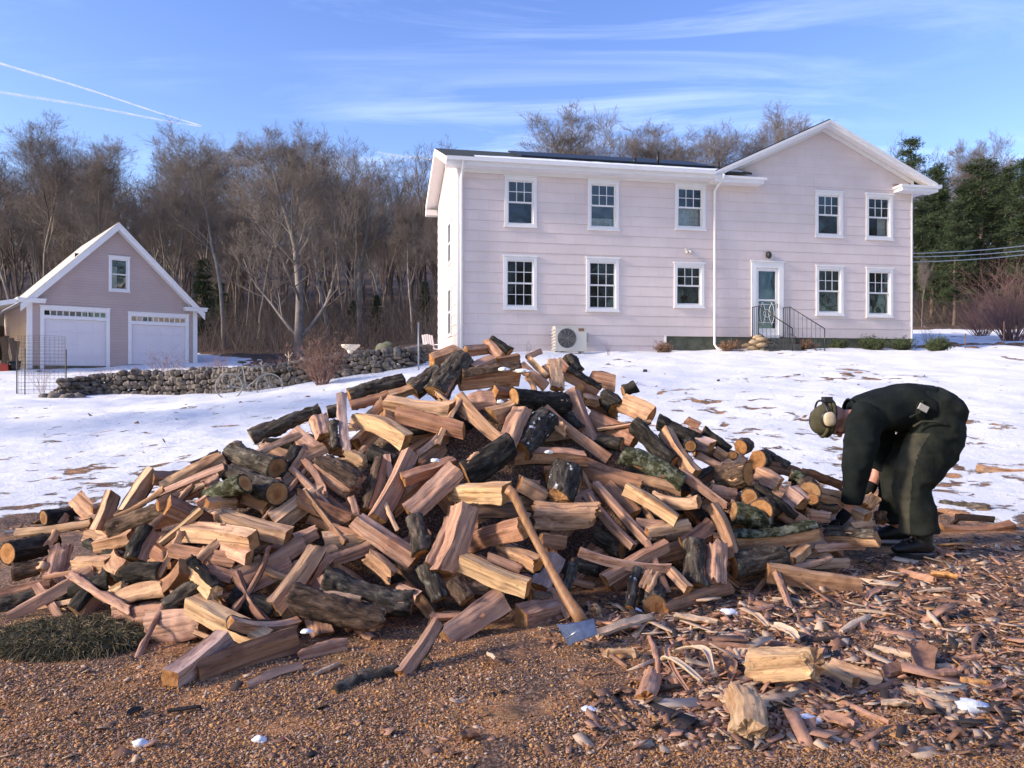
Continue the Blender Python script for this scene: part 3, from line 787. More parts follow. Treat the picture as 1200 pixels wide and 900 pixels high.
 (760,486,726,470,27,'F','tan','',0,.12,'broad tan sawn face tilted toward the right skyline'),
 (706,464,724,480,23,'B','dark','k',0,.07,'black rotten stump left of the broad tan face',.6),
 (684,468,702,472,14,'K','tan','k',1,.09,'orange torn end left of the black rotten stump',.6),
 (730,459,746,452,13,'B','dark','k',0,.02,'dark bark knob on skyline above the broad tan face'),
 (742,497,790,542,19,'B','dark','k',0,.15,'long black-green bark log sloping down right'),
 (730,534,800,567,23,'B','brown','m',0,.16,'long lichened bark log with tan underside'),
 (748,562,798,575,13,'F','tan','b',0,.12,'tan strip of wood below the long lichened log'),
 (680,545,754,567,25,'F','brown','b',0,.14,'wide brown plank right of the snowy stump'),
 (657,584,664,546,36,'B','brown','s',0,.24,'snow-crusted bark stump at the pile centre',.5),
 (687,579,742,640,12,'T','pink','b',0,.26,'left one of two parallel pink planks right of centre'),
 (696,567,758,634,13,'T','pink','b',0,.24,'right one of two parallel pink planks, white inner edge'),
 (709,568,742,600,20,'F','brown','b',0,.17,'brown flat plank behind the two parallel planks'),
 (792,610,732,572,18,'T','yell','b',1,.26,'golden wedge with knotted dark top end'),
 (818,588,762,580,15,'F','pale','k',1,.20,'pale-topped plank with black bark underside, right half'),
 (812,614,758,624,14,'F','pale','b',0,.24,'curved pale plank under the golden wedge'),
 (745,612,790,618,13,'F','pink','b',0,.19,'pinkish plank end just above the curved pale plank'),
 (709,679,783,638,18,'K','pink','b',1,.20,'diagonal pink block crossed by a long square stick'),
 (786,666,679,646,13,'K','pink','',1,.29,'long square stick lying level above the dark hollow'),
 (806,690,783,665,15,'K','tan','',1,.24,'short tan block standing below the long stick end'),
 (698,624,730,640,25,'B','dark','g',0,.10,'dark grey barked log in the hollow behind parallel planks'),
 # ---- centre front
 (592,588-11,524,576,27,'K','yell','b',1,.22,'bright yellow rectangular block at the centre'),
 (514,671,544,592,38,'K','pink','b',1,.30,'thick cracked pink block standing steeply, centre front'),
 (503,660,528,604,11,'F','pink','b',0,.28,'split-off pink strip along the thick cracked block'),
 (481,600,536,547,29,'F','pink','',0,.22,'broad leaf-shaped pink plank left of yellow block'),
 (609,620,540,642,26,'F','red','b',1,.22,'red-striped split left of the axe handle'),
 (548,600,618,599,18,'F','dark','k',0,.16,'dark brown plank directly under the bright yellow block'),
 (618,690,540,657,27,'K','yell','b',1,.28,'pale yellow block with raw end left of the axe'),
 (611,669,570,652,11,'F','pink','b',0,.24,'narrow pink plank above the pale yellow block'),
 (629,661,583,641,22,'T','tan','k',1,.24,'wedge with dark orange end beside the axe handle'),
 (485,604,493,648,18,'B','brown','g',0,.25,'grey lichened bark log left of thick cracked block'),
 (524,749,592,703,32,'F','pink','b',1,.15,'large mauve slab with ragged yellow end, centre foot'),
 (612,722,656,712,36,'K','pink','',1,.14,'broad orange-faced block at the foot left of the axe'),
 (622,700,645,702,15,'B','red','b',0,.14,'smooth red-barked piece above the orange-faced block'),
 (644,692,668,724,14,'K','pink','',0,.13,'narrow mauve block lying under the axe handle'),
 (634,685,652,649,27,'F','grey','b',1,.18,'pale grey slab behind the lower axe handle'),
 (637,633,664,637,17,'F','brown','b',0,.12,'brown slab behind the middle of the axe handle'),
 (703,603,622,604,35,'K','tan','b',1,.24,'huge torn log with broad mauve end right of axe handle',.7),
 (531,681,548,704,18,'B','tan','b',0,.17,'grey bark lump with an orange tip, centre foot'),
 (549,691,573,689,17,'B','red','b',0,.14,'reddish rounded log stub by the thick cracked block'),
 (500,662,516,702,20,'B','dark','g',0,.14,'dark lichened bark log standing in shade, centre foot'),
 (560,618,520,612,14,'F','brown','b',0,.06,'brown split sunk in shade behind the cracked block'),
 (610,567,640,585,22,'F','tan','b',0,.08,'tan split sunk beside the top of the axe'),
 (648,590,700,580,20,'F','pink','b',0,.06,'pinkish log behind the snow-crusted stump'),
 (664,692,671,662,12,'B','brown','g',0,.18,'left leg of a forked bark branch around dark hollow'),
 (670,660,702,670,13,'B','brown','g',0,.20,'arching bark branch over the dark hollow'),
 (768,708,773,680,27,'O','tan','g',2,.16,'short round log with orange sawn end at right foot'),
 (756,690,766,668,18,'F','tan','',0,.26,'orange rotten flake above the round orange end',1),
 (738,712,746,666,10,'B','grey','s',0,.20,'snow-fuzzed upright branch by the dark hollow'),
 (782,716,860,687,17,'F','brown','b',0,.14,'dark mauve plank slanting above the wood scraps'),
 (707,718,697,722,22,'F','yell','',0,.05,'angular yellow chunk right of the axe head',1),
 (812,632,816,690,25,'B','brown','g',0,.17,'upright bark log right of the short tan block'),
 (838,684,839,634,28,'K','pink','b',0,.24,'upright torn pale block with frayed front, right half',.8),
 (859,654,833,591,17,'T','tan','b',1,.28,'slanting tan wedge leaning over the upright torn block'),
 (861,664,920,652,28,'B','dark','g',0,.20,'smooth grey ridged bark log at right foot'),
 # ---- right flank
 (813,555,778,503,19,'T','tan','b',1,.16,'long tan wedge sloping steeply on the right flank'),
 (771,494,818,517,17,'B','dark','k',0,.04,'dark barked log along the right skyline'),
 (803,491,821,500,11,'K','red','',0,.03,'reddish striped block on the right skyline'),
 (803,505,824,511,10,'F','pink','b',0,.06,'small pink split below the reddish striped block'),
 (824,503,853,528,11,'B','dark','k',0,.03,'black bark edge descending along the snow'),
 (808,522,800,516,12,'O','tan','k',2,.10,'small round ringed end above long tan wedge'),
 (833,523,817,518,20,'K','grey','b',1,.09,'mauve-grey block with shaded end on right flank'),
 (838,528,856,541,14,'F','tan','b',0,.07,'small tan split right of the mauve-grey block'),
 (858,533,850,528,9,'O','tan','b',2,.07,'smallest round orange end on the right flank'),
 (868,524,878,521,17,'B','tan','b',2,.04,'half-round pale end lying on the right skyline'),
 (889,540,905,548,24,'B','tan','g',2,.07,'thick half log with arched tan end, right skyline'),
 (893,532,922,549,13,'B','brown','g',0,.02,'brown bark back descending behind the arched end'),
 (876,557,845,562,33,'B','tan','b',1,.16,'large split log with half-disc face toward the man'),
 (850,546,872,538,11,'F','pale','k',0,.14,'pale top edge of the large half-disc log',.4),
 (817,534,848,549,9,'F','pink','',0,.10,'slim pink plank left of the large half-disc log'),
 (912,568,886,554,23,'K','pink','b',1,.14,'pink block with brown-grey square end on the right'),
 (940,590,923,577,27,'K','grey','',1,.16,'cube-like grey-tan block left of the bending man'),
 (880,582,892,577,17,'O','tan','b',2,.16,'medium round orange end below half-disc log'),
 (894,598,904,592,29,'O','yell','b',2,.20,'largest round end with growth rings, right flank'),
 (884,567,933,607,8,'B','dark','k',0,.24,'thin lichened branch slanting over round ends'),
 (833,575,865,580,15,'F','pink','b',0,.14,'flat pink plank under the large half-disc log'),
 (792,551,853,595,11,'F','pink','',0,.20,'long splintery pale plank sloping down the right flank',.5),
 (852,592,872,602,18,'F','pink','',0,.18,'pinkish broken end left of the lichened bark',.6),
 (803,636,836,612,19,'F','red','b',0,.16,'dull red slab behind the slanting tan wedge'),
 (858,634,958,622,25,'Q','tan','m',0,.22,'long mossy bark slab with tan lower edge'),
 (860,600,903,614,22,'B','brown','m',0,.22,'lichen-covered bark piece above the mossy slab'),
 (919,600,944,616,19,'F','pink','',0,.20,'torn pink chunk above the mossy slab end',.7),
 (946,575,936,568,22,'O','tan','b',2,.10,'round tan end beside the stacked split ends'),
 (926,556,940,562,14,'B','dark','m',0,.10,'moss-tufted bark knob near the man'),
 (900,546,944,557,13,'F','brown','b',0,.04,'brown plank on skyline left of the man'),
 (940,553,988,570,10,'F','brown','b',0,.03,'long brown plank top of the stack by the glove'),
 (956,575,988,581,11,'F','pale','b',0,.08,'upper pale plank ending behind the man\'s sleeve'),
 (957,583,987,591,11,'F','tan','b',0,.10,'lower orange plank ending behind the man\'s sleeve'),
 (958,594,984,597,11,'F','dark','k',0,.10,'dark plank right above the glove'),
 (952,586,950,592,11,'O','tan','b',2,.12,'small shaded round end beside the orange planks'),
 (946,604,976,607,15,'F','pink','',0,.10,'rough pinkish splinters heaped left of the glove',.8),
 (1016,606,994,596,17,'K','pale','b',1,.08,'pale split under the man\'s sleeve'),
 (1013,594,1022,581,22,'K','pale','b',1,.02,'pale upright block between sleeve and trouser leg'),
 (1031,600,1034,612,13,'B','red','b',0,.02,'reddish bark curl in front of the far boot'),
 (1028,632,961,628,22,'Q','pale','g',1,.10,'bark-sided log with pale top under the reaching glove'),
 (1000,618,1024,612,12,'F','pale','',0,.13,'flat pale wedge face just right of the glove'),
 # ---- right foot
 (926,664,996,660,12,'F','pale','b',0,.10,'pale topped plank lying on the big mossy log'),
 (1010,698,900,682,25,'T','tan','m',1,.08,'big mossy golden log at the right foot'),
 (930,656,948,640,17,'T','yell','b',0,.14,'small upright yellow and grey wedge at right foot'),
 (956,643,1016,641,9,'P','pink','',0,.06,'wavy ribbon-like pink strip right of the yellow wedge',.5),
 (962,658,978,653,13,'F','tan','',0,.06,'orange chip between wavy strip and mossy log',.6),
]
for row in LOGS:
    x1,y1,x2,y2,w,kind,tone,bark,near,dz,label = row[:11]
    torn = row[11] if len(row) > 11 else (random.Random(x1*7+y1).choice([0,0,.15,.3]) if kind in 'FTKP' else 0)
    put_log(x1,y1,x2,y2,w,kind,tone,bark,near,dz*.8,label,torn)
GL = dict(ground=True)
put_log(1104,622,1188,620,16,'K','brown','b',1,0,'mauve-brown split lying on mud right of the man\'s boots', **{'ground':True, 'group':'loose wood lying apart from the pile'})
put_log(1100,600,1160,606,11,'B','brown','g',0,0,'rough bark slab on snow edge behind the man\'s calf', **{'ground':True, 'group':'loose wood lying apart from the pile'})
put_log(1122,606,1166,609,8,'P','dark','k',0,0,'black bark flake lying on the mauve-brown split', **{'group':'loose wood lying apart from the pile'})
put_log(1147,571,1204,577,10,'F','pale','b',1,0,'orange split lying alone on snow at right frame edge', **{'ground':True, 'group':'loose wood lying apart from the pile'})
put_log(960,792,872,796,44,'K','yell','',1,0,'big torn yellow chunk on the sawdust, largest of the foreground scraps', torn=.9, ground=True, name='wood_chunk', cat='wood chunk', group='wood chunks on the chopping ground', depth=1.1)
put_log(1003,800,948,776,20,'K','yell','',0,0,'pale yellow square-edged length right of the big torn chunk', torn=.2, ground=True, name='wood_chunk', cat='wood chunk', group='wood chunks on the chopping ground')
put_log(1034,798,972,782,24,'P','pale','',0,0,'white ragged-ended slab behind the square-edged length', torn=.6, ground=True, name='wood_chunk', cat='wood chunk', group='wood chunks on the chopping ground')
put_log(862,824,874,874,44,'K','yell','',0,.0,'upright cream wedge-shaped chunk nearest the camera', torn=.9, ground=False, name='wood_chunk', cat='wood chunk', group='wood chunks on the chopping ground', L=.2)
put_log(766,794,756,826,24,'K','pink','',0,0,'small pinkish chunk standing on sawdust below the curled shavings', torn=.6, name='wood_chunk', cat='wood chunk', group='wood chunks on the chopping ground', L=.12)
put_log(708,768,748,768,16,'F','yell','',0,0,'flat cream flake on the sawdust below the axe head', torn=.8, ground=True, name='wood_chunk', cat='wood chunk', group='wood chunks on the chopping ground', depth=.5)
N_TRACED = LOGN[0]

# ---- logs in the body of the pile, seen in the gaps between the others
def fill_logs():
    rg = random.Random(4242)
    tr = [((r[0]+r[2])/2, (r[1]+r[3])/2, r[10]) for r in LOGS]
    used = {}
    k = 0
    spots = []
    for i in range(900):
        px = rg.uniform(20, 985); yt, yb, Yt, Yb = pile_depths(px)
        py = rg.uniform(yt+6, yb-12)
        if all(abs(px-a)/24+abs(py-b)/15 > 1 for a, b in spots): spots.append((px, py))
    for px, py in spots:
        if k >= 96: break
        a = rg.uniform(-.9, .9) if rg.random() < .7 else rg.uniform(-1.5, 1.5)
        Y = surf_depth(px, py); Lp = rg.uniform(.34, .42)*F/Y*rg.uniform(.7, 1)
        dx, dy = math.cos(a)*Lp/2, math.sin(a)*Lp/2
        kind = rg.choice('FTKPFTKQ'); tone = rg.choice(['tan','red','pink','tan','pale','pink']); bark = rg.choice('kkbg')
        w = rg.uniform(18, 27)*4.2/Y
        # nearest described neighbour
        tr.sort(key=lambda t: abs(t[0]-px)+abs(t[1]-py)*1.3)
        lab = None
        look = {'F':'flat split log','T':'wedge','K':'squared split','B':'bark-backed log','Q':'quartered log','P':'thin plank','O':'round log'}[kind]
        for t in tr[:6]:
            side = ('above' if py < t[1] else 'below') if abs(py-t[1]) > abs(px-t[0])*.7 else ('left of' if px < t[0] else 'right of')
            ws = t[2].split()
            if len(ws) > 9: continue
            cand = f"shaded {look} deep in the pile {side} {t[2]}"
            if len(cand.split()) <= 16 and (t[2], side) not in used: lab = cand; used[(t[2], side)] = 1; break
        o_lab = lab
        k += 1
        rs = LOGN[0]
        nr_, dz_ = rg.choice([0,1]), -rg.uniform(.09, .17)
        if lab is None or k in FILL_SKIP: LOGN[0] += 1; continue
        o = put_log(px-dx, py-dy, px+dx, py+dy, w, kind, tone, bark, nr_, dz_, lab); FILL_IDX[o.name] = k
FILL_SKIP = {65, 72, 45, 14, 77, 85, 87, 23, 88, 59}
SLAT_SKIP = {42, 43, 53, 21, 27}
FILL_IDX = {}; SLAT_IDX = {}
fill_logs()
def slats():
    rg = random.Random(99); tr = [((r[0]+r[2])/2, (r[1]+r[3])/2, r[10]) for r in LOGS]; used = set(); k = 0
    while k < 58:
        px = rg.uniform(40, 960); yt, yb, Yt, Yb = pile_depths(px); py = rg.uniform(yt+8, yb+2)
        a = rg.uniform(-1.2, 1.2); Y = surf_depth(px, py); Lp = rg.uniform(.20, .40)*F/Y
        tr.sort(key=lambda t: abs(t[0]-px)+abs(t[1]-py)*1.3); lab = None; tone = rg.choice(['pale','pink','tan','pink','red'])
        for t in tr[:8]:
            if len(t[2].split()) > 10 or t[2] in used: continue
            lab = f"thin {'reddish' if tone == 'red' else 'pinkish' if tone == 'pink' else 'pale'} splinter lying beside {t[2]}"; used.add(t[2]); break
        k += 1
        sw, sk, sz, st_ = rg.uniform(5, 10)*4.2/Y, rg.choice('PPTF'), rg.uniform(.0, .15), rg.choice([.2,.5,.8])
        if lab is None or k in SLAT_SKIP: LOGN[0] += 1; continue
        dx, dy = math.cos(a)*Lp/2, math.sin(a)*Lp/2
        o = put_log(px-dx, py-dy, px+dx, py+dy, sw, sk, tone, 'b', 0, sz, lab, st_, name='wood_splinter', cat='splinter', group='thin splinters caught among the logs'); SLAT_IDX[o.name] = k
slats()

def drop(label):
    for o in [o for o in S.objects if o.get('label') == label]:
        for c in list(o.children_recursive): bpy.data.objects.remove(c)
        bpy.data.objects.remove(o)
for l_ in ('pale split shoulder at the left of the gnarled burl', 'black bark slab shaded beneath the orange-ended wedge'): drop(l_)
# ---------------------------------------------------------------- trees
def fast_mesh(name, V, Q, mats, mi=None, smooth=False):
    me = bpy.data.meshes.new(name); k = Q.shape[1]
    me.vertices.add(len(V)); me.vertices.foreach_set('co', V.astype(np.float32).ravel())
    me.loops.add(len(Q)*k); me.loops.foreach_set('vertex_index', Q.ravel().astype(np.int32))
    me.polygons.add(len(Q)); me.polygons.foreach_set('loop_start', (np.arange(len(Q))*k).astype(np.int32))
    if smooth: me.polygons.foreach_set('use_smooth', np.ones(len(Q), bool))
    for m in (mats if isinstance(mats, (list, tuple)) else [mats]): me.materials.append(m)
    if mi is not None: me.polygons.foreach_set('material_index', mi.astype(np.int32))
    me.update(calc_edges=True); return me
def prisms(segs, n=3):
    A = np.array(segs, float); p0, p1, r0, r1 = A[:,0:3], A[:,3:6], A[:,6], A[:,7]
    d = p1-p0; d /= np.linalg.norm(d, axis=1)[:,None]+1e-9
    up = np.where(np.abs(d[:,2:3]) > .9, np.array([[1.,0,0]]), np.array([[0,0,1.]]))
    a = np.cross(d, up); a /= np.linalg.norm(a, axis=1)[:,None]+1e-9; b = np.cross(d, a)
    t = np.arange(n)*2*np.pi/n; c, s = np.cos(t), np.sin(t)
    o = c[None,:,None]*a[:,None,:]+s[None,:,None]*b[:,None,:]
    V = np.concatenate([p0[:,None]+o*r0[:,None,None], p1[:,None]+o*r1[:,None,None]], 1)
    m = len(A); base = (np.arange(m)*2*n)[:,None]
    j = np.arange(n); k = (j+1) % n
    Q = np.stack([base+j, base+k, base+n+k, base+n+j], -1).reshape(-1, 4)
    return V.reshape(-1, 3), Q

def grow_tree(seed, H=18.0, spread=.55, fork=.25, levels=5, dens=1.0, r0=.22, lean=0.0, droop=0.0):
    rg = random.Random(seed); tr, cr = [], []
    mt = [8, 9, 7, 6, 4]
    def branch(p, d, L, r, lv, maxlv):
        nseg = [12, 9, 6, 4, 3, 2][lv]
        pts = [p]; rads = [r]; dd = d.copy()
        wob = [.05, .11, .16, .22, .28, .3][lv]
        for i in range(nseg):
            dd = dd+np.array([rg.gauss(0, wob), rg.gauss(0, wob), rg.gauss(0, wob)*.6+(.05 if lv else .02)-droop*lv*.03])
            dd /= np.linalg.norm(dd)
            q = pts[-1]+dd*L/nseg; pts.append(q)
            rads.append(max(.0062, r*(1-(i+1)/nseg*(.72 if lv < 2 else .8))))
        out = tr if lv == 0 or (lv == 1 and r > .07) else cr
        for i in range(nseg): out.append((*pts[i], *pts[i+1], rads[i], rads[i+1]))
        if lv >= maxlv: return
        nb = int([10, 10, 8, 6, 4][lv]*dens*rg.uniform(.8, 1.2))+1
        for k in range(nb):
            t = rg.uniform(.30 if lv == 0 else .22, 1.0); t = t if lv else (fork+(1-fork)*rg.random()**.9)
            i = min(nseg-1, int(t*nseg)); f = t*nseg-i; q = pts[i]*(1-f)+pts[i+1]*f
            ax = pts[i+1]-pts[i]; ax /= np.linalg.norm(ax)
            an = rg.uniform(.45, 1.0)*(spread*1.25 if lv == 0 else 1)
            v = np.array([rg.gauss(0, 1), rg.gauss(0, 1), rg.gauss(0, 1)]); v -= ax*np.dot(v, ax); v /= np.linalg.norm(v)
            nd = ax*math.cos(an)+v*math.sin(an); nd[2] += .20; nd /= np.linalg.norm(nd)
            Lc = L*(1-t*.40)*rg.uniform(*((.46,.70) if lv < 2 else (.50,.80))) if lv else L*(1.0-t*.62)*rg.uniform(.50, .72)
            branch(q, nd, max(.25, Lc), max(.005, rads[i]*rg.uniform(.42, .62)), lv+1, maxlv)
    branch(np.zeros(3), np.array([lean, rg.uniform(-.05,.05), 1.0]), H*.92, r0, 0, levels-1)
    return tr, cr
def make_bare(name, seed, **k):
    tr, cr = grow_tree(seed, **k)
    V, Q = prisms(tr, 6); t = bpy.data.objects.new(name, None); COL.objects.link(t)
    a = bpy.data.objects.new('trunk', fast_mesh('trunk', V, Q, M_trunk, smooth=True)); COL.objects.link(a); a.parent = t
    V, Q = prisms(cr, 3)
    c = bpy.data.objects.new('crown', fast_mesh('crown', V, Q, M_twig)); COL.objects.link(c); c.parent = t
    t['H'] = max(s[5] for s in cr+tr)
    return t
BARE = [make_bare('bare_tree', 11, H=18, spread=.62, fork=.25, dens=1.0, r0=.19),
        make_bare('bare_tree', 23, H=18, spread=.55, fork=.30, dens=1.0, r0=.17),
        make_bare('bare_tree', 37, H=18, spread=.75, fork=.18, dens=1.0, r0=.24, levels=5),
        make_bare('bare_tree', 52, H=18, spread=.5, fork=.38, dens=1.0, r0=.15, lean=.08),
        make_bare('bare_tree', 71, H=16, spread=.85, fork=.10, dens=1.15, r0=.30)]
USED = set()
def plant(proto, px, Y, ytop=None, label='', group=None, cat='tree', width=1.0, rz=None, X=None, height=None):
    rg = random.Random(int(px*7+Y*131))
    X = (px-CX)/F*Y if X is None else X
    z0 = gz(X, Y)-.1
    H = height or (CZ+(HY-ytop)/F*Y-z0)
    o = proto if id(proto) not in USED else copy_tree(proto)
    USED.add(id(proto))
    s = H/proto['H']
    o.location = (X, Y, z0); o.rotation_euler = (0, 0, rz if rz is not None else rg.uniform(0, 6.28)); o.scale = (s*width, s*width, s)
    tag(o, label, cat, group)
    return o
GB = 'bare trees along the edge of the left wood'
L_ = [(-12,48,132,0,1,'grey bare tree cut off by the left frame edge'),
 (22,50,150,1,1,'slender bare tree rising just left of the garage eave'),
 (52,57,143,3,1,'thin bare tree standing behind the garage\'s left roof slope'),
 (88,60,160,1,.9,'bare tree directly behind the middle of the garage\'s left roof slope'),
 (113,52,158,0,1,'forked bare tree just left of the garage roof peak'),
 (140,70,172,3,1,'distant bare tree exactly behind the garage roof peak'),
 (168,62,166,1,.9,'bare tree just right of the garage roof peak'),
 (203,56,178,2,.9,'bare tree above the right rake of the garage roof'),
 (232,62,160,0,.9,'bare tree between garage and the tallest tree, above right garage corner'),
 (263,50,130,1,1.1,'tallest bare tree, rising to the end of the contrails'),
 (303,57,148,3,1,'tall bare tree next right of the tallest one'),
 (350,43,150,4,1,'big spreading bare oak with wide low limbs behind stone wall'),
 (386,54,148,0,1,'dense-crowned bare tree behind the spreading oak, right side'),
 (420,56,150,2,.9,'round-crowned bare tree midway between the oak and the house'),
 (450,60,200,1,1,'lower bare tree left of the house, second from its wall'),
 (484,52,222,0,.9,'bare tree nearest to the left end wall of the house'),
 (512,66,240,3,1,'bare tree top partly hidden by the white house corner')]
for px, Y, yt, v, w_, lb in L_: plant(BARE[v], px, Y, yt, lb, GB, width=w_*1.22)
GH = 'bare trees rising behind the house roof'
for px, Y, yt, v, w_, lb in [(694,58,121,0,1,'leftmost bare crown above the house roof'),(750,62,118,2,.9,'highest bare crown above the dark house roof'),
   (800,60,136,1,.9,'bare crown above the roof vent pipe'),(842,66,150,3,1,'low bare crown just right of the roof vent pipe'),(872,60,146,0,.8,'bare crown where the dark roof meets the gable'),
   (915,64,139,2,.8,'bare crown close to the left slope of the gable'),(722,64,128,3,.9,'bare crown between the leftmost and the highest crown over the roof'),(776,58,128,0,.9,'bare crown right of the highest one over the roof'),(822,60,142,2,.8,'bare crown between roof vent pipe and downspout'),(893,58,140,1,.8,'bare crown just left of where the gable slope begins')]:
    plant(BARE[v], px, Y, yt, lb, GH, width=w_*1.5)
GR = 'bare trees among the evergreens at right'
for px, Y, yt, v, w_, lb in [(1112,72,158,0,1,'purplish bare crown above the evergreens, nearest the gable end'),(1142,76,153,2,.9,'purplish bare crown above the evergreens, middle one'),(1172,70,160,1,1,'purplish bare crown above the big evergreen at right'),
   (1202,66,168,3,1,'bare crown cut off by the right frame edge'),(1080,46,300,3,.6,'thin bare tree close beside the right house corner')]:
    plant(BARE[v], px, Y, yt, lb, GR, width=w_)
# trees of the left wood behind the edge: nothing tells them apart
rg = random.Random(5)
for i in range(52):
    px = -30+i*11+rg.uniform(-6, 6); Y = rg.uniform(60, 96)
    plant(BARE[rg.choice([0,1,3,2])], px, Y, rg.uniform(205, 262), 'slender bare tree deep in the brown wood behind garage and stone wall', 'slender bare trees deep in the left wood', width=rg.uniform(.7, 1))
for X, Y, h in ((-23,-5,15),(-27,9,17),(-36,-12,17),(-31,17,18)):  # out-of-view trees added to throw dappled shade over the pile
    plant(BARE[(int(abs(X))) % 4], 0, Y, None, 'unseen bare tree added beyond the left edge of the yard for dappled shade', 'unseen bare trees added beyond the left edge of the yard for shade', X=X, height=h)

# evergreens
def make_pine(seed, H=16.0, n=26, lw=3.4, shape='pine'):
    rg = random.Random(seed); tr = []; P = []; Dn = []
    pts = [np.array((0,0,0.))]
    for i in range(12): pts.append(pts[-1]+np.array((rg.gauss(0,.05), rg.gauss(0,.05), H/12)))
    for i in range(12): tr.append((*pts[i], *pts[i+1], .24*(1-i/12.5), .24*(1-(i+1)/12.5)))
    for k in range(n*5):
        t = rg.uniform(.16, .99)
        if shape == 'pine' and rg.random() < .12: continue
        z = t*H; i = min(11, int(t*12)); base = pts[i]*(1-(t*12-i))+pts[min(12, i+1)]*(t*12-i)
        L = lw*((1-t)**.65+.07)*rg.uniform(.55, 1.1)*(1 if shape == 'pine' else .85)
        if t < .35: L *= .7
        a = rg.uniform(0, 6.28); rise = rg.uniform(-.15, .35) if shape == 'pine' else rg.uniform(-.45, .0)
        d = np.array((math.cos(a), math.sin(a), rise)); d /= np.linalg.norm(d)
        q = base; ns = 5
        for s_ in range(ns):
            d = d+np.array((rg.gauss(0,.08), rg.gauss(0,.08), .06)); d /= np.linalg.norm(d)
            q2 = q+d*L/ns; tr.append((*q, *q2, .035*(1-s_/6), .035*(1-(s_+1)/6)))
            if s_ >= 1:
                m = int(6+13*L/lw)
                for _ in range(m):
                    c = q+(q2-q)*rg.random()+np.array([rg.gauss(0,.22), rg.gauss(0,.22), rg.gauss(0,.13)])
                    P.append(c); Dn.append(d*.6+np.array([rg.gauss(0,.5), rg.gauss(0,.5), rg.gauss(.25,.35)]))
            q = q2
    P = np.array(P); D = np.array(Dn); D /= np.linalg.norm(D, axis=1)[:,None]
    r2 = np.random.RandomState(seed)
    Vs, Qs = [], []; base = 0
    for rep in range(5):
        Dj = D+r2.normal(0, .45, D.shape); Dj /= np.linalg.norm(Dj, axis=1)[:,None]
        sd = np.cross(Dj, r2.normal(0, 1, D.shape)); sd /= np.linalg.norm(sd, axis=1)[:,None]
        l = r2.uniform(.16, .34, len(P))[:,None]; wv = r2.uniform(.012, .026, len(P))[:,None]
        V = np.stack([P-sd*wv, P+sd*wv, P+Dj*l+sd*wv*.4, P+Dj*l-sd*wv*.4], 1).reshape(-1, 3)
        Vs.append(V); Qs.append(np.arange(len(V)).reshape(-1, 4)+base); base += len(V)
    t = bpy.data.objects.new('pine_tree', None); COL.objects.link(t)
    V, Q = prisms(tr, 5); a = bpy.data.objects.new('trunk', fast_mesh('trunk', V, Q, M_pine_trunk, smooth=True)); COL.objects.link(a); a.parent = t
    c = bpy.data.objects.new('crown', fast_mesh('crown', np.concatenate(Vs), np.concatenate(Qs), M_needle)); COL.objects.link(c); c.parent = t
    t['H'] = H
    return t
PN = [make_pine(3), make_pine(8, n=30, lw=3.9), make_pine(15, n=34, lw=3.0, shape='fir')]
GP = 'evergreen trees right of the house'
for px, Y, yt, v, w_, lb in [(1066,50,164,0,.85,'scraggly dark pine rising beside the right gable end'),(1092,56,192,2,.9,'narrow evergreen second from the house corner'),
   (1118,48,236,1,.8,'lower bushy pine behind the three power wires'),(1150,50,184,1,1.1,'broadest green pine, middle of the right wood'),(1183,54,196,0,1.1,'tall green pine second from the right frame edge'),
   (1213,46,182,2,1.1,'evergreen cut off by the right frame edge'),(1134,60,215,2,1.0,'dark evergreen showing between the broadest pine and bushy pine'),(1082,64,230,1,1.0,'dark pine filling the gap behind the narrow evergreen'),(1168,62,206,1,1.1,'dark pine between the broadest pine and the tall green pine'),(1108,58,222,2,1.1,'shaded evergreen right behind the middle of the power wires')]:
    plant(PN[v], px, Y, yt, lb, GP, width=w_*1.3)
GQ = 'small evergreens inside the left wood'
for px, Y, yt, v, w_, lb in [(236,52,302,2,1.3,'small green conifer right of the garage'),(256,60,330,1,1.2,'dim low conifer behind the small green one'),(440,56,345,2,1.5,'small conifer between the oak and house'),(412,62,352,1,1.2,'dim conifer just right of the spreading oak trunk'),(500,56,330,2,1.3,'dim conifer beside the left house wall')]:
    plant(PN[v], px, Y, yt, lb, GQ, width=w_)

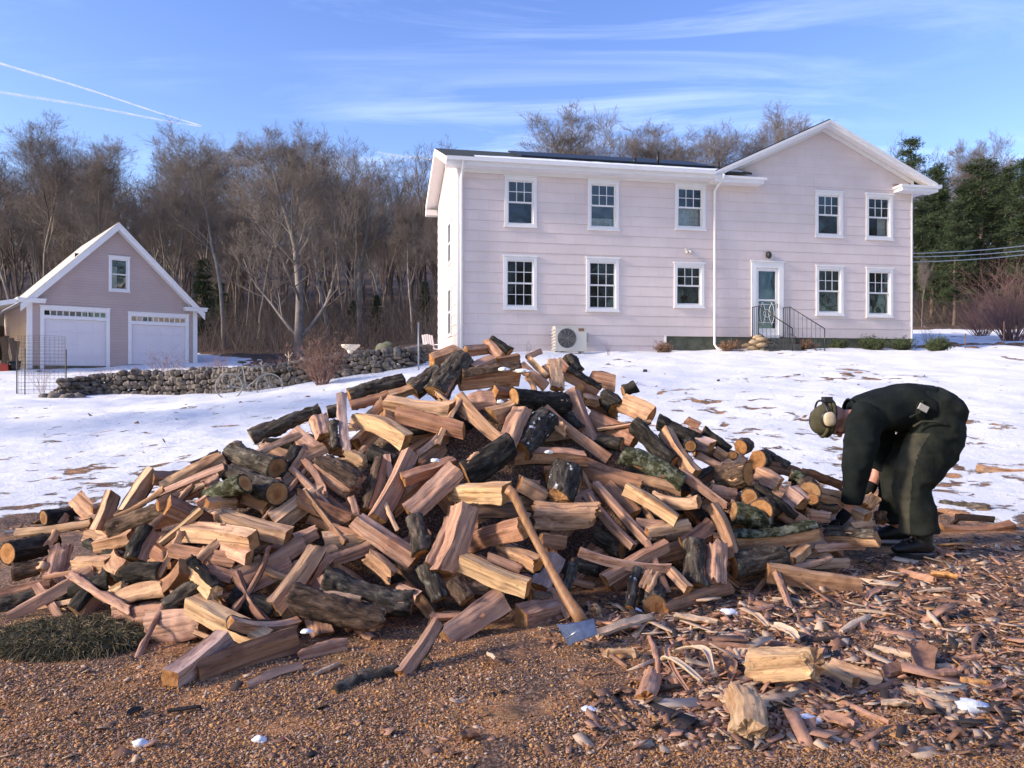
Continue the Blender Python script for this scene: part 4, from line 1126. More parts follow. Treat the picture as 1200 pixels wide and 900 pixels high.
# far wood: a mass of stems and twigs
def far_wood():
    rg = random.Random(77); segs = []
    small = [grow_tree(100+i, H=13, spread=.5, fork=.1, levels=4, dens=.9, r0=.12) for i in range(3)]
    arr = [np.array(a+b) for a, b in small]
    out = []
    for i in range(500):
        px = rg.uniform(-460, 1280)
        if i >= 380:      # the wood on the other sides of the yard
            a = rg.uniform(-2.75, .75)*1.0; D = rg.uniform(38, 62); X = math.sin(a-1.57)*D; Y = math.cos(a-1.57)*D-2
            X = D*math.cos(a-.2) ; Y = D*math.sin(a-.2)
            if Y > 8 or (X < 0 and Y > -12): continue
        elif 560 < px < 1040: continue
        else: Y = rg.uniform(72, 135); X = (px-CX)/F*Y
        if True: pass
        if i >= 380: A_s = 1.5
        else: A_s = .95 if Y < 98 else 1.3
        z_ = 0; A = arr[i % 3].copy(); s = rg.uniform(.7, 1.15)*A_s; an = rg.uniform(0, 6.28)
        c, s_ = math.cos(an)*s, math.sin(an)*s
        z = gz(X, Y)
        for o in (0, 3):
            x, y = A[:,o].copy(), A[:,o+1].copy(); A[:,o] = x*c-y*s_+X; A[:,o+1] = x*s_+y*c+Y; A[:,o+2] = A[:,o+2]*s+z
        A[:,6:8] *= 1.5; out.append(A)
    # brush: thin upright saplings
    r2 = np.random.RandomState(4); n = 14000
    px = r2.uniform(-80, 560, n); Y = r2.uniform(46, 78, n); X = (px-CX)/F*Y
    n2 = 3000; px2 = r2.uniform(1060, 1290, n2); Y2 = r2.uniform(48, 74, n2); X2 = (px2-CX)/F*Y2
    X = np.r_[X, X2]; Y = np.r_[Y, Y2]
    z = ground_z(X, Y); h = r2.uniform(.6, 4.5, len(X))
    h *= r2.uniform(.25, 1, len(X)); dx, dy = r2.normal(0, .45, len(X)), r2.normal(0, .45, len(X))
    rr = r2.uniform(.006, .018, len(X))
    out.append(np.stack([X, Y, z, X+dx*h, Y+dy*h, z+h, rr, rr*.4], 1))
    V, Q = prisms(np.concatenate(out), 3)
    o = bpy.data.objects.new('distant_woods', fast_mesh('distant_woods', V, Q, simple('far_twigs', (.12,.092,.08), .95, noise=.55, nscale=.35))); COL.objects.link(o)
    tag(o, 'brown tangle of leafless brush and far trees closing the background', 'woods', kind='stuff')
far_wood()
# ---------------------------------------------------------------- buildings
class Frame:
    def __init__(s, ox, oy, ang):
        s.o = (ox, oy); s.a = ang; s.u = (math.cos(ang), math.sin(ang)); s.b = (-math.sin(ang), math.cos(ang))
    def lx(s, px, ly=0.0):
        r = (px-CX)/F; ox = s.o[0]+s.b[0]*ly; oy = s.o[1]+s.b[1]*ly
        return (r*oy-ox)/(s.u[0]-r*s.u[1])
    def at(s, px, py, ly=0.0):
        l = s.lx(px, ly); Y = s.o[1]+s.u[1]*l+s.b[1]*ly
        return l, CZ+(HY-py)/F*Y
    def rect(s, x0, y0, x1, y1, ly=0.0):
        a = s.at(x0, y0, ly); b = s.at(x1, y1, ly); c = s.at(x0, y1, ly); d = s.at(x1, y0, ly)
        return a[0], b[0], (c[1]+b[1])/2, (a[1]+d[1])/2     # x0,x1,z0,z1
    def world(s, lx, ly, z): return Vector((s.o[0]+s.u[0]*lx+s.b[0]*ly, s.o[1]+s.u[1]*lx+s.b[1]*ly, z))

def siding(mb, x0, x1, z0, z1, h, holes, proud, lim=None, mat_i=0, y0=0.0, axis='x', flip=False):
    """rows of lapped boards on the plane y=y0 (outward -y); lim(z) -> (xa, xb) for gables"""
    z = z0
    def pt(a, out, zz): return (a, y0-out, zz) if axis == 'x' else (y0-out if not flip else y0+out, a, zz)
    while z < z1-1e-4:
        zt = min(z+h, z1)
        cuts = sorted({z, zt, *[q for hl in holes for q in (hl[2], hl[3]) if z < q < zt]})
        for a, b in zip(cuts[:-1], cuts[1:]):
            pa = proud*(1-(a-z)/h); pb = proud*(1-(b-z)/h)
            iv = [(x0, x1, x0, x1)] if lim is None else [(lim(a)[0], lim(a)[1], lim(b)[0], lim(b)[1])]
            zm = (a+b)/2
            xs = sorted([(hl[0], hl[1]) for hl in holes if hl[2] < zm < hl[3]])
            L0, R0, L1, R1 = iv[0]; cur0, cur1 = L0, L1
            parts = []
            for ha, hb in xs: parts.append((cur0, ha, cur1, ha)); cur0 = cur1 = hb
            parts.append((cur0, R0, cur1, R1))
            for (l0, r0_, l1, r1_) in parts:
                if r0_-l0 < 1e-3: continue
                q = [pt(l0, pa, a), pt(r0_, pa, a), pt(r1_, pb, b), pt(l1, pb, b)]
                if (axis == 'y') != flip: q = q[::-1]
                mb.quad(*q, mat_i)
                if a == z and z > z0: 
                    q = [pt(l0, 0, a), pt(r0_, 0, a), pt(r0_, pa, a), pt(l0, pa, a)]
                    mb.quad(*q, mat_i)
        z = zt

def window(par, r, style='6/1', label=None, curtain=None, trim=.10, y=0.0, cols=3, rows=2):
    """r = outer casing rect x0,x1,z0,z1 on plane y; returns hole rect"""
    x0, x1, z0, z1 = r
    m = MB(); d = .035
    ix0, ix1, iz0, iz1 = x0+trim, x1-trim, z0+trim*.8, z1-trim
    m.bb(x0, ix0, y-d, y+.10, z0, z1); m.bb(ix1, x1, y-d, y+.10, z0, z1)
    m.bb(ix0, ix1, y-d+.002, y+.10, iz1, z1); m.bb(x0-.03, x1+.03, y-d-.035, y-.014, z1+.001, z1+.05)
    m.bb(ix0, ix1, y-d+.002, y+.10, z0, iz0); m.bb(x0-.025, x1+.025, y-d-.04, y-.014, z0-.045, z0-.001)
    w = m.build('window', M_white, par)
    if label: w['label'] = label
    s = MB(); st = .045; zm = (iz0+iz1)/2
    def sash(za, zb, yy, grid):
        s.bb(ix0, ix0+st, yy, yy+.03, za, zb); s.bb(ix1-st, ix1, yy, yy+.03, za, zb)
        s.bb(ix0+st, ix1-st, yy+.001, yy+.029, za, za+st); s.bb(ix0+st, ix1-st, yy+.001, yy+.029, zb-st, zb)
        if grid:
            gw = (ix1-ix0-2*st)/cols; gh = (zb-za-2*st)/rows
            for i in range(1, cols): s.bb(ix0+st+gw*i-.010, ix0+st+gw*i+.010, yy+.004, yy+.026, za+st, zb-st)
            for j in range(1, rows): s.bb(ix0+st, ix1-st, yy+.006, yy+.024, za+st+gh*j-.010, za+st+gh*j+.010)
    sash(zm-.02, iz1, y+.028, True); sash(iz0, zm+.02, y+.062, style == '6/6')
    s.build('sash', M_white, w)
    g = MB(); g.quad((ix0+st, y+.045, zm), (ix1-st, y+.045, zm), (ix1-st, y+.045, iz1-st), (ix0+st, y+.045, iz1-st))
    g.quad((ix0+st, y+.078, iz0+st), (ix1-st, y+.078, iz0+st), (ix1-st, y+.078, zm), (ix0+st, y+.078, zm))
    g.build('pane', M_glass, w)
    if curtain:
        c = MB(); a, b, za, zb = curtain   # fractions
        xa = ix0+(ix1-ix0)*a; xb = ix0+(ix1-ix0)*b; n = 24
        G = np.zeros((2, n+1, 3)); t = np.linspace(0, 1, n+1)
        for i, zz in enumerate((iz0+(iz1-iz0)*za, iz0+(iz1-iz0)*zb)):
            G[i,:,0] = xa+(xb-xa)*t; G[i,:,1] = y+.16+.02*np.sin(t*34); G[i,:,2] = zz
        c.grid(G); c.build('curtain', M_curtain, w)
    return (x0+.02, x1-.02, z0+.02, z1-.02)

# ================= the house
HF = Frame(-1.65, 23.66, math.atan2(.198, .98))
house = empty('farmhouse', (HF.o[0], HF.o[1], 0), HF.a)
tag(house, 'big two-storey pale pink house with white trim and right-hand gable', 'house')
XR = HF.lx(1068); XJ = HF.lx(780)
DEP = 6.0
wins = [((591.3,207.8,628.8,265.4),'6/1','upper window nearest the left corner',None),
        ((688.8,212.3,725,269),'6/1','upper middle window of the wing',(0,1,0,.22)),
        ((791,216.8,826.5,268.8),'6/1','upper window with pale curtain in the lower sash',(0,1,0,.5)),
        ((590,301,629,361.8),'6/6',None,None), ((687,303.3,725,364.2),'6/6',None,None),
        ((789.7,309,824.8,359.8),'6/1',None,None),
        ((955.4,225.4,987.2,277.5),'6/1',None,None), ((1014.5,228.5,1045.7,280.3),'6/1','upper right window with a drawn white curtain',(.55,.95,0,.5)),
        ((956,312.5,988,368.9),'6/1',None,None), ((1014.9,315,1045.7,371),'6/1',None,None)]
holes = []
for r, st, lb, cu in wins:
    holes.append(window(house, HF.rect(*r), st, lb, cu))
dr = HF.rect(880, 307.5, 917.5, 394); holes.append((dr[0]+.02, dr[1]-.02, dr[2], dr[3]-.02))
EZ = 7.78; GX = 12.42; GA = 9.86; GS = (GA-7.93)/4.1
ZB = 2.56
mb = MB()
siding(mb, 0, XJ, 1.60, ZB, .32, [], .010)
siding(mb, 0, XR, ZB, EZ, .32, holes, .010)
def lim(z): k = (GA-.22-z)/GS; return (max(8.95, GX-k), min(XR, GX+k))
siding(mb, 8.95, XR, EZ, GA-.30, .32, [], .010, lim)
# left end wall with a gable to the ridge
RZ = 9.06
siding(mb, 0, DEP, 1.60, EZ, .32, [(1.6,2.5,5.0,6.4),(1.6,2.5,2.6,4.2)], .016, None, 0, 0.0, 'y')
siding(mb, 0, DEP, EZ, RZ-.1, .32, [], .010, lambda z: ((z-EZ)/(RZ-EZ)*DEP/2, DEP-(z-EZ)/(RZ-EZ)*DEP/2), 0, 0.0, 'y')
# right end, back
mb.quad((XR,0,1.4),(XR,9,1.4),(XR,9,EZ),(XR,0,EZ)); mb.quad((0,DEP,1.4),(0,DEP,EZ),(XR,9,EZ),(XR,9,1.4))
mb.build('wall', M_siding, house)
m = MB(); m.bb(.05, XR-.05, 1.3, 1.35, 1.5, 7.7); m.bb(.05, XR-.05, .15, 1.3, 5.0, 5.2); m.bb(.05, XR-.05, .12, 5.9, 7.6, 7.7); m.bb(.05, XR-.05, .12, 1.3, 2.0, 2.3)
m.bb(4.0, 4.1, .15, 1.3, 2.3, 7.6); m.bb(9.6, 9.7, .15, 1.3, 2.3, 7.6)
m.build('interior', M_room_shade, house)  # partitions and floors coloured near-black to stand for room shade behind the windows
# corner boards
m = MB(); m.bb(-.03, .10, -.035, .0, 1.6, EZ); m.bb(-.036, -.004, 0, .12, 1.6, EZ); m.bb(XR-.02, XR+.03, -.034, .1, 2.3, EZ)
m.build('corner_board', M_white, house)
# foundation
m = MB(); m.bb(XJ+.02, XR-.04, .02, .3, 1.7, ZB+.01); m.build('foundation', M_found, house)
m = MB(); m.bb(XJ-.03, XJ+.02, -.03, .0, 1.8, ZB+.03); m.build('downpipe_stub', M_white, house)
# roof of the wing
oh = .42
m = MB(); sl = (RZ+.05-7.90)/(DEP/2+oh)
def zr(y): return RZ+.06-abs(y-DEP/2)*sl
xa, xb = -.42, 9.6
for s_ in (0, 1):
    ya, yb = (-oh, DEP/2) if s_ == 0 else (DEP+oh, DEP/2)
    A = [(xa,ya,zr(ya)),(xb,ya,zr(ya)),(xb,yb,zr(yb)),(xa,yb,zr(yb))]
    B = [(p[0],p[1],p[2]-.07) for p in A]
    m.add(A+B, [(0,1,2,3),(7,6,5,4),(0,4,5,1),(1,5,6,2),(3,2,6,7),(0,3,7,4)] if s_ == 0 else [(3,2,1,0),(4,5,6,7),(1,5,4,0),(2,6,5,1),(7,6,2,3),(4,7,3,0)])
roof = m.build('roof', M_shingle, house)
# roof of the gable wing
m = MB(); yf, ybk = -.42, 9.5
for sgn in (-1, 1):
    xe = GX+sgn*4.12; ze = GA-.0-4.12*GS
    A = [(GX,yf,GA),(xe,yf,ze),(xe,ybk,ze),(GX,ybk,GA)]; B = [(p[0],p[1],p[2]-.06) for p in A]
    f = [(0,1,2,3),(7,6,5,4),(0,4,5,1),(1,5,6,2),(2,6,7,3)]
    m.add(A+B, f if sgn < 0 else [q[::-1] for q in f])
m.build('roof', M_shingle, house)
# rake boards, soffit and frieze of the gable
m = MB()
def rake(xm, za, half, slope, yf, yw, wd, sx_=(-1, 1), drop=.06):
    for sgn in sx_:
        x1 = xm+sgn*half; z1_ = za-half*slope
        top0, top1 = za-drop, z1_-drop
        q = [(xm,yf-.02,top0),(x1,yf-.02,top1),(x1,yf-.02,top1-wd),(xm,yf-.02,top0-wd)]
        q2 = [(a,yf+.03,c) for a, b_, c in q]
        m.add(q+q2, [(0,1,2,3),(7,6,5,4),(3,2,6,7),(0,4,5,1),(1,5,6,2)] if sgn < 0 else [(3,2,1,0),(4,5,6,7),(7,6,2,3),(1,5,4,0),(2,6,5,1)])
        # crown strip
        q = [(xm,yf-.06,top0+.02),(x1,yf-.06,top1+.02),(x1,yf-.06,top1-.07),(xm,yf-.06,top0-.07)]; q2 = [(a,yf-.021,c) for a, b_, c in q]
        m.add(q+q2, [(0,1,2,3),(3,2,6,7),(0,4,5,1),(1,5,6,2)] if sgn < 0 else [(3,2,1,0),(7,6,2,3),(1,5,4,0),(2,6,5,1)])
        # soffit
        s0, s1 = top0-wd*.55, top1-wd*.55
        q = [(xm,yf+.03,s0),(x1,yf+.03,s1),(x1,yw,s1),(xm,yw,s0)]; m.add(q, [(0,1,2,3)] if sgn > 0 else [(3,2,1,0)])
        # frieze against the wall
        q = [(xm,yw-.045,s0-.01),(x1-sgn*.62,yw-.045,s1+.62*slope-.01),(x1-sgn*.62,yw-.045,s1+.62*slope-.16),(xm,yw-.045,s0-.16)]
        q2 = [(a,yw-.004,c) for a, b_, c in q]
        m.add(q+q2, [(0,1,2,3),(3,2,6,7)] if sgn < 0 else [(3,2,1,0),(7,6,2,3)])
rake(GX, GA, 4.12, GS, yf, -.02, .17)
m.build('rake_board', M_white, house)
# eave returns
m = MB(); zz = EZ-.02
m.bb(GX-4.16, GX-4.16+1.75, -.46, -.01, zz-.20, zz-.08); m.bb(GX-4.2, GX-4.12+1.80, -.50, -.01, zz-.08, zz+.0)
m.bb(XR-.72, GX+4.14, -.46, -.01, zz-.16, zz-.04); m.bb(XR-.77, GX+4.20, -.50, -.01, zz-.04, zz+.04)
m.add([(GX-4.2,-.50,zz),(GX-2.32,-.50,zz),(GX-2.32,-.01,zz+.12),(GX-4.2,-.01,zz+.12)], [(0,1,2,3)])
m.add([(XR-.77,-.50,zz+.04),(GX+4.2,-.50,zz+.04),(GX+4.2,-.01,zz+.16),(XR-.77,-.01,zz+.16)], [(0,1,2,3)])
m.bb(XR+.05, GX+4.12, -.4, 9.3, zz-.05, zz+.02)
m.build('eave_return', M_white, house)
m = MB(); m.bb(XR+.52, GX+4.30, -.45, 9.4, zz-.02, zz+.10); m.build('gutter', M_white, house)
# wing eave: fascia, gutter, soffit, frieze
m = MB(); ze = zr(-oh)
m.bb(xa, 8.30, -oh-.025, -oh+.015, ze-.27, ze-.05); m.bb(xa, 8.30, -oh+.015, -.012, ze-.27, ze-.24); m.bb(-.03, 8.9, -.05, -.02, ze-.38, ze-.27)
m.build('fascia', M_white, house)
m = MB(); m.bb(xa, 8.28, -oh-.14, -oh-.027, ze-.15, ze-.04); m.build('gutter', M_white, house)
# left gable end rakes
m = MB()
for s_ in (0, 1):
    ya, yb = (-oh, DEP/2) if s_ == 0 else (DEP+oh, DEP/2)
    q = [(xa-.02,ya,zr(ya)-.02),(xa-.02,yb,zr(yb)-.02),(xa-.02,yb,zr(yb)-.25),(xa-.02,ya,zr(ya)-.27)]; q2 = [(xa+.02,b_,c) for a, b_, c in q]
    f = [(0,1,2,3),(7,6,5,4),(3,2,6,7),(0,4,5,1),(0,3,7,4)]
    m.add(q+q2, f if s_ == 1 else [k[::-1] for k in f])
    q = [(xa+.02,ya,zr(ya)-.22),(xa+.02,yb,zr(yb)-.22),(-.01,yb,zr(yb)-.22),(-.01,ya,zr(ya)-.22)]; m.add(q, [(0,1,2,3)])
m.bb(xa-.03, -.02, DEP+.05, DEP+oh, 7.45, 7.66)
m.build('rake_board', M_white, house)
# end wall windows (seen almost edge on)
for z0, z1 in ((4.98, 6.42), (2.58, 4.22)):
    m = MB(); m.bb(-.05, .05, 1.58, 1.70, z0, z1); m.bb(-.05, .05, 2.40, 2.52, z0, z1); m.bb(-.05, .05, 1.70, 2.40, z0, z0+.1); m.bb(-.05, .05, 1.70, 2.40, z1-.1, z1); m.bb(-.03, .03, 1.70, 2.40, (z0+z1)/2-.03, (z0+z1)/2+.03)
    w_ = m.build('window', M_white, house); g = MB(); g.quad((0.0,1.7,z0+.1),(0.0,1.7,z1-.1),(0.0,2.4,z1-.1),(0.0,2.4,z0+.1)); g.build('pane', M_glass, w_)
# downspouts
def spout(lx, zt, zb, foot=None, name='downspout'):
    m = MB(); p = [(lx, -oh-.08, zt), (lx, -oh-.08, zt-.10), (lx-.12 if foot else lx, -.09, zt-.45), (lx-.12 if foot else lx, -.09, zb)]
    if foot: p += [(lx-.08, -.16, zb-.12), (lx+foot, -.42, zb-.26)]
    m.tube(p, .045, 8); m.build(name, M_white, house)
spout(HF.lx(840), ze-.12, 2.30, .75)
spout(HF.lx(540.5), ze-.12, 1.75)
# snow lying on the roof eave and the raised dark solar panels
def snow_strip(x0, x1, y0, y1, seed):
    m = MB(); n = int((x1-x0)/.12); G = np.zeros((7, n+1, 3)); t = np.linspace(x0, x1, n+1)
    for i in range(7):
        f = i/6; wv = .10*fbm(t*.7, i*.3, 0, seed)+.05*fbm(t*3, 1, 0, seed)
        yy = y0+(y1-y0)*f+wv*f; G[i,:,0] = t; G[i,:,1] = yy; G[i,:,2] = zr(yy*1.0)+.004+.035*math.sin(math.pi*min(1, f*1.0))*(1+.5*fbm(t*2, i, 0, seed+3))
    G[-1,:,2] = np.array([zr(v) for v in G[-1,:,1]])+.004
    m.grid(G); o = m.build('roof_snow', M_snow_clump, house); o['label'] = 'strip of white snow along the dark eave'; return o
def zr_arr(y): return RZ+.06-np.abs(y-DEP/2)*sl
_z = zr; zr = lambda y: zr_arr(np.asarray(y, float))
snow_strip(.45, 9.3, -.40, .10, 4)
m = MB()
px0 = HF.lx(617); 
ya, yb = .75, 3.0
A = [(px0,ya,float(zr(ya))+.07),(8.9,ya,float(zr(ya))+.07),(8.9,yb,float(zr(yb))+.07),(px0,yb,float(zr(yb))+.07)]; B = [(p[0],p[1],p[2]-.05) for p in A]
m.add(A+B, [(0,1,2,3),(7,6,5,4),(0,4,5,1),(1,5,6,2),(3,2,6,7),(0,3,7,4)])
for k in range(8):
    xx = px0+.1+k*(8.7-px0)/7; m.bb(xx, xx+.04, ya+.1, ya+.14, float(zr(ya+.1))-.01, float(zr(ya+.1))+.06)
pn = m.build('solar_panel', simple('solar_glass', (.012,.016,.018), .5), house); pn['label'] = 'low dark panel array along the ridge'
for px, hgt, rr in ((771,.42,.05),(744,.16,.06),(842,.22,.04)):
    m = MB(); lx = HF.lx(px, 1.0); m.tube([(lx, 1.0, float(zr(1.0))-.05), (lx, 1.0, float(zr(1.0))+hgt)], rr, 8); m.build('vent_pipe', M_black, house)
# door
x0, x1, z0, z1 = dr
m = MB(); m.bb(x0, x0+.17, -.05, .1, z0, z1); m.bb(x1-.17, x1, -.05, .1, z0, z1); m.bb(x0+.17, x1-.17, -.049, .1, z1-.19, z1); m.bb(x0-.04, x1+.04, -.09, -.018, z1+.001, z1+.05); m.bb(x0+.17, x1-.17, -.10, .1, z0-.06, z0+.04)
m.build('door_frame', M_white, house)
a, b, c, d_ = x0+.175, x1-.175, z0+.045, z1-.195
m = MB(); m.bb(a, a+.10, .0, .035, c, d_); m.bb(b-.10, b, .0, .035, c, d_); m.bb(a+.10, b-.10, .001, .034, d_-.10, d_); m.bb(a+.10, b-.10, .001, .034, c, c+.62*0+.22); zc = c+(d_-c)*.52
m.bb(a+.10, b-.10, .001, .034, zc-.03, zc+.03)
dor = m.build('storm_door', M_white, house)
m = MB(); m.quad((a+.1,.018,c+.22),(b-.1,.018,c+.22),(b-.1,.018,d_-.1),(a+.1,.018,d_-.1)); m.build('pane', M_glass, dor)
m = MB(); m.bb(a, b, .09, .13, c, d_); m.build('door', simple('blue_door_paint', (.03,.09,.16), .5), house)
m = MB()
for k in range(2):   # decorative iron scrolls on the lower half
    for s_ in (-1, 1):
        xc = (a+b)/2; zq = c+.30+(zc-c-.33)*.5; hh = (zc-c-.33)*.5
        t = np.linspace(-1.15, 1.15, 9); m.tube([(xc+s_*(.06+.20*(1-math.cos(q))*1.2) if k else xc+s_*(.26-.20*(1-math.cos(q))), -.006, zq+hh*math.sin(q)*.98) for q in t], .010, 5)
m.tube([((a+b)/2+.13*math.cos(q), -.006, zq+.13*math.sin(q)) for q in np.linspace(0, 6.28, 14)], .010, 5)
for q in (-.22, .22): m.tube([((a+b)/2-.30, -.006, zq+q*hh/.3), ((a+b)/2+.30, -.006, zq+q*hh/.3)], .008, 5)
m.build('door_scroll', M_white, dor)
m = MB(); m.tube([(b-.06,-.01,zc-.12),(b-.06,-.06,zc-.12),(b-.06,-.06,zc-.24),(b-.06,-.01,zc-.24)], .012, 6); m.build('door_handle', M_darkmetal, dor)
# door lamp, flood light, meter box
m = MB(); lx, lz = HF.at(899, 299); m.box((lx,-.03,lz), (.10,.05,.18)); m.blob((lx,-.13,lz-.02), (.085,.085,.12), 8, 12); m.tube([(lx,-.03,lz+.07),(lx,-.13,lz+.10)], .02, 6); m.build('door_lamp', M_black, house)
m = MB(); lx, lz = HF.at(805, 295); m.box((lx,-.03,lz+.06), (.14,.05,.10)); m.tube([(lx-.03,-.06,lz+.02),(lx-.06,-.14,lz-.06)], [.03,.05], 8); m.tube([(lx+.05,-.06,lz+.02),(lx+.10,-.14,lz-.05)], [.03,.05], 8); m.build('flood_light', M_cream, house)
m = MB(); lx, lz = HF.at(1071, 360); m.box((XR+.10, .3, lz), (.16, .25, .45)); m.tube([(XR+.08,.3,lz+.2),(XR+.08,.3,7.2)], .025, 6); m.build('meter_box', M_grey, house)
# steps with two railings
sxa, sxb = x0-.05, x1+.12
m = MB()
for k in range(3): m.bb(sxa-.0, sxb, -.55-.34*k, -.018-(.0 if k == 0 else .532+.34*(k-1)), 1.8, z0-.10-.20*k)
m.build('doorstep', simple('grey_stone_step', (.12,.115,.10), .9, noise=.4, nscale=5, bump=.4), house)
def railing(lx, skew):
    m = MB(); zt = z0+.95; p0 = (lx, -.45, zt); yb = -1.55; zb = zt-.78
    lx2 = lx+skew
    m.tube([(lx,-.05,zt),(lx,-.45,zt),(lx2,yb,zb)], .016, 6); m.tube([(lx,-.45,zt),(lx,-.45,z0-.3)], .016, 6); m.tube([(lx2,yb,zb),(lx2,yb,1.9)], .016, 6); m.tube([(lx,-.05,zt),(lx,-.05,z0-.1)], .014, 6)
    m.tube([(lx,-.45,z0+.08),(lx2,yb,zb-.86)], .012, 6)
    for k in range(1, 8):
        t = k/8; m.tube([(lx+skew*t,-.45+(yb+.45)*t,zt-.78*t),(lx+skew*t,-.45+(yb+.45)*t,z0+.08+(zb-.86-z0-.08)*t)], .007, 5, cap=False)
    for k in range(1, 3): m.tube([(lx,-.05-.4*k/3,zt),(lx,-.05-.4*k/3,z0-.05)], .007, 5, cap=False)
    m.build('stair_railing', M_black, house)
railing(x0+.02, .55); railing(x1-.02, .55)
# things by the house wall
# heat pump
lx0, lx1, hz0, hz1 = HF.rect(648, 383, 684, 412, -.45)
hp = empty('heat_pump', HF.world(lx0, -.75, hz0), HF.a); tag(hp, 'cream outdoor heat pump unit standing against the house wall', 'heat pump')
W_, H_ = lx1-lx0, hz1-hz0
m = MB(); m.bb(0, W_, 0, .34, 0, H_-.03); m.bb(-.012, W_+.012, -.012, .352, H_-.03, H_); m.bb(W_*.70, W_*.705, -.004, 0, 0, H_-.03); m.build('casing', M_cream, hp)
m = MB(); cx_, cz_ = W_*.37, H_*.52; rr = H_*.39
for k in range(9): 
    q = rr*(k+1)/9; m.tube([(cx_+q*math.cos(t), -.02, cz_+q*math.sin(t)) for t in np.linspace(0, 6.2832, 29)], .0045, 4, cap=False)
for k in range(10): t = k*math.pi/5; m.tube([(cx_, -.022, cz_), (cx_+rr*math.cos(t), -.022, cz_+rr*math.sin(t))], .004, 4)
m.build('fan_grille', M_grey, hp)
m = MB(); t = np.arange(28)*2*math.pi/28; m.add([(cx_+rr*.98*math.cos(a_), -.003, cz_+rr*.98*math.sin(a_)) for a_ in t], [tuple(range(28))]); m.build('fan_opening', M_black, hp)
m = MB(); 
for k in range(7): m.bb(-.05, -.013, .02, .32, H_*(.06+k*.13), H_*(.06+k*.13)+.025)
m.build('side_fin', M_cream, hp)
m = MB(); m.bb(W_*.74, W_*.92, -.006, -.001, H_*.80, H_*.92); m.build('name_plate', simple('plate_red_gold', (.25,.12,.07), .5, noise=.6, nscale=30), hp)
m = MB(); m.bb(.08, .16, 0, .34, -.55, -.001); m.bb(W_-.16, W_-.08, 0, .34, -.55, -.001); m.build('stand', M_grey, hp)
m = MB(); sx0 = lx1+.10; m.bb(sx0, sx0+.16, -.10, -.02, hz1-.45, hz1-.15); m.tube([(sx0+.08,-.06,hz1-.45),(sx0+.06,-.12,hz1-.70),(lx1-.02,-.40,hz1-.75)], .018, 6); so_ = m.build('switch_box', M_grey, house)
# shrubs and litter along the foundation
def twig_plant(name, px, Y, h, r, seed, mats, n=60, label='', cat='shrub', group=None, leafy=0, ly=None, lean=.5, tw=.006, X=None):
    rg = random.Random(seed); X = (px-CX)/F*Y if X is None else X; z = gz(X, Y)-.03
    segs = []; leaf = []
    def br(p, d, L, rad, lv):
        q = p
        for i in range(3):
            d = d+np.array([rg.gauss(0,.16), rg.gauss(0,.16), rg.gauss(.02,.12)]); d /= np.linalg.norm(d)
            q2 = q+d*L/3; segs.append((*q, *q2, rad, rad*.8)); rad *= .8; q = q2
            if lv < 3 and rg.random() < .9:
                d2 = d+np.array([rg.gauss(0,.55), rg.gauss(0,.55), rg.gauss(.1,.35)]); d2 /= np.linalg.norm(d2); br(q, d2, L*rg.uniform(.45,.7), rad*.7, lv+1)
            if leafy: leaf.append(q)
    for i in range(n):
        a = rg.uniform(0, 6.28); k = rg.random()**.7*lean
        br(np.array([math.cos(a)*r*.25*rg.random(), math.sin(a)*r*.25*rg.random(), 0]), np.array([math.cos(a)*k, math.sin(a)*k, 1.0])/math.sqrt(1+k*k), h*rg.uniform(.5, .8), tw, 1)
    V, Q = prisms(segs, 3)
    mi = np.zeros(len(Q)); 
    if leafy:
        r2 = np.random.RandomState(seed); P = np.repeat(np.array(leaf), leafy, 0); P = P+r2.normal(0, .03, P.shape)
        a = r2.normal(0, 1, P.shape); a /= np.linalg.norm(a, axis=1)[:,None]; b = r2.normal(0, 1, P.shape); b /= np.linalg.norm(b, axis=1)[:,None]
        l = .035; LV = np.stack([P-a*l*.3, P+b*l, P+a*l*.3, P-b*l*.6], 1).reshape(-1, 3)
        LQ = np.arange(len(LV)).reshape(-1, 4)+len(V); V = np.concatenate([V, LV]); Q = np.concatenate([Q, LQ]); mi = np.r_[mi, np.ones(len(LQ))]
    o = bpy.data.objects.new(name, fast_mesh(name, V, Q, mats, mi)); COL.objects.link(o); o.location = (X, Y, z)
    tag(o, label, cat, group); return o
M_stem = simple('dry_stems', (.17,.10,.075), .9, noise=.4, nscale=3); M_pinkstem = simple('pinkish_twigs', (.24,.135,.115), .9, noise=.3, nscale=3)
M_leafg = simple('evergreen_leaves', (.055,.075,.03), .8, noise=.5, nscale=6); M_leafb = simple('dry_leaves', (.21,.12,.07), .9, noise=.5, nscale=8)
def hy(px, off): 
    l = HF.lx(px, -off); return HF.world(l, -off, 0)
for px, h, r, nn, mt, lf, lb in [(778,.35,.4,26,M_leafb,2,'dead leafy clump at the corner of the foundation'),(852,.35,.3,20,M_leafb,2,'dry reddish stems beside the foot of the downspout'),
      (868,.55,.3,20,M_stem,0,'bare twiggy shrub left of the stone pile by the steps'),(945,.3,.5,40,M_leafb,3,'low russet shrub right of the stair railing'),
      (985,.28,.5,40,M_leafg,3,'low green shrub under the lower left gable window'),(1022,.42,.7,60,M_leafg,4,'green spreading shrub under the right gable windows'),
      (1058,.40,.6,55,M_leafg,4,'dark green shrub at the right house corner')]:
    p = hy(px, .55); twig_plant('low_shrub', 0, p.y, h, r, int(px), [M_stem, mt], nn, lb, 'shrub', 'low shrubs along the house foundation', lf, X=p.x, lean=1.0)
twig_plant('low_shrub', 1098, 25.2, .42, .6, 91, [M_stem, M_leafg], 55, 'green shrub standing free on the snow right of the house', 'shrub', None, 4, lean=1.1)
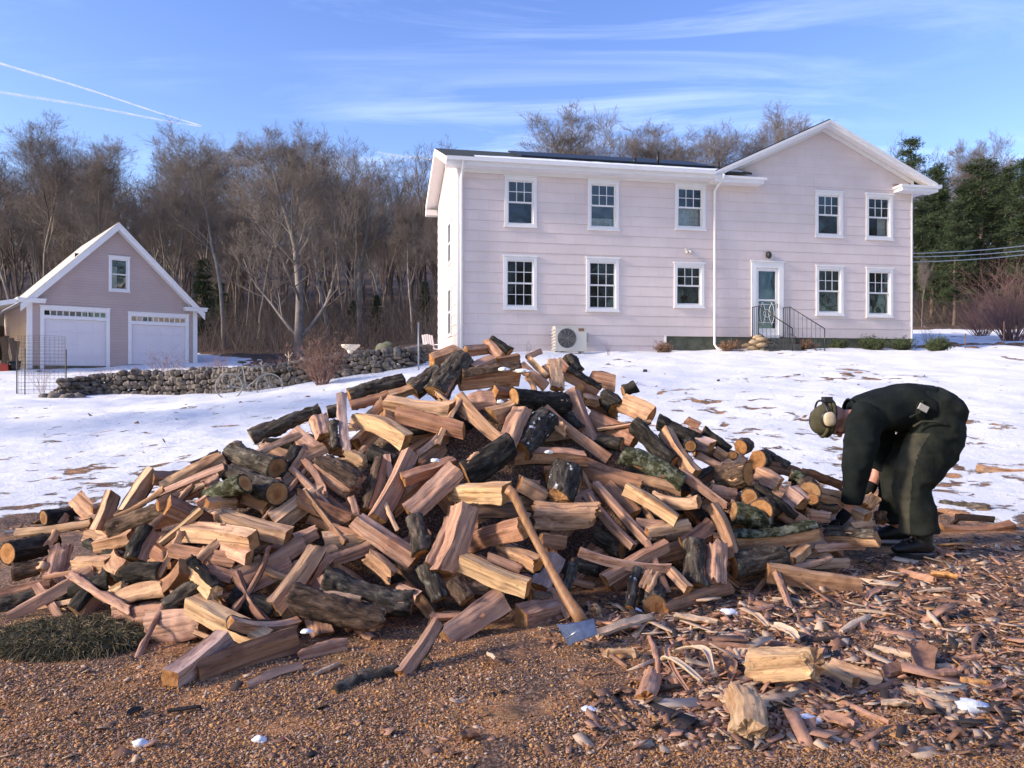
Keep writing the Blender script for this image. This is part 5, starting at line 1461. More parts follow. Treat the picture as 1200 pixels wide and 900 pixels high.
twig_plant('bare_shrub', 1186, 33, 3.4, 1.6, 17, [M_pinkstem], 90, 'rosy leafless bush at the right frame edge', 'shrub', None, 0, lean=.8, tw=.018)
twig_plant('bare_shrub', 1150, 36, 2.0, 1.3, 18, [M_pinkstem], 60, 'lower rosy leafless bush left of the big one', 'shrub', None, 0, lean=.9, tw=.014)
twig_plant('bare_shrub', 1090, 30, .8, .5, 19, [M_stem], 16, 'thin twiggy shrub on snow beside the right house corner', 'shrub', None, 0, lean=.7)
for i, (px, lb) in enumerate([(618,'two dry weed stalks poking up behind the pile crest'),(712,'dry weed tuft at the wall right of heat pump')]):
    twig_plant('dry_weed', px, 22.6, .5, .12, 30+i, [M_stem], 5, lb, 'weed', None, 0, lean=.3, tw=.004)
# stones by the steps
rg = random.Random(3)
st = MB(); p = HF.world(HF.lx(889, -.6), -.6, 0)
for k in range(9): st.blob((p.x+rg.uniform(-.32,.25), p.y+rg.uniform(-.25,.25), gz(p.x,p.y)+.08+.09*(k//2)), (.2,.15,.08), 6, 9, noise=.3, seed=k)
tag(st.build('stone_pile', simple('tan_stone', (.34,.25,.16), .9, noise=.4, nscale=4, bump=.4)), 'little heap of tan flat stones left of the doorstep', 'stone pile')
# power wires
pol = Vector((34, 36, 0)); 
for k, (ya, yb_, lb) in enumerate([(297,268,'highest of the three power wires leaving the house corner'),(301,278,'middle one of the three power wires'),(307,283,'lowest of the three power wires leaving the house corner')]):
    Yr = 27.0; a = PX(1070, ya, Yr); b = PX(1400, yb_-(8+k*2)-18, 38)
    m = MB(); n = 16; m.tube([a.lerp(b, t)-Vector((0,0,.5*4*t*(1-t))) for t in np.linspace(0, 1, n)], .02, 5)
    tag(m.build('power_wire', M_grey), lb, 'wire', 'power wires running right from the house')

# ================= the garage
GF = Frame(-21.24, 33.78, math.atan2(.637, .77))
gar = empty('garage', (GF.o[0], GF.o[1], 0), GF.a)
tag(gar, 'pinkish two-door garage with white trim and steep gable roof', 'garage')
GW = GF.lx(230); gE = 4.62; gA = 8.30; gm = GW/2; gs = (gA-gE)/gm
holes = []
d1 = GF.rect(47, 360.6, 128.6, 429.5); d2 = GF.rect(150, 367.8, 221, 430.5); gw_ = GF.rect(127.2, 301.3, 152, 341.3)
for d in (d1, d2): holes.append((d[0]+.02, d[1]-.02, 1.5, d[3]-.02))
holes.append(window(gar, gw_, '1/1', None, (.05,.4,0,.75), trim=.11, cols=1, rows=1))
mb = MB()
siding(mb, 0, GW, 1.75, gE, .125, holes, .022)
siding(mb, 0, GW, gE, gA-.05, .125, holes, .022, lambda z: ((z-gE)/gs, GW-(z-gE)/gs))
siding(mb, 0, 8, 1.6, gE, .125, [], .012, None, 0, 0.0, 'y'); mb.quad((GW,0,1.6),(GW,8,1.6),(GW,8,gE),(GW,0,gE)); mb.quad((0,8,1.6),(0,8,gE),(GW,8,gE),(GW,8,1.6)); mb.add([(0,8,gE),(gm,8,gA),(GW,8,gE)], [(0,1,2)])
mb.build('wall', M_clap, gar)
m = MB(); m.bb(.1, GW-.1, .3, .35, 1.6, gE); m.bb(gm-1.6, gm+1.6, .9, .95, gE, 7.0); m.bb(.1, GW-.1, .1, .3, gE-.1, gE); m.build('interior', M_room_shade, gar)  # shade inside the garage put into the colour of these slabs
m = MB(); m.bb(-.02, GW+.02, .03, .2, 1.2, 1.76); m.build('foundation', M_found, gar)
M_roofg = simple('tan_shingle', (.40,.38,.365), .9, noise=.15, nscale=10, bump=.3)
m = MB(); ohx = .32; za = gA+.16; yf, yk = -.32, 8.3
for sgn in (-1, 1):
    xe = gm+sgn*(gm+ohx); zE = za-(gm+ohx)*gs
    A = [(gm,yf,za),(xe,yf,zE),(xe,yk,zE),(gm,yk,za)]; B = [(p[0],p[1],p[2]-.06) for p in A]
    f = [(0,1,2,3),(7,6,5,4),(0,4,5,1),(1,5,6,2),(2,6,7,3)]; m.add(A+B, f if sgn < 0 else [q[::-1] for q in f])
m.build('roof', M_roofg, gar)
m = MB(); rake(gm, za, gm+ohx, gs, yf, -.014, .30); m.build('rake_board', M_white, gar)
m = MB(); 
for a_, b_ in ((-.42, .62), (GW-.62, GW+.42)):
    m.bb(a_, b_, -.36, -.012, gE-.12, gE); m.bb(a_-.03, b_+.03, -.40, -.012, gE+.001, gE+.07)
m.bb(-.42, -.30, -.3, 8.3, gE-.05, gE+.1); m.build('eave_return', M_white, gar)
m = MB(); m.bb(-.04, .16, -.04, -.002, 1.6, gE-.12); m.bb(-.041, -.014, 0, .18, 1.6, gE-.12); m.bb(GW-.16, GW+.04, -.04, -.002, 1.6, gE-.12); m.build('corner_board', M_white, gar)
M_door = simple('garage_door_paint', (.66,.62,.66), .5, noise=.03, nscale=1)
for d in (d1, d2):
    x0, x1, z0, z1 = d; z0 = gz(*GF.world((x0+x1)/2, 0, 0).xy)-.02; t = .15
    m = MB(); m.bb(x0, x0+t, -.04, .2, z0, z1); m.bb(x1-t, x1, -.04, .2, z0, z1); m.bb(x0+t, x1-t, -.039, .2, z1-t, z1); m.bb(x0-.03, x1+.03, -.07, -.014, z1+.001, z1+.05)
    zt = z1-t-.26
    m.bb(x0+t, x1-t, -.03, .2, zt-.14, zt)
    m.build('door_frame', M_white, gar)
    m = MB(); n = 4; hh = (zt-.14-z0)/n
    for k in range(n):
        m.bb(x0+t, x1-t, .06, .11, z0+hh*k+.006, z0+hh*(k+1)-.006)
        nn = 4; ww = (x1-x0-2*t)/nn
        for j in range(nn): m.bb(x0+t+ww*j+.07, x0+t+ww*(j+1)-.07, .048, .0595, z0+hh*k+.09, z0+hh*(k+1)-.09)
    m.bb(x0+t, x1-t, .08, .10, z0, zt-.14)
    m.build('garage_door', M_door, gar)
    m = MB(); nn = 10; ww = (x1-x0-2*t)/nn
    for j in range(nn+1): m.bb(x0+t+ww*j-.02, x0+t+ww*j+.02, .04, .08, zt, z1-t)
    m.bb(x0+t, x1-t, .041, .079, zt, zt+.03); m.bb(x0+t, x1-t, .041, .079, z1-t-.03, z1-t)
    tw_ = m.build('transom_window', M_white, gar); g = MB(); g.quad((x0+t,.06,zt),(x1-t,.06,zt),(x1-t,.06,z1-t),(x0+t,.06,z1-t)); g.build('pane', M_glass, tw_)
    g = MB(); g.bb(x0+t+ww*.9, x1-t-ww*(3.2 if d is d1 else 5.0), .16, .17, zt, z1-t); g.build('blind', M_curtain, tw_)
# lean-to on the left side
m = MB(); A = [(-.33,-.25,gE-.02),(-.33,8,gE-.02),(-4.6,8,gE-1.0),(-4.6,-.25,gE-1.0)]; B = [(p[0],p[1],p[2]-.06) for p in A]
m.add(A+B, [(0,1,2,3),(7,6,5,4),(0,4,5,1),(2,6,7,3),(3,7,4,0)]); m.build('lean_to_roof', M_roofg, gar)
m = MB(); A = [(-.45,-.29,gE+.02),(-4.6,-.29,gE-.94),(-4.6,-.29,gE-1.14),(-.45,-.29,gE-.18)]; B = [(p[0],-.255,p[2]) for p in A]; m.add(A+B, [(0,1,2,3),(7,6,5,4),(3,2,6,7),(0,4,5,1)]); m.build('fascia', M_white, gar)
M_db = simple('dark_boards', (.05,.04,.035), .9, noise=.4, nscale=3)
for yy in (0, 7.8): m = MB(); m.bb(-4.5, -4.35, yy, yy+.15, 1.2, gE-1.0); m.build('post', M_db, gar)
m = MB(); m.bb(-4.4, -.02, 7.96, 8.0, 1.4, 3.9); m.build('back_boarding', M_db, gar)
rg = random.Random(9)
for k in range(4):
    p = GF.world(-.30-.12*k, .7+.5*k, 0); z = gz(p.x, p.y)
    m = MB(); m.box((0,0,.75), (.22,.04,1.5+rg.uniform(-.3,.4))); o = m.build('leaning_board', simple('weathered_board', (.16,.12,.10), .9, noise=.3) if k == 0 else bpy.data.materials['weathered_board'])
    o.location = (p.x, p.y, z-.02); o.rotation_euler = (rg.uniform(-.3,-.15), rg.uniform(-.15,.15), GF.a+rg.uniform(-.2,.2)); tag(o, 'weathered dark board leaning in the open lean-to beside the garage', 'board', 'boards leaning inside the lean-to')
p = GF.world(GF.lx(5,-.3), -.3, 0); z = gz(p.x, p.y)
m = MB(); m.box((0,0,.17), (.34,.20,.30), taper=.9); m.box((-.06,0,.35), (.18,.03,.04)); o = m.build('jerry_can', simple('red_plastic', (.36,.045,.03), .5)); o.location = (p.x, p.y, z); o.rotation_euler = (0,0,.3)
mm = MB(); mm.tube([(.13,0,.32),(.20,0,.40)], .03, 8); mm.build('spout', M_black, o); tag(o, 'red-orange can on the ground in front of the lean-to', 'can')
p = GF.world(GF.lx(17,-.2), -.2, 0); m = MB(); m.tube([(0,0,0),(0,0,.42)], [.20,.25], 14); m.tube([(0,0,.38),(0,0,.44)], [.27,.27], 14); o = m.build('bucket', M_black); o.location = (p.x, p.y, gz(p.x, p.y)); tag(o, 'black tub beside the white garage corner post', 'tub')
# ---------------------------------------------------------------- yard objects
def ground_hit(px, py):
    lo, hi = 2.0, 60.0
    for Y in np.arange(3, 60, .1):
        X = (px-CX)/F*Y
        if CZ+(HY-py)/F*Y <= gz(X, Y): return Y
    return 40.0
# dry stone wall
def stone_wall():
    pts = [(66,464,20),(110,463,23),(180,463,28),(255,462,30),(330,456,28),(400,449,27),(445,441,26),(478,431,22),(500,421,16)]
    W = []
    for px, py, h in pts:
        Y = min(26.5, max(22.0, ground_hit(px, py))); W.append((np.array([(px-CX)/F*Y, Y]), h/F*Y))
    rg = random.Random(12); m = MB(); k = 0
    for (a, ha), (b, hb) in zip(W[:-1], W[1:]):
        L = np.linalg.norm(b-a); d = (b-a)/L; nrm = np.array([d[1], -d[0]])
        for row in range(5):
            s = rg.uniform(0, .1)
            while s < L:
                h = ha+(hb-ha)*s/L; w_ = rg.uniform(.14, .36)*(1-.05*row)
                zz = h*(row+.5)/5
                for side in ((-1, 0, 1) if row == 4 else (-1, 1)):
                    p = a+d*(s+w_/2)+nrm*(side*(.24-.03*row)+rg.uniform(-.04, .04))
                    m.blob((p[0], p[1], gz(p[0], p[1])+zz+rg.uniform(-.04, .04)), (w_*.60, rg.uniform(.13,.20), h/5*rg.uniform(.5, .8)), 5, 7, noise=.6, seed=k, smooth=False); k += 1
                s += w_*.93
    # tumbled stones at the left end
    for i in range(16):
        p = W[0][0]+np.array([rg.uniform(-.5, .9), rg.uniform(-.7, .3)]); m.blob((p[0], p[1], gz(p[0], p[1])+.06), (rg.uniform(.1,.22), .14, rg.uniform(.07,.12)), 5, 8, noise=.4, seed=k); k += 1
    o = m.build('stone_wall', M_wallstone); tag(o, 'low dry wall of rounded grey field stones across the snow', 'wall')
M_wallstone = simple('wall_stone', (.15,.125,.105), .9, noise=.8, nscale=3.1, bump=.7)
stone_wall()

# bicycle leaning on the wall
def bicycle():
    Y = ground_hit(286, 463)-.42; a = PX(268, 451, Y); b = PX(307, 449, Y+.18)
    ang = math.atan2(b.y-a.y, b.x-a.x); D = 1.02
    z = gz(a.x, a.y)
    root = empty('bicycle', (a.x, a.y, z), ang); tag(root, 'old pale bicycle leaning against the stone wall', 'bicycle')
    M_f = simple('pale_bike_paint', (.28,.27,.25), .4); tl = R(9)
    def T(p): x, y, zz = p; return (x, y*math.cos(tl)+zz*math.sin(tl), -y*math.sin(tl)+zz*math.cos(tl))
    def tb(m, pts, r, n=6): m.tube([T(p) for p in pts], r, n)
    r = .335
    for cx in (0, D):
        t = np.linspace(0, 2*math.pi, 33)
        m = MB(); tb(m, [(cx+r*math.cos(q), 0, r+.005+r*math.sin(q)) for q in t], .018, 6); wh = m.build('wheel', M_f, root); wh.name = 'wheel'
        m = MB()
        for k in range(20): q = k*math.pi/10; tb(m, [(cx, .02*(-1)**k, r), (cx+(r-.01)*math.cos(q), 0, r+(r-.01)*math.sin(q))], .0025, 4)
        m.build('spoke', M_grey, wh)
        m = MB(); tb(m, [(cx,-.05,r),(cx,.05,r)], .03, 8); m.build('hub', M_grey, wh)
    hb = (D*.43, 0, .30); seat = (D*.33, 0, .86); head = (D*.80, 0, .86); headb = (D*.84, 0, .68)
    m = MB(); 
    for p in ([hb, seat],[seat, head],[hb, headb],[head, headb],[hb,(0,.05,r)],[(D*.345,0,.78),(0,.05,r)],[headb,(D*.93,.04,.5),(D,.04,r)]): tb(m, list(p), .017, 7)
    m.build('frame', M_f, root)
    m = MB(); tb(m, [(D*.345,0,.84),(D*.32,0,.96)], .013); m.blob(T((D*.30,0,.98)), (.13,.07,.035), 6, 10); m.build('saddle', M_black, root)
    m = MB(); tb(m, [head,(D*.78,0,.98)], .013); tb(m, [(D*.72,-.26,1.0),(D*.80,-.2,1.02),(D*.80,.2,1.02),(D*.72,.26,1.0)], .012); m.build('handlebar', M_grey, root)
    m = MB(); t = np.linspace(0, 6.2832, 17); tb(m, [(hb[0]+.09*math.cos(q), -.04, .30+.09*math.sin(q)) for q in t], .006); tb(m, [(hb[0],-.06,.30),(hb[0]+.12,-.06,.18)], .01); tb(m, [(hb[0],.06,.30),(hb[0]-.12,.06,.42)], .01); m.box(T((hb[0]+.12,-.11,.18)), (.09,.08,.025)); m.box(T((hb[0]-.12,.11,.42)), (.09,.08,.025)); m.build('crank', M_grey, root)
bicycle()

# wire cage with two stakes
def cage():
    Y = 25.0; a = PX(49, 465, Y); z = gz(a.x, a.y); r = 24/F*Y; H = 68/F*Y
    root = empty('plant_cage', (a.x, a.y, z)); tag(root, 'round wire mesh plant cage standing on snow before the garage', 'wire cage')
    m = MB(); n = 28
    for k in range(n): q = k*2*math.pi/n; m.tube([(r*math.cos(q), r*math.sin(q), 0), (r*math.cos(q), r*math.sin(q), H)], .0036, 3, cap=False)
    for zz in np.linspace(H*.02, H, 17): m.tube([(r*math.cos(q), r*math.sin(q), zz) for q in np.linspace(0, 6.2832, 33)], .0036, 3, cap=False)
    m.build('wire_mesh', M_rust, root)
    for q in (-2.6, -1.75, .5):
        m = MB(); m.tube([(r*math.cos(q)*1.03, r*math.sin(q)*1.03, -.05), (r*math.cos(q)*1.03, r*math.sin(q)*1.03, H*.78)], .016, 6); m.build('stake', M_black, root)
cage()
twig_plant('bare_shrub', 50, 25.0, 1.2, .35, 61, [M_pinkstem], 12, 'spindly twigs growing inside the wire cage', 'shrub', None, 0, lean=.4)
for px, Y, h, nn, lb, s_ in [(190,28.5,1.25,16,'dried hydrangea with papery heads before the right garage door',1),(212,28.0,.9,10,'leaning dry hydrangea stems at right garage corner',2),(150,28.2,.8,12,'low dead flower stalks between the garage doors',3),
       (100,27.0,.8,12,'dry weed stalks in snow before the left garage door',4),(120,26.6,1.0,12,'short dead stalks at the left end of stone wall',5),
       (378,ground_hit(378,452)-.1,1.25,60,'bushy brown leafless shrub growing out of the stone wall front',6),(300,30.5,.7,30,'rusty dry grass tuft behind the stone wall, left one',7),(330,31.5,.8,30,'rusty dry grass tuft behind the stone wall, right one',8),(258,31,1.1,26,'low rusty weeds on snow between garage and stone wall',9)]:
    o = twig_plant('dry_plant', px, Y, h, .5, 200+s_, [M_pinkstem, M_leafb], nn, lb, 'plant', None, 1 if s_ in (1,2,6) else 0, lean=.8, tw=.008)
# bird bath, chair, boulder, pole, posts
def at_ground(px, Y): X = (px-CX)/F*Y; return Vector((X, Y, gz(X, Y)))
p = at_ground(411, 27.0); m = MB(); m.tube([(0,0,0),(0,0,.08),(0,0,.10),(0,0,.45),(0,0,.52)], [.20,.18,.09,.08,.14], 14); root = m.build('bird_bath', M_cream); root.location = p; root.scale = (1, 1, 1.45)
m = MB(); m.tube([(0,0,.521),(0,0,.60),(0,0,.66)], [.14,.30,.34], 18); m.build('bowl', M_cream, root); tag(root, 'small white pedestal bird bath behind the stone wall', 'bird bath')
p = at_ground(505, 29.0); root = empty('garden_chair', p, R(35)); root.scale = (.8,.8,.8); tag(root, 'white slatted garden chair at the wood edge beside the house', 'chair')
m = MB(); 
for k in range(5): m.box((-.24+.12*k, .28+.0, .72), (.09,.02,.62+.1*(1-abs(k-2)/2)), M=Matrix.Rotation(R(-18), 3, 'X'))
m.build('backrest', M_white, root); m = MB(); m.box((0,0,.36), (.58,.5,.03), M=Matrix.Rotation(R(8), 3, 'X')); m.build('seat', M_white, root)
for sx in (-1, 1):
    m = MB(); m.box((sx*.32,-.02,.56), (.12,.70,.025)); m.build('armrest', M_white, root)
    m = MB(); m.box((sx*.30,-.28,.28), (.03,.09,.55)); m.build('leg', M_white, root); m = MB(); m.box((sx*.29,.22,.28), (.03,.07,.60), M=Matrix.Rotation(R(-12), 3, 'X')); m.build('leg', M_white, root)
p = at_ground(452, 31.0); m = MB(); m.blob((0,0,.35), (.42,.35,.42), 9, 14, noise=.35, seed=5); o = m.build('boulder', M_found); o.location = p; tag(o, 'mossy upright boulder behind the stone wall\'s right end', 'boulder')
p = at_ground(490.5, 21.0); m = MB(); m.tube([(0,0,-.1),(0,0,1.35)], .022, 8); o = m.build('metal_pole', M_grey); o.location = p; tag(o, 'thin grey metal pole in the snow left of the house', 'pole')
p = at_ground(338, 30.0); m = MB(); m.tube([(0,0,-.1),(.02,0,.75),(0,0,.95)], [.03,.025,.02], 7); m.tube([(.02,0,.7),(.16,0,.92)], .016, 6); m.tube([(.02,0,.7),(-.14,0,.86)], .016, 6); o = m.build('forked_stake', simple('pale_stake_wood', (.42,.34,.26), .9, noise=.2)); o.location = p; tag(o, 'pale forked stake standing behind the stone wall', 'stake')
p = at_ground(353.5, 30.0); m = MB(); m.tube([(0,0,-.05),(0,0,.35),(.02,0,.62),(0,0,.70)], [.17,.15,.12,.05], 10); o = m.build('wrapped_plant', simple('burlap', (.30,.25,.20), .95, noise=.5, nscale=9, bump=.5)); o.location = p; tag(o, 'plant wrapped in pale burlap beside the forked stake', 'wrapped plant')
for k, (px, Y, h) in enumerate([(1131,27,.55),(1176,28,.9)]):
    p = at_ground(px, Y); m = MB(); m.tube([(0,0,-.05),(.02,0,h)], .02, 6); o = m.build('garden_stake', M_stem); o.location = p
    tag(o, ['short dark stake in the snow right of the house','taller thin stake on snow near the rosy bush'][k], 'stake', 'stakes in the garden right of the house')
# fence stubs and stones at far right of the garden
rg = random.Random(31); m = MB()
for k in range(26):
    px = rg.uniform(1080, 1250); Y = rg.uniform(27.5, 29.5); p = at_ground(px, Y); m.blob((p.x,p.y,p.z+.02), (rg.uniform(.15,.5), .2, rg.uniform(.05,.12)), 5, 8, noise=.5, seed=k)
o = m.build('garden_bed_litter', M_leafb); tag(o, 'brown frozen litter lying over the garden bed at right', 'litter', kind='stuff')

# contrails
def contrail(px0, py0, px1, py1, w0, w1, label, dens):
    D = 6500; m = MB(); n = 60; t = np.linspace(0, 1, n)
    P = [PX(px0+(px1-px0)*k, py0+(py1-py0)*k+.8*math.sin(k*9), D) for k in t]
    m.tube(P, [(w0+(w1-w0)*k)/F*D/2*(1+.25*float(vn(k*30, w0))) for k in t], 10)
    mt, nt, b = mat('contrail_vapour'); out = nt.nodes['Material Output']
    b.inputs['Base Color'].default_value = (.95,.96,1,1); b.inputs['Roughness'].default_value = 1; b.inputs['Specular IOR Level'].default_value = 0
    b.inputs['Subsurface Weight'].default_value = 0
    tcn = N(nt, 'ShaderNodeTexCoord'); nz = N(nt, 'ShaderNodeTexNoise', Scale=.012, Detail=5.0); LK(nt, tcn, 'Object', nz, 'Vector')
    lw = N(nt, 'ShaderNodeLayerWeight', Blend=.5); iv = N(nt, 'ShaderNodeMath', _operation='SUBTRACT'); iv.inputs[0].default_value = 1; LK(nt, lw, 'Facing', iv, 1)
    mu = N(nt, 'ShaderNodeMath', _operation='MULTIPLY'); LK(nt, iv, 0, mu, 0); rr_ = ramp(nt, [(.3, (.3,.3,.3)), (.7, (1,1,1))], nz); LK(nt, rr_, 'Color', mu, 1)
    m2 = N(nt, 'ShaderNodeMath', _operation='MULTIPLY'); m2.inputs[1].default_value = dens; LK(nt, mu, 0, m2, 0); LK(nt, m2, 0, b, 'Alpha')
    tr_ = N(nt, 'ShaderNodeBsdfTranslucent'); ad = N(nt, 'ShaderNodeMixShader'); 
    o = m.build('contrail', mt); tag(o, label, 'contrail', 'contrails over the left wood'); o.visible_shadow = True
contrail(-60, 55, 236, 147, 4.5, 1.8, 'upper bright contrail slanting down to the tallest tree', .55)
contrail(-60, 97, 236, 148, 5.5, 2.0, 'lower contrail meeting the upper one above the tallest tree', .45)
contrail(440, 178, 560, 196, 3, 3, 'short faint contrail just left of the house roof', .35)

# ---------------------------------------------------------------- the splitting axe
def axe():
    root = empty('splitting_axe', PX(675, 742, 3.42)); O = root.location.copy()
    tag(root, 'splitting axe with long wooden handle leaning head-down on the pile', 'axe')
    pts = [(594,573,3.80),(600,577,3.79),(606,588,3.77),(614,606,3.74),(626,630,3.69),(640,656,3.63),(653,681,3.57),(665,702,3.52),(675,717,3.48),(683,731,3.45)]
    hw = [7.5,8,7,6.5,6.2,6.4,6.8,8,9.2,9.5]
    m = MB(); n = 14; V = []; P = [PX(*p)-O for p in pts]
    for i, p in enumerate(P):
        t = (P[min(i+1, len(P)-1)]-P[max(i-1, 0)]).normalized(); u = t.cross(Vector((0,1,0))).normalized(); v = t.cross(u)
        a = hw[i]*3.6/F*.78; b = a*.62
        for k in range(n): q = k*2*math.pi/n; V.append(p+u*a*math.cos(q)+v*b*math.sin(q))
    Fc = [(i*n+j, i*n+(j+1)%n, (i+1)*n+(j+1)%n, (i+1)*n+j) for i in range(len(P)-1) for j in range(n)]+[tuple(range(n-1,-1,-1)), tuple((len(P)-1)*n+j for j in range(n))]
    m.add(V, Fc, 0, True)
    mh, nt, b = mat('axe_handle_wood'); mp = mapn(nt, (30, 30, 2.5)); mp.inputs['Rotation'].default_value = (0, R(30), 0); nz = N(nt, 'ShaderNodeTexNoise', Scale=1.5, Detail=5.0); LK(nt, mp, 'Vector', nz, 'Vector')
    r = ramp(nt, [(.3, (.22,.10,.04)), (.7, (.42,.21,.09))], nz); LK(nt, r, 'Color', b, 'Base Color'); b.inputs['Roughness'].default_value = .45
    m.build('handle', mh, root)
    # head: sections from blade (left) to poll (right)
    S_ = [((652,731),(667,758),.003),((658,731.5),(670,754.5),.014),((666,731),(677,751.5),.026),((674,729.5),(684,749),.032),((686,727),(692,746),.032),((695.5,725),(699.5,743),.030)]
    V = []
    for (a, b_, th) in S_:
        A = PX(a[0], a[1], 3.44)-O; B = PX(b_[0], b_[1], 3.40)-O; nrm = Vector((0,-1,.25)).normalized()
        V += [A+nrm*th*.85, A.lerp(B, .5)+nrm*th, B+nrm*th*.85, B-nrm*th*.85, A.lerp(B, .5)-nrm*th, A-nrm*th*.85]
    Fc = [(i*6+j, (i+1)*6+j, (i+1)*6+(j+1)%6, i*6+(j+1)%6) for i in range(5) for j in range(6)]+[(0,1,2,3,4,5), (35,34,33,32,31,30)]
    m = MB(); m.add(V, Fc, 0, False)
    bm_ = m.build('head', simple('blue_grey_steel', (.07,.10,.19), .6, metal=.15, noise=.35, nscale=25, bump=.15), root)
    md = bm_.modifiers.new('b', 'BEVEL'); md.width = .003; md.segments = 2
    m = MB(); A = PX(664, 748, 3.405)-O; B = PX(684, 735, 3.40)-O; m.tube([A, A.lerp(B,.5)+Vector((0,-.004,0)), B], [.004,.009,.004], 6); m.build('cheek_ridge', simple('worn_steel', (.25,.27,.33), .35, metal=.6), root)
axe()

# ---------------------------------------------------------------- scraps on the chopping ground
M_scrap = [simple('scrap_pink', (.47,.25,.155), .8, noise=.3, nscale=25, bump=.3), simple('scrap_pale', (.55,.39,.26), .8, noise=.25, nscale=25, bump=.3), simple('scrap_brown', (.25,.13,.08), .85, noise=.4, nscale=20, bump=.3),
           simple('scrap_dark', (.05,.036,.030), .9, noise=.4, nscale=20, bump=.4), simple('scrap_white', (.62,.46,.32), .8, noise=.15, nscale=25), simple('scrap_orange', (.55,.275,.10), .8, noise=.3, nscale=25)]
TI = {'pink':0,'pale':1,'brown':2,'dark':3,'white':4,'orange':5}
def scrap(x1, y1, x2, y2, w, kind, tone, label, lift=.0, seed=0):
    rg = random.Random(int(x1*3+y1*7+seed)); 
    def hit(x, y): Y = (CZ-.012-lift)*F/(y-HY); p = PX(x, y, Y); p.z = gz(p.x, p.y)+.010+lift; return p
    a, b = hit(x1, y1), hit(x2, y2); d = b-a; L = d.length; c = (a+b)/2; W = w*c.y/F
    n = 12; m = MB(); T = np.linspace(-.5, .5, n+1); q = 5
    pw = [.35+.65*math.sin(math.pi*min(1, max(0, .12+.8*(t+.5)+rg.uniform(-.08, .08)))) for t in T]
    th = {'sliver':.34, 'flake':.16, 'curl':.10}[kind]
    top = np.zeros((n+1, q, 3)); bot = top.copy()
    arch = rg.uniform(.0, .05)*L+(.03 if kind == 'curl' else 0)
    ben = rg.uniform(-.10, .10)*L*(2.2 if kind == 'curl' else 1)
    s0 = rg.uniform(0, 99)
    for i, t in enumerate(T):
        for j in range(q):
            v = (j/(q-1)-.5)*W*pw[i]; cup = (.25*W*(4*(j/(q-1)-.5)**2)*(1 if kind != 'sliver' else -1.0))
            top[i,j] = (t*L+rg.uniform(-.02,.02)*W*3*(i in (0,n)), v+ben*(1-4*t*t)+.10*W*float(vn(t*5+s0, 1)), arch*(1-4*t*t)+cup+W*th*.5+.06*W*float(vn(t*9+s0, j*.9)))
            bot[i,j] = top[i,j]-np.array((0,0,W*th+.002))
    m.grid(top, 0, kind != 'sliver', flip=True); m.grid(bot, 0, True)
    for A_, B_ in ((top[:,0], bot[:,0]), (bot[:,-1], top[:,-1]), (bot[0], top[0]), (top[-1], bot[-1])): m.grid(np.stack([A_, B_]), 0, False)
    o = m.build({'sliver':'wood_splinter','flake':'wood_flake','curl':'wood_shaving'}[kind], M_scrap[TI[tone]])
    o.location = c+Vector((0,0,W*th*.3)); o.rotation_euler = (rg.uniform(-.2,.2), -math.atan2(d.z, math.hypot(d.x, d.y))+rg.uniform(-.08,.08), math.atan2(d.y, d.x))
    tag(o, label, {'sliver':'splinter','flake':'wood flake','curl':'shaving'}[kind], 'larger scraps on the chopping ground')
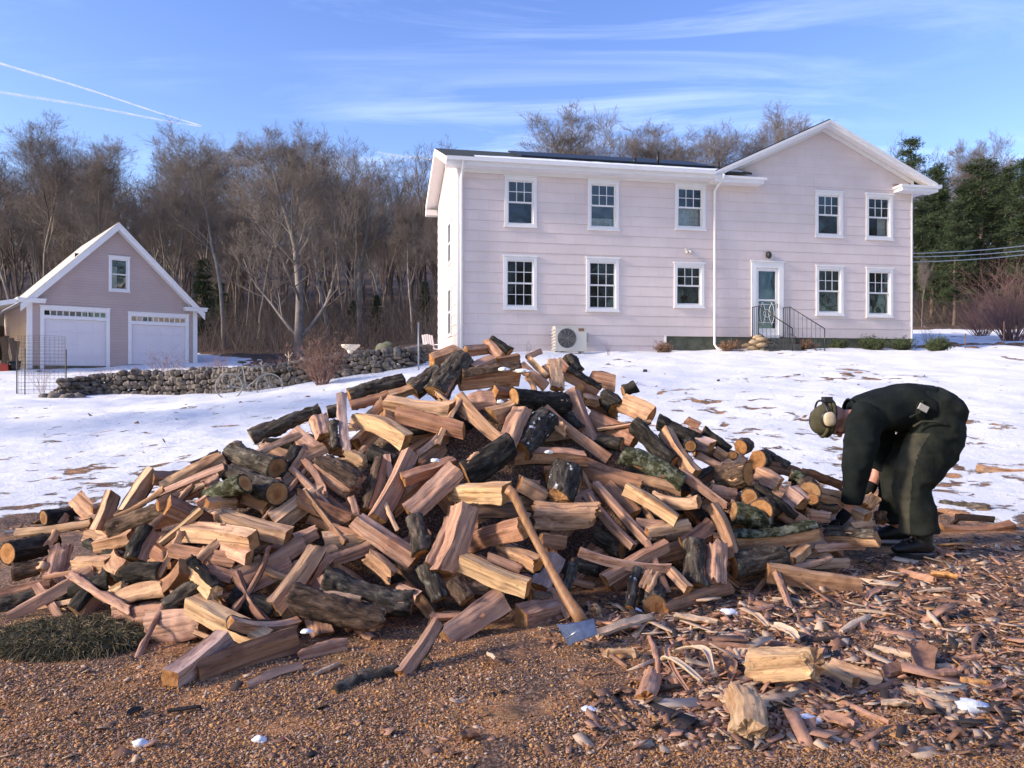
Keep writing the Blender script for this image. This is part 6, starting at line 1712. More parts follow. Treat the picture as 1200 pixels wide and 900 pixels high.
SCR = [
 (760,745,772,790,7,'sliver','pink','slim pinkish splinter pointing at the small pinkish chunk'),
 (790,765,835,790,10,'curl','white','white curled shaving, upper strand of the pair below the pile'),
 (775,775,822,800,11,'curl','white','white curled shaving, lower strand of the pair below the pile'),
 (792,760,806,810,6,'curl','pink','pinkish twisted strip crossing the white curled shavings'),
 (700,745,765,730,18,'flake','pale','broad ragged pale flake right of the axe head'),
 (790,725,840,732,15,'flake','pale','pale arched flake above the brown slanting splinter'),
 (845,770,855,800,14,'flake','brown','reddish bark flake left of the big torn yellow chunk'),
 (800,752,885,764,9,'sliver','brown','long dark-pink splinter lying level before the yellow chunk'),
 (862,718,905,712,10,'sliver','pink','pinkish splinter below the big mossy log\'s left end'),
 (905,735,935,750,12,'flake','white','whitish flake standing behind the big torn chunk'),
 (940,752,995,748,9,'sliver','dark','black bark strip lying behind the pale planks'),
 (890,752,965,765,9,'sliver','brown','dark red splinter just behind the yellow chunk'),
 (985,735,1020,722,8,'sliver','white','bright thin splinter fan above the black strip'),
 (955,728,985,735,10,'flake','pink','pink crumpled flake in the middle of the scraps'),
 (1000,716,1060,722,5,'sliver','pale','long pale splinter below the man\'s near boot'),
 (1025,757,1070,772,9,'sliver','pale','pale yellow square splinter above the brown plate'),
 (1072,762,1088,790,28,'flake','tan' if False else 'brown','upright brown bark plate at right of the scraps'),
 (1040,795,1070,785,24,'flake','brown','ribbed dull red plate leaning left of the brown plate'),
 (1085,795,1125,790,16,'flake','pink','pink bowl-shaped offcut right of the brown plate'),
 (1098,783,1120,780,10,'sliver','pale','small pale block among the plates at right'),
 (1062,808,1096,812,10,'sliver','pale','pale flat stick with bark edge below the plates'),
 (1033,823,1066,826,14,'flake','pale','oval tan flake lying on dark soil'),
 (975,812,1042,846,8,'sliver','pink','long thin stick slanting toward the camera at lower right'),
 (1012,808,1046,798,10,'sliver','brown','brown splinter crossing the long thin stick'),
 (1125,797,1158,800,9,'sliver','orange','orange-pink splinter right of the bowl-shaped offcut'),
 (1160,812,1176,800,8,'flake','pink','pink wedge flake near the right frame edge'),
 (1114,770,1152,771,6,'sliver','pink','straight pink stick lying level at right'),
 (1141,765,1157,735,6,'sliver','brown','dark red stick standing up-slanted near the right edge'),
 (1053,662,1095,680,10,'sliver','pink','curved pink splinter just below the near boot'),
 (1092,674,1122,678,14,'flake','orange','orange bark block below the boot heel'),
 (1100,648,1116,652,12,'flake','pink','small pink flake touching the boot heel'),
 (1075,692,1115,690,6,'sliver','pale','bright narrow splinter below the orange bark block'),
 (1040,696,1150,708,7,'sliver','brown','long dark bark strip stretching right across the mud'),
 (1087,715,1100,728,6,'sliver','white','tiny white splinter under the long bark strip'),
 (1136,697,1145,705,9,'flake','pale','little pale nub on mud right of the long bark strip'),
 (965,838,1000,850,18,'flake','pink','curved pinkish bark chip near the bottom frame edge'),
 (930,842,950,852,14,'flake','brown','brown triangular chip beside the melting snow lump'),
 (905,700,945,706,6,'sliver','pale','thin pale splinter under the big mossy log'),
 (760,812,800,806,9,'flake','dark','black bark scrap beside the small pinkish chunk'),
 (705,760,735,782,6,'sliver','brown','reddish stick on sawdust below the cream flake'),
 (572,640,578,646,3,'sliver','white','x'),
 (367,787,397,775,5,'sliver','pale','small flat pale stick on the sawdust left of centre'),
 (196,832,236,826,7,'flake','dark','thin black bark strip at the foot of the left corner wedge'),
 (540,862,562,858,16,'flake','brown','reddish leaf-like bark patch on sawdust at bottom centre'),
 (571,765,580,772,5,'sliver','white','single white chip on sawdust below the mauve slab'),
 (150,836,166,828,10,'flake','dark','dark scrap on the sawdust at lower left'),
 (1015,700,1040,690,8,'flake','pink','pinkish peel right of the big mossy log end'),
 (880,724,900,735,9,'curl','pale','curly pale peel left of the whitish flake'),
 (735,700,742,688,4,'sliver','pale','needle-like pale splinter in front of the dark hollow'),
]
for i, s_ in enumerate(SCR):
    if s_[7] == 'x': continue
    scrap(*s_, lift=.02 if s_[6] == 'white' else .0)

# snow lumps
def snow_lump(px, py, w, h, label, z=0.0, Y=None):
    Y = Y or (CZ-.02)*F/(py-HY); p = PX(px, py, Y)
    if not z: p.z = gz(p.x, p.y)
    m = MB(); s = Y/F; m.blob((0,0,h*s*.3), (w*s/2, w*s*.35, h*s*.6), 8, 12, noise=.6, seed=int(px), freq=2.4); m.blob((w*s*.3,0,h*s*.2), (w*s/3, w*s*.3, h*s*.4), 7, 10, noise=.5, seed=int(px)+1)
    o = m.build('snow_lump', M_snow_clump); o.location = p; tag(o, label, 'snow lump', 'small lumps of old snow')
snow_lump(165, 866, 18, 10, 'clean white snow lump on the sawdust at bottom left')
snow_lump(304, 860, 14, 8, 'snow lump on the sawdust below the left foreground logs')
snow_lump(944, 836, 34, 9, 'melting bluish snow lump between bottom right chips')
snow_lump(1138, 826, 34, 14, 'crusty grey snow lump on mud at bottom right')
snow_lump(854, 716, 20, 8, 'blue-white snow lump before the big mossy log')
snow_lump(690, 826, 16, 5, 'flat snow remnant on the sawdust below the axe')
snow_lump(745, 714, 12, 8, 'snow lump at the foot of the snow-fuzzed branch')
for px, py, w_, dz, lb in [(359,741,15,.33,'white snow lump resting on the black log end, left'),(612,436,26,.19,'snow cap on the pink-sided log near the crest'),(590,434,16,.19,'second snow patch on the log near the crest'),(510,541,12,.22,'snow crumbs on the red plank, centre left'),(643,531,11,.22,'snow crumb on the two-faced wedge'),(586,472,10,.2,'snow dab on top of the orange-brown ended log')]:
    Y = surf_depth(px, py)-dz; snow_lump(px, py, w_*.8, 4, lb, 1, Y)

# the green grass clump at the lower left
def grass_clump():
    r2 = np.random.RandomState(8); n = 16000
    u, v = r2.uniform(-1, 1, n), r2.uniform(-1, 1, n); k = u*u+v*v < 1; u, v = u[k], v[k]; n = len(u)
    c = PX(62, 762, 3.35); X = c.x+u*.36; Y = 3.52+v*.26
    hm = .065*(1-(u*u+v*v))**.6*(1+.35*vn(u*3, v*3, 0, 2)); z = ground_z(X, Y)+hm
    P = np.stack([X, Y, z], 1)
    out = np.stack([u*.5+r2.normal(0,.8,n), v*.5+r2.normal(0,.8,n)-.3, r2.normal(.10,.40,n)], 1); out /= np.linalg.norm(out, axis=1)[:,None]
    sd = np.cross(out, r2.normal(0, 1, (n,3))); sd /= np.linalg.norm(sd, axis=1)[:,None]; L = r2.uniform(.03, .075, n)[:,None]; wv = r2.uniform(.0008,.0017, n)[:,None]
    mid = P+out*L*.5; tip = P+out*L+np.array([0,0,-.5])*L*.6
    V = np.stack([P-sd*wv, P+sd*wv, mid+sd*wv, mid-sd*wv, tip+sd*wv*.3, tip-sd*wv*.3], 1).reshape(-1, 3)
    b = np.arange(n)*6; Q = np.concatenate([np.stack([b,b+1,b+2,b+3],1), np.stack([b+3,b+2,b+4,b+5],1)])
    mi = np.tile(r2.choice(3, n, p=[.42,.38,.2]), 2)
    m = MB(); G = np.zeros((15, 19, 3))
    for i, a in enumerate(np.linspace(-1, 1, 15)):
        for j, b_ in enumerate(np.linspace(-1, 1, 19)):
            x, y = c.x+b_*.37, 3.52+a*.27; h = .055*max(0, 1-(a*a+b_*b_))**.6; G[i,j] = (x, y, gz(x, y)-.01+h)
    g1 = simple('old_grass_green', (.115,.10,.045), .9); g2 = simple('old_grass_straw', (.27,.20,.11), .9); g3 = simple('old_grass_dark', (.035,.040,.018), .9)
    o = bpy.data.objects.new('grass_clump', fast_mesh('grass_clump', V, Q, [g1, g2, g3], mi)); COL.objects.link(o); tag(o, 'matted green-brown grass clump at the lower left of the pile', 'grass', kind='stuff')
    m.grid(G, 0, True, flip=False); o2 = m.build('sod', simple('sod_soil', (.05,.045,.022), .95, noise=.5, nscale=30, bump=.6), o)
grass_clump()

# loose chips and sawdust: nobody could count them
def chips(name, n, gen, size, label, mats, probs, flat=.35, seed=1, asp=3.0):
    r2 = np.random.RandomState(seed); X, Y = gen(r2, n); n = len(X); z = ground_z(X, Y)+pile_mound(X, Y)
    yaw = r2.uniform(0, 6.28, n); L = size*np.minimum(r2.lognormal(0, .62, n), 2.9)*.5; W = L/asp*r2.uniform(.5, 1.6, n); T = W*r2.uniform(.04, .17, n)+.0004
    tilt = r2.normal(0, flat, (n, 2))
    d = np.stack([np.cos(yaw), np.sin(yaw), tilt[:,0]], 1); d /= np.linalg.norm(d, axis=1)[:,None]
    s = np.stack([-np.sin(yaw), np.cos(yaw), tilt[:,1]], 1); s -= d*np.sum(s*d, 1)[:,None]; s /= np.linalg.norm(s, axis=1)[:,None]; u = np.cross(d, s)
    c = np.stack([X, Y, z+L*np.abs(tilt[:,0])*.6+T*.5+.001], 1)
    L, W, T = L[:,None], W[:,None], T[:,None]
    j = lambda: 1+r2.uniform(-.35, .35, (n,1))
    V = np.stack([c-d*L*j()-s*W*j(), c-d*L*j()+s*W*j(), c+d*L*j()+s*W*j(), c+d*L*j()-s*W*j()], 1)
    mid = u*T*(1+r2.uniform(-1, 1, (n,1)))
    V = np.concatenate([V+(mid*.6)[:,None,:], V-(u*T)[:,None,:]], 1).reshape(-1, 3)
    b = np.arange(n)*8; Q = np.concatenate([np.stack([b+k for k in f], 1) for f in ((0,3,2,1),(4,5,6,7),(0,1,5,4),(1,2,6,5),(2,3,7,6),(3,0,4,7))])
    # make sure outward: double sided rendering, so winding only matters for bump
    mi = np.tile(r2.choice(len(mats), n, p=probs), 6)
    o = bpy.data.objects.new(name, fast_mesh(name, V, Q, mats, mi)); COL.objects.link(o); tag(o, label, 'wood chips', kind='stuff'); return o
def gen_mud(r2, n):
    px = r2.uniform(640, 1290, n); t = r2.uniform(0, 1, n)**1.15; yb = pile_base(np.minimum(px, 1110))
    py = yb-4+(890-yb)*t; Y = (CZ)*F/(py-HY); keep = r2.uniform(0, 1, n) < np.clip(.25+(px-690)/190, .06, 1)*np.clip((905-py)/90, .25, 1)
    keep &= fbm((px-CX)/F*Y*3, Y*3, 0, 55, 3) > -.22-r2.uniform(0, .3, n)
    return ((px-CX)/F*Y)[keep], Y[keep]
chips('wood_chips', 13000, gen_mud, .024, 'litter of split wood chips covering the mud around the chopping spot', M_scrap, [.25,.17,.28,.22,.04,.04], .35, 3, 2.3)
chips('wood_litter', 800, gen_mud, .095, 'longer splinters strewn through the wood litter at right', M_scrap, [.32,.24,.22,.09,.11,.02], .14, 9, 5.5)
def gen_saw(r2, n):
    px = r2.uniform(-60, 1260, n); py = 470+250+r2.uniform(0, 1, n)**.8*200; Y = CZ*F/(py-HY); X = (px-CX)/F*Y
    keep = (py > pile_base(np.clip(px, -80, 1110))-10) & (fbm(X*2.6, Y*2.6, 0, 66, 3) > -.25-r2.uniform(0,.35,n)); return X[keep], Y[keep]
chips('sawdust', 95000, gen_saw, .0050, 'orange-brown sawdust granules spread over the near ground', [M_scrap[5], M_scrap[1], M_scrap[4], M_scrap[2], M_scrap[0]], [.52,.14,.03,.17,.14], .4, 5, 1.8)
def gen_near(r2, n):
    px = r2.uniform(-60, 1260, n); py = 690+r2.uniform(0, 1, n)*230; Y = CZ*F/(py-HY); X = (px-CX)/F*Y
    keep = (py > pile_base(np.clip(px, -80, 1110))-12) & (fbm(X*1.6, Y*1.6, 0, 76, 3) > -.1-r2.uniform(0,.3,n)); return X[keep], Y[keep]
chips('bark_bits', 1000, gen_near, .019, 'dark bark crumbs and small chips mixed into the sawdust', [M_scrap[2], M_scrap[3], M_scrap[1], M_scrap[0]], [.3,.35,.15,.2], .3, 25, 2.4)
def gen_snowbits(r2, n):
    Y = 6+r2.uniform(0, 1, n)**1.6*14; px = r2.uniform(-40, 1240, n); X = (px-CX)/F*Y
    keep = fbm(X*.6, Y*.6, 0, 13, 3) > .05; return X[keep], Y[keep]
chips('leaf_litter', 1400, gen_snowbits, .05, 'brown leaf bits and grass poking through the snow crust', [M_scrap[2], M_scrap[3], M_leafb], [.4,.3,.3], .5, 15, 2.0)
# ---------------------------------------------------------------- the man bending to pick up wood
MY = 5.28
def loft(m, secs, n=18):
    """secs: (px, py, dy, r_inplane_px, r_depth_m)"""
    P = [PX(a, b, MY+c) for a, b, c, r, q in secs]; V = []
    for i, p in enumerate(P):
        t = P[min(i+1, len(P)-1)]-P[max(i-1, 0)]; t.normalize()
        dp = Vector((0,1,0)); dp = (dp-t*dp.dot(t)).normalized(); u = t.cross(dp)
        rr = secs[i][3]*p.y/F; rq = secs[i][4]
        for k in range(n):
            a = k*2*math.pi/n; V.append(p+u*rr*math.cos(a)+dp*rq*math.sin(a))
    L = len(P); Fc = [(i*n+j, i*n+(j+1)%n, (i+1)*n+(j+1)%n, (i+1)*n+j) for i in range(L-1) for j in range(n)]
    Fc += [tuple(range(n-1,-1,-1)), tuple((L-1)*n+j for j in range(n))]
    m.add(V, Fc, 0, True)
def sub(secs, k=4):
    A = np.array(secs, float); n = len(A); t = np.arange(n); tt = np.linspace(0, n-1, (n-1)*k+1)
    out = []
    for q in tt:
        i = min(int(q), n-2); f = q-i; p0, p1, p2, p3 = A[max(i-1,0)], A[i], A[i+1], A[min(i+2,n-1)]
        out.append(.5*((2*p1)+(-p0+p2)*f+(2*p0-5*p1+4*p2-p3)*f*f+(-p0+3*p1-3*p2+p3)*f**3))
    return [tuple(o) for o in out]
def solid(m, name, mats, parent, vox=.012, smooth=6, wr=None, wscale=14, matfn=None):
    o = m.build(name, mats if isinstance(mats, list) else [mats])
    md = o.modifiers.new('r', 'REMESH'); md.mode = 'VOXEL'; md.voxel_size = vox; md.use_smooth_shade = True
    ms = o.modifiers.new('s', 'SMOOTH'); ms.iterations = smooth; ms.factor = .5
    dg = bpy.context.evaluated_depsgraph_get(); me = bpy.data.meshes.new_from_object(o.evaluated_get(dg))
    o.modifiers.clear(); old = o.data; o.data = me; bpy.data.meshes.remove(old); me.name = name
    nV = len(me.vertices); co = np.zeros(nV*3); me.vertices.foreach_get('co', co); co = co.reshape(-1, 3)
    nr = np.zeros(nV*3); me.vertices.foreach_get('normal', nr); nr = nr.reshape(-1, 3)
    if wr:
        d = wr(co); co = co+nr*d[:,None]
        me.vertices.foreach_set('co', co.ravel())
    me.materials.clear()
    for q in (mats if isinstance(mats, list) else [mats]): me.materials.append(q)
    if matfn:
        cen = np.zeros(len(me.polygons)*3); me.polygons.foreach_get('center', cen); pn = np.zeros(len(me.polygons)*3); me.polygons.foreach_get('normal', pn)
        me.polygons.foreach_set('material_index', matfn(cen.reshape(-1,3), pn.reshape(-1,3)).astype(np.int32))
    me.polygons.foreach_set('use_smooth', np.ones(len(me.polygons), bool)); me.update()
    if parent: 
        o.parent = parent; o.matrix_parent_inverse = parent.matrix_world.inverted()
    return o
def cloth(name, col, lt):
    m, nt, b = mat(name); tcn = N(nt, 'ShaderNodeTexCoord'); n = N(nt, 'ShaderNodeTexNoise', Scale=9.0, Detail=6.0, Roughness=.65); LK(nt, tcn, 'Object', n, 'Vector')
    r = ramp(nt, [(.35, col), (.72, lt)], n); LK(nt, r, 'Color', b, 'Base Color'); b.inputs['Roughness'].default_value = .92; b.inputs['Specular IOR Level'].default_value = .12
    n2 = N(nt, 'ShaderNodeTexNoise', Scale=260.0, Detail=2.0); LK(nt, tcn, 'Object', n2, 'Vector'); bp = N(nt, 'ShaderNodeBump', Strength=.3, Distance=.002); LK(nt, n2, 'Fac', bp, 'Height')
    bp2 = N(nt, 'ShaderNodeBump', Strength=.35, Distance=.02); LK(nt, n, 'Fac', bp2, 'Height'); LK(nt, bp, 'Normal', bp2, 'Normal'); LK(nt, bp2, 'Normal', b, 'Normal'); return m
M_jacket = cloth('jacket_cloth', (.006,.009,.009), (.015,.019,.018)); M_overall = cloth('overalls_duck', (.011,.014,.012), (.028,.031,.026)); M_over_light = cloth('worn_knee_duck', (.038,.038,.029), (.088,.082,.060))
M_glove = cloth('glove_cloth', (.006,.006,.007), (.018,.018,.018)); M_boot = simple('boot_leather', (.010,.010,.011), .45, noise=.3, nscale=20, bump=.3); M_bean = cloth('beanie_knit', (.050,.046,.028), (.095,.088,.058))
M_skin = simple('skin', (.52,.25,.18), .5, noise=.12, nscale=30)
man = None
def build_man():
    global man
    # continuous body inside the clothes
    m = MB()
    loft(m, sub([(1112,492,0,20,.13),(1085,481,0,21,.13),(1050,479,0,20,.14),(1020,485,0,17,.14),(1004,489,0,11,.09),(994,489,0,9.5,.062),(986,490,0,9.5,.058)]))
    # head: crown points left, face looks down
    cen = PX(975, 491, MY); c_ = Vector((-.975,0,-.12)).normalized(); f_ = Vector((.12,0,-.99)).normalized(); s_ = Vector((0,1,0))
    def H(a, b, c): return cen+c_*a+f_*b+s_*c       # along crown, face, side
    def hb(a, b, c, ra, rb, rc): 
        mm = MB(); mm.blob((0,0,0), (1,1,1), 12, 18); V = np.concatenate(mm.v); MX = np.array([c_*ra, f_*rb, s_*rc]); m.add(V@MX+np.array(H(a,b,c)), mm.f, 0, True)
    hb(.015,-.005,0,.118,.098,.078); hb(-.065,.032,0,.070,.070,.060)      # skull, jaw
    hb(-.040,.112,0,.018,.022,.014); hb(-.014,.100,0,.028,.012,.010)        # nose tip, bridge
    hb(.008,.092,.030,.010,.014,.028); hb(.008,.092,-.030,.010,.014,.028)  # brows
    hb(-.070,.100,0,.007,.011,.026); hb(-.083,.098,0,.008,.012,.023)       # lips
    hb(-.112,.088,0,.020,.022,.026)                                        # chin
    hb(-.035,.076,.040,.024,.022,.020); hb(-.035,.076,-.040,.024,.022,.020) # cheeks
    hb(.0,-.005,.080,.032,.018,.008); hb(.0,-.005,-.080,.032,.018,.008)     # ears
    for sg, arm in ((-1, [(1020,489,-.12,11,.045),(1011,515,-.18,10,.045),(1004,548,-.215,9,.042),(998,580,-.20,7.0,.034),(993,597,-.18,5.2,.026),(989,603,-.175,6,.034)]),
                    (1, [(1024,490,.12,11,.045),(1029,515,.20,9,.045),(1030,540,.22,8,.04),(1026,560,.20,6,.03),(1022,568,.19,6,.034)])):
        loft(m, sub(arm))
    loft(m, sub([(1104,494,-.09,19,.09),(1080,545,-.11,15,.075),(1068,568,-.12,12,.06),(1074,600,-.12,9,.045),(1078,640,-.12,7,.04)]))
    loft(m, sub([(1098,494,.10,19,.09),(1066,535,.14,14,.07),(1048,556,.17,11,.055),(1048,590,.22,9,.045),(1051,622,.25,7,.04)]))
    man = solid(m, 'person', M_skin, None, .0065, 3)
    tag(man, 'man in dark jacket and green overalls bending down to grasp a log', 'person')
    def fold(amp, fx, fz, s):
        return lambda co: amp*(1-2*np.abs(vn(co[:,0]*fx+co[:,2]*3, co[:,1]*fx*.6, co[:,2]*fz, s)))*.6+amp*.8*fbm(co[:,0]*9, co[:,1]*9, co[:,2]*9, s+2, 2)
    # overalls: seat and both legs
    m = MB()
    loft(m, sub([(1120,496,0,13,.13),(1111,491,0,26,.175),(1096,484,0,29,.19),(1076,479,0,27,.185),(1058,478,0,26,.18)]), 22)
    loft(m, sub([(1106,490,-.085,27,.115),(1096,516,-.10,30,.125),(1079,545,-.12,28,.12),(1069,567,-.13,21,.105),(1071,588,-.13,19,.10),(1075,606,-.13,20,.105),(1077,624,-.13,21.5,.11)]), 22)
    loft(m, sub([(1100,492,.095,26,.11),(1080,518,.13,27,.115),(1060,540,.16,22,.11),(1049,560,.18,19,.10),(1047,584,.21,16,.095),(1047,608,.24,17,.10)]), 22)
    def mf(c, n):
        px = CX+F*c[:,0]/c[:,1]; py = HY-(c[:,2]-CZ)*F/c[:,1]; near = c[:,1] < MY+.0
        edge = np.interp(py, [505,520,540,560,580,600,622], [1092,1082,1073,1069,1067,1066,1066])
        return np.where((py > 508) & (px < edge) & near & (px > 1030), 1, 0)
    solid(m, 'overalls', [M_overall, M_over_light], man, .011, 5, fold(.018, 9, 13, 3), matfn=mf)
    # jacket with sleeves and standing collar
    m = MB()
    loft(m, sub([(1086,480,0,27,.185),(1068,477,0,27.5,.19),(1048,479,0,26,.19),(1026,483,0,25,.20),(1008,488,0,21.5,.18),(999,489,0,17,.12)]), 24)
    loft(m, sub([(1020,485,-.13,22,.09),(1014,500,-.18,20.5,.088),(1009,525,-.22,19,.085),(1004,550,-.22,16.5,.075),(1001,572,-.21,13,.062),(998,590,-.20,11,.053)]), 20)
    loft(m, sub([(1026,486,.14,22,.09),(1032,512,.20,17,.08),(1034,535,.21,13.5,.07),(1029,553,.20,11,.055)]), 20)
    solid(m, 'jacket', M_jacket, man, .011, 5, fold(.016, 8, 12, 8))
    m = MB()   # collar, a flap standing off the neck
    n = 20; G = np.zeros((3, n+1, 3)); C0 = PX(999, 487, MY)
    for i in range(3):
        for k in range(n+1):
            a = k*2*math.pi/n; r1 = [.105,.115,.108][i]; r2 = [.10,.112,.105][i]; G[i,k] = (C0.x-[.0,.028,.034][i]+.0, C0.y+math.sin(a)*r2, C0.z+math.cos(a)*r1*1.05)
    m.grid(G); co = m.build('collar', M_jacket, man); sd = co.modifiers.new('s', 'SOLIDIFY'); sd.thickness = .012
    # beanie
    m = MB(); G = []; n = 28
    for i, t in enumerate(np.linspace(.02, 1, 14)):
        a = t*math.pi*.45; row = []
        for k in range(n):
            q = k*2*math.pi/n; rad = math.sin(a)**.72; al = .014+math.cos(a)*.138+.004*math.sin(k*2.2)*0
            row.append(np.array(cen+c_*(al+(.030*math.cos(q)-.012)*t)+f_*(math.cos(q)*rad*.116-.006)+s_*(math.sin(q)*rad*.097)))
        row.append(row[0]); G.append(row)
    G = np.array(G); m.grid(G, 0, True); 
    # rolled cuff
    rim = [Vector(p) for p in G[-1][:-1]]
    m.tube(rim+[rim[0], rim[1]], .016, 8, cap=False)
    rim = [Vector(p)+c_*.026 for p in G[-1][:-1]]; m.tube(rim+[rim[0], rim[1]], .014, 8, cap=False)
    bo = m.build('beanie', M_bean, man)
    # ear muffs and the band over the crown
    for sg in (-1, 1):
        m = MB(); mm = MB(); mm.blob((0,0,0), (1,1,1), 12, 20); V = np.concatenate(mm.v); V = np.sign(V)*np.abs(V)**.8
        MX = np.array([c_*.042, f_*.050, s_*.024]); m.add(V@MX+np.array(H(.062,-.012,sg*.118)), mm.f, 0, True)
        em = m.build('ear_muff', simple('muff_cream', (.50,.40,.27), .45) if sg < 0 else bpy.data.materials['muff_cream'], man)
        m = MB(); MX = np.array([c_*.052, f_*.058, s_*.018]); m.add(V@MX+np.array(H(.062,-.012,sg*.097)), mm.f, 0, True); m.build('cushion', M_black, em)
    m = MB(); t = np.linspace(-1.45, 1.45, 15); m.tube([H(.066-.0*math.cos(a), -.03-.105*math.cos(a), .115*math.sin(a)) for a in t], .007, 6)
    m.build('headband', M_black, man)
    m = MB(); pc = H(.030,-.140,-.03); m.box(pc, (.055,.06,.035)); m.build('headband_pad', M_black, man)
    # eyes
    for sg in (-1, 1):
        m = MB(); m.blob(H(-.008,.088,sg*.031), (.009,.009,.009), 8, 10); m.build('eye', M_black, man)
    # gloves with fingers
    def glove(wr, kn, tips, thumb, name='glove'):
        m = MB(); loft(m, sub([(*wr[:3], 6.2, .034), ((wr[0]+kn[0])/2, (wr[1]+kn[1])/2, (wr[2]+kn[2])/2, 6.8, .043), (*kn[:3], 5.5, .045)], 3), 14)
        for i, tp in enumerate(tips):
            o = (-.033, -.011, .011, .033)[i]; b0 = (kn[0], kn[1], kn[2]+o); md_ = ((b0[0]+tp[0])/2-1.2, (b0[1]+tp[1])/2-1.5, (b0[2]+tp[2])/2)
            loft(m, sub([(*b0, 2.3, .0115), (*md_, 2.1, .0105), (*tp, 1.5, .008)], 3), 8)
        loft(m, sub([((wr[0]+kn[0])/2+2, (wr[1]+kn[1])/2, wr[2]-.03, 2.8, .014), (thumb[0]+1, thumb[1]-5, thumb[2], 2.3, .012), (*thumb, 1.7, .009)], 3), 8)
        solid(m, name, M_glove, man, .0045, 2)
    glove((993,599,-.18), (984,610,-.175), [(974,617,-.215),(971,616.5,-.19),(971,616,-.165),(974,615.5,-.14)], (985,620,-.215))
    glove((1023,566,.19), (1017,577,.185), [(1011,585,.15),(1009,586,.17),(1009,586,.195),(1011,584,.22)], (1020,586,.14))
    # boots
    for bx, dy, sole, nm in ((0, -.13, 649, 'boot'), (-27, .25, 633, 'boot')):
        m = MB(); x = bx
        loft(m, sub([(1092+x,sole-7,dy,5,.045),(1089+x,sole-8,dy,7.5,.050),(1078+x,sole-10,dy,9.5,.050),(1066+x,sole-8.5,dy,8.0,.054),(1055+x,sole-6.5,dy,6.0,.052),(1048+x,sole-5.5,dy,4.6,.040),(1045.5+x,sole-5,dy,3,.022)]), 18)
        loft(m, sub([(1083+x,sole-8,dy,10,.052),(1082+x,sole-20,dy,10.5,.056),(1081+x,sole-34,dy,11,.060)]), 18)
        b = solid(m, nm, M_boot, man, .008, 3)
        m = MB(); n = 22; pts = []
        for k in range(n):
            a = k*2*math.pi/n; cx_ = 1070+x+25.0*math.cos(a); wd = .050 if math.cos(a) < .2 else .042; p = PX(cx_, sole, MY+dy); pts.append((p.x, MY+dy+wd*math.sin(a)))
        z0 = gz(pts[0][0], MY+dy)-.012; V = [(a, b_, z0) for a, b_ in pts]+[(a, b_, z0+.035) for a, b_ in pts]
        m.add(V, [tuple(range(n-1,-1,-1)), tuple(range(n, 2*n))]+[(k, (k+1)%n, n+(k+1)%n, n+k) for k in range(n)]); so2 = m.build('sole', M_black, b)
        m = MB()
        for k in range(4): 
            xx = 1060+x+k*4.5; p = PX(xx, sole-15-k*3.4, MY+dy); m.tube([p+Vector((0,-.05,-.012)), p+Vector((-.008,0,.004)), p+Vector((0,.05,-.012))], .004, 5)
        m.build('lace', M_darkmetal, b)
    # suspender and buckle, back button, pocket edge
    m = MB(); P = [PX(*p) for p in ((1080,451.5,MY-.02),(1082,460,MY-.13),(1081,472,MY-.19),(1078,484,MY-.205),(1066,489,MY-.205))]
    m.tube(P, .010, 6); m.build('strap', M_overall, man)
    m = MB(); p = PX(1082, 478, MY-.212); m.box(p, (.062,.012,.042), M=Matrix.Rotation(R(28), 3, 'Y')); m.build('buckle', simple('pale_patch', (.42,.40,.38), .6), man)
    m = MB(); P = [PX(*p) for p in ((1070,500,MY-.20),(1080,494,MY-.215),(1095,494,MY-.225),(1110,498,MY-.215))]; m.tube(P, .008, 6); m.build('pocket_edge', M_over_light, man)
    m = MB(); m.blob(PX(1127,471,MY+.02), .014, 6, 8); m.build('button', M_black, man)
build_man()
# ---------------------------------------------------------------- sky, sun, camera
SUN_EL, SUN_AZ = 24.0, -107.0     # azimuth measured from +Y toward +X (negative: from the left)
w = bpy.data.worlds.new('World'); S.world = w; w.use_nodes = True
nt = w.node_tree; bg = nt.nodes['Background']
sky = nt.nodes.new('ShaderNodeTexSky'); sky.sky_type = 'NISHITA'; sky.sun_disc = False
sky.sun_elevation = R(SUN_EL); sky.sun_rotation = R(SUN_AZ); sky.air_density = 1.0; sky.dust_density = .6; sky.ozone_density = 1.6
hs = N(nt, 'ShaderNodeHueSaturation', Saturation=1.22, Value=.95, Hue=.522); nt.links.new(sky.outputs[0], hs.inputs['Color'])
tc = N(nt, 'ShaderNodeTexCoord')
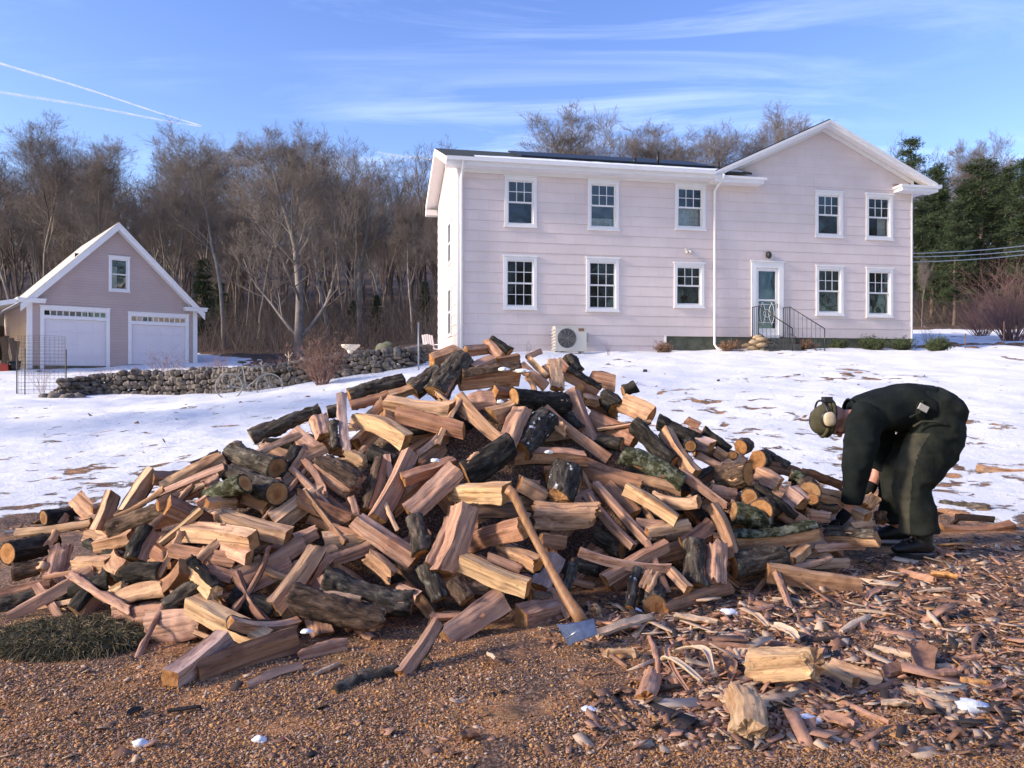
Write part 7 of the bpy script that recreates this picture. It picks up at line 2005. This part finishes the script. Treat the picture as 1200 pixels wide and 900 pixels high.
# cirrus: project the view direction on a high flat layer
sx = N(nt, 'ShaderNodeSeparateXYZ'); LK(nt, tc, 'Generated', sx, 'Vector')
az = N(nt, 'ShaderNodeMath', _operation='ADD'); LK(nt, sx, 'Z', az, 0); az.inputs[1].default_value = .10
dv = N(nt, 'ShaderNodeVectorMath', _operation='DIVIDE'); LK(nt, tc, 'Generated', dv, 0)
cb = N(nt, 'ShaderNodeCombineXYZ'); LK(nt, az, 0, cb, 'X'); LK(nt, az, 0, cb, 'Y'); cb.inputs['Z'].default_value = 1
LK(nt, cb, 'Vector', dv, 1)
mp = N(nt, 'ShaderNodeMapping'); mp.inputs['Rotation'].default_value = (0, 0, R(24)); mp.inputs['Scale'].default_value = (.55, 2.3, .4); LK(nt, dv, 'Vector', mp, 'Vector')
n1 = N(nt, 'ShaderNodeTexNoise', Scale=1.6, Detail=9.0, Roughness=.62, Distortion=.9); LK(nt, mp, 'Vector', n1, 'Vector')
mp2 = N(nt, 'ShaderNodeMapping'); mp2.inputs['Scale'].default_value = (.5, .8, .3); mp2.inputs['Location'].default_value = (3.1, 1.7, 0); LK(nt, dv, 'Vector', mp2, 'Vector')
n2 = N(nt, 'ShaderNodeTexNoise', Scale=1.1, Detail=3.0); LK(nt, mp2, 'Vector', n2, 'Vector')
r1 = ramp(nt, [(.46, (0,0,0)), (.78, (1,1,1))], n1); r2 = ramp(nt, [(.40, (0,0,0)), (.62, (1,1,1))], n2)
cf = mixc(nt, 1.0, (r1, 'Color'), (r2, 'Color'), 'MULTIPLY')
cm = mixc(nt, .34, (0,0,0), cf) 
cc = mixc(nt, cm, (hs, 'Color'), (6.2, 6.9, 8.6))
lnk(nt, cc, bg, 'Color'); bg.inputs['Strength'].default_value = .11
sl = bpy.data.lights.new('sun', 'SUN'); sl.energy = 2.3; sl.angle = R(8); sl.color = (1.0, .85, .70)
so = bpy.data.objects.new('sun', sl); COL.objects.link(so)
d = Vector((math.sin(R(SUN_AZ))*math.cos(R(SUN_EL)), math.cos(R(SUN_AZ))*math.cos(R(SUN_EL)), math.sin(R(SUN_EL))))
so.rotation_euler = d.to_track_quat('Z', 'Y').to_euler()
cam = bpy.data.cameras.new('camera'); co = bpy.data.objects.new('camera', cam); COL.objects.link(co)
co.location = (0, 0, CZ); co.rotation_euler = (R(90), 0, 0)
cam.lens = 36*F/1200; cam.sensor_width = 36; cam.shift_y = -(450-HY)/1200*-1*-1
cam.clip_start = .05; cam.clip_end = 12000
S.camera = co
S.view_settings.view_transform = 'Standard'; S.view_settings.look = 'None'; S.view_settings.gamma = 1
S.view_settings.exposure = 1.54; S.view_settings.use_curve_mapping = False
S.cycles.max_bounces = 6; S.cycles.transparent_max_bounces = 12; S.cycles.use_denoising = True
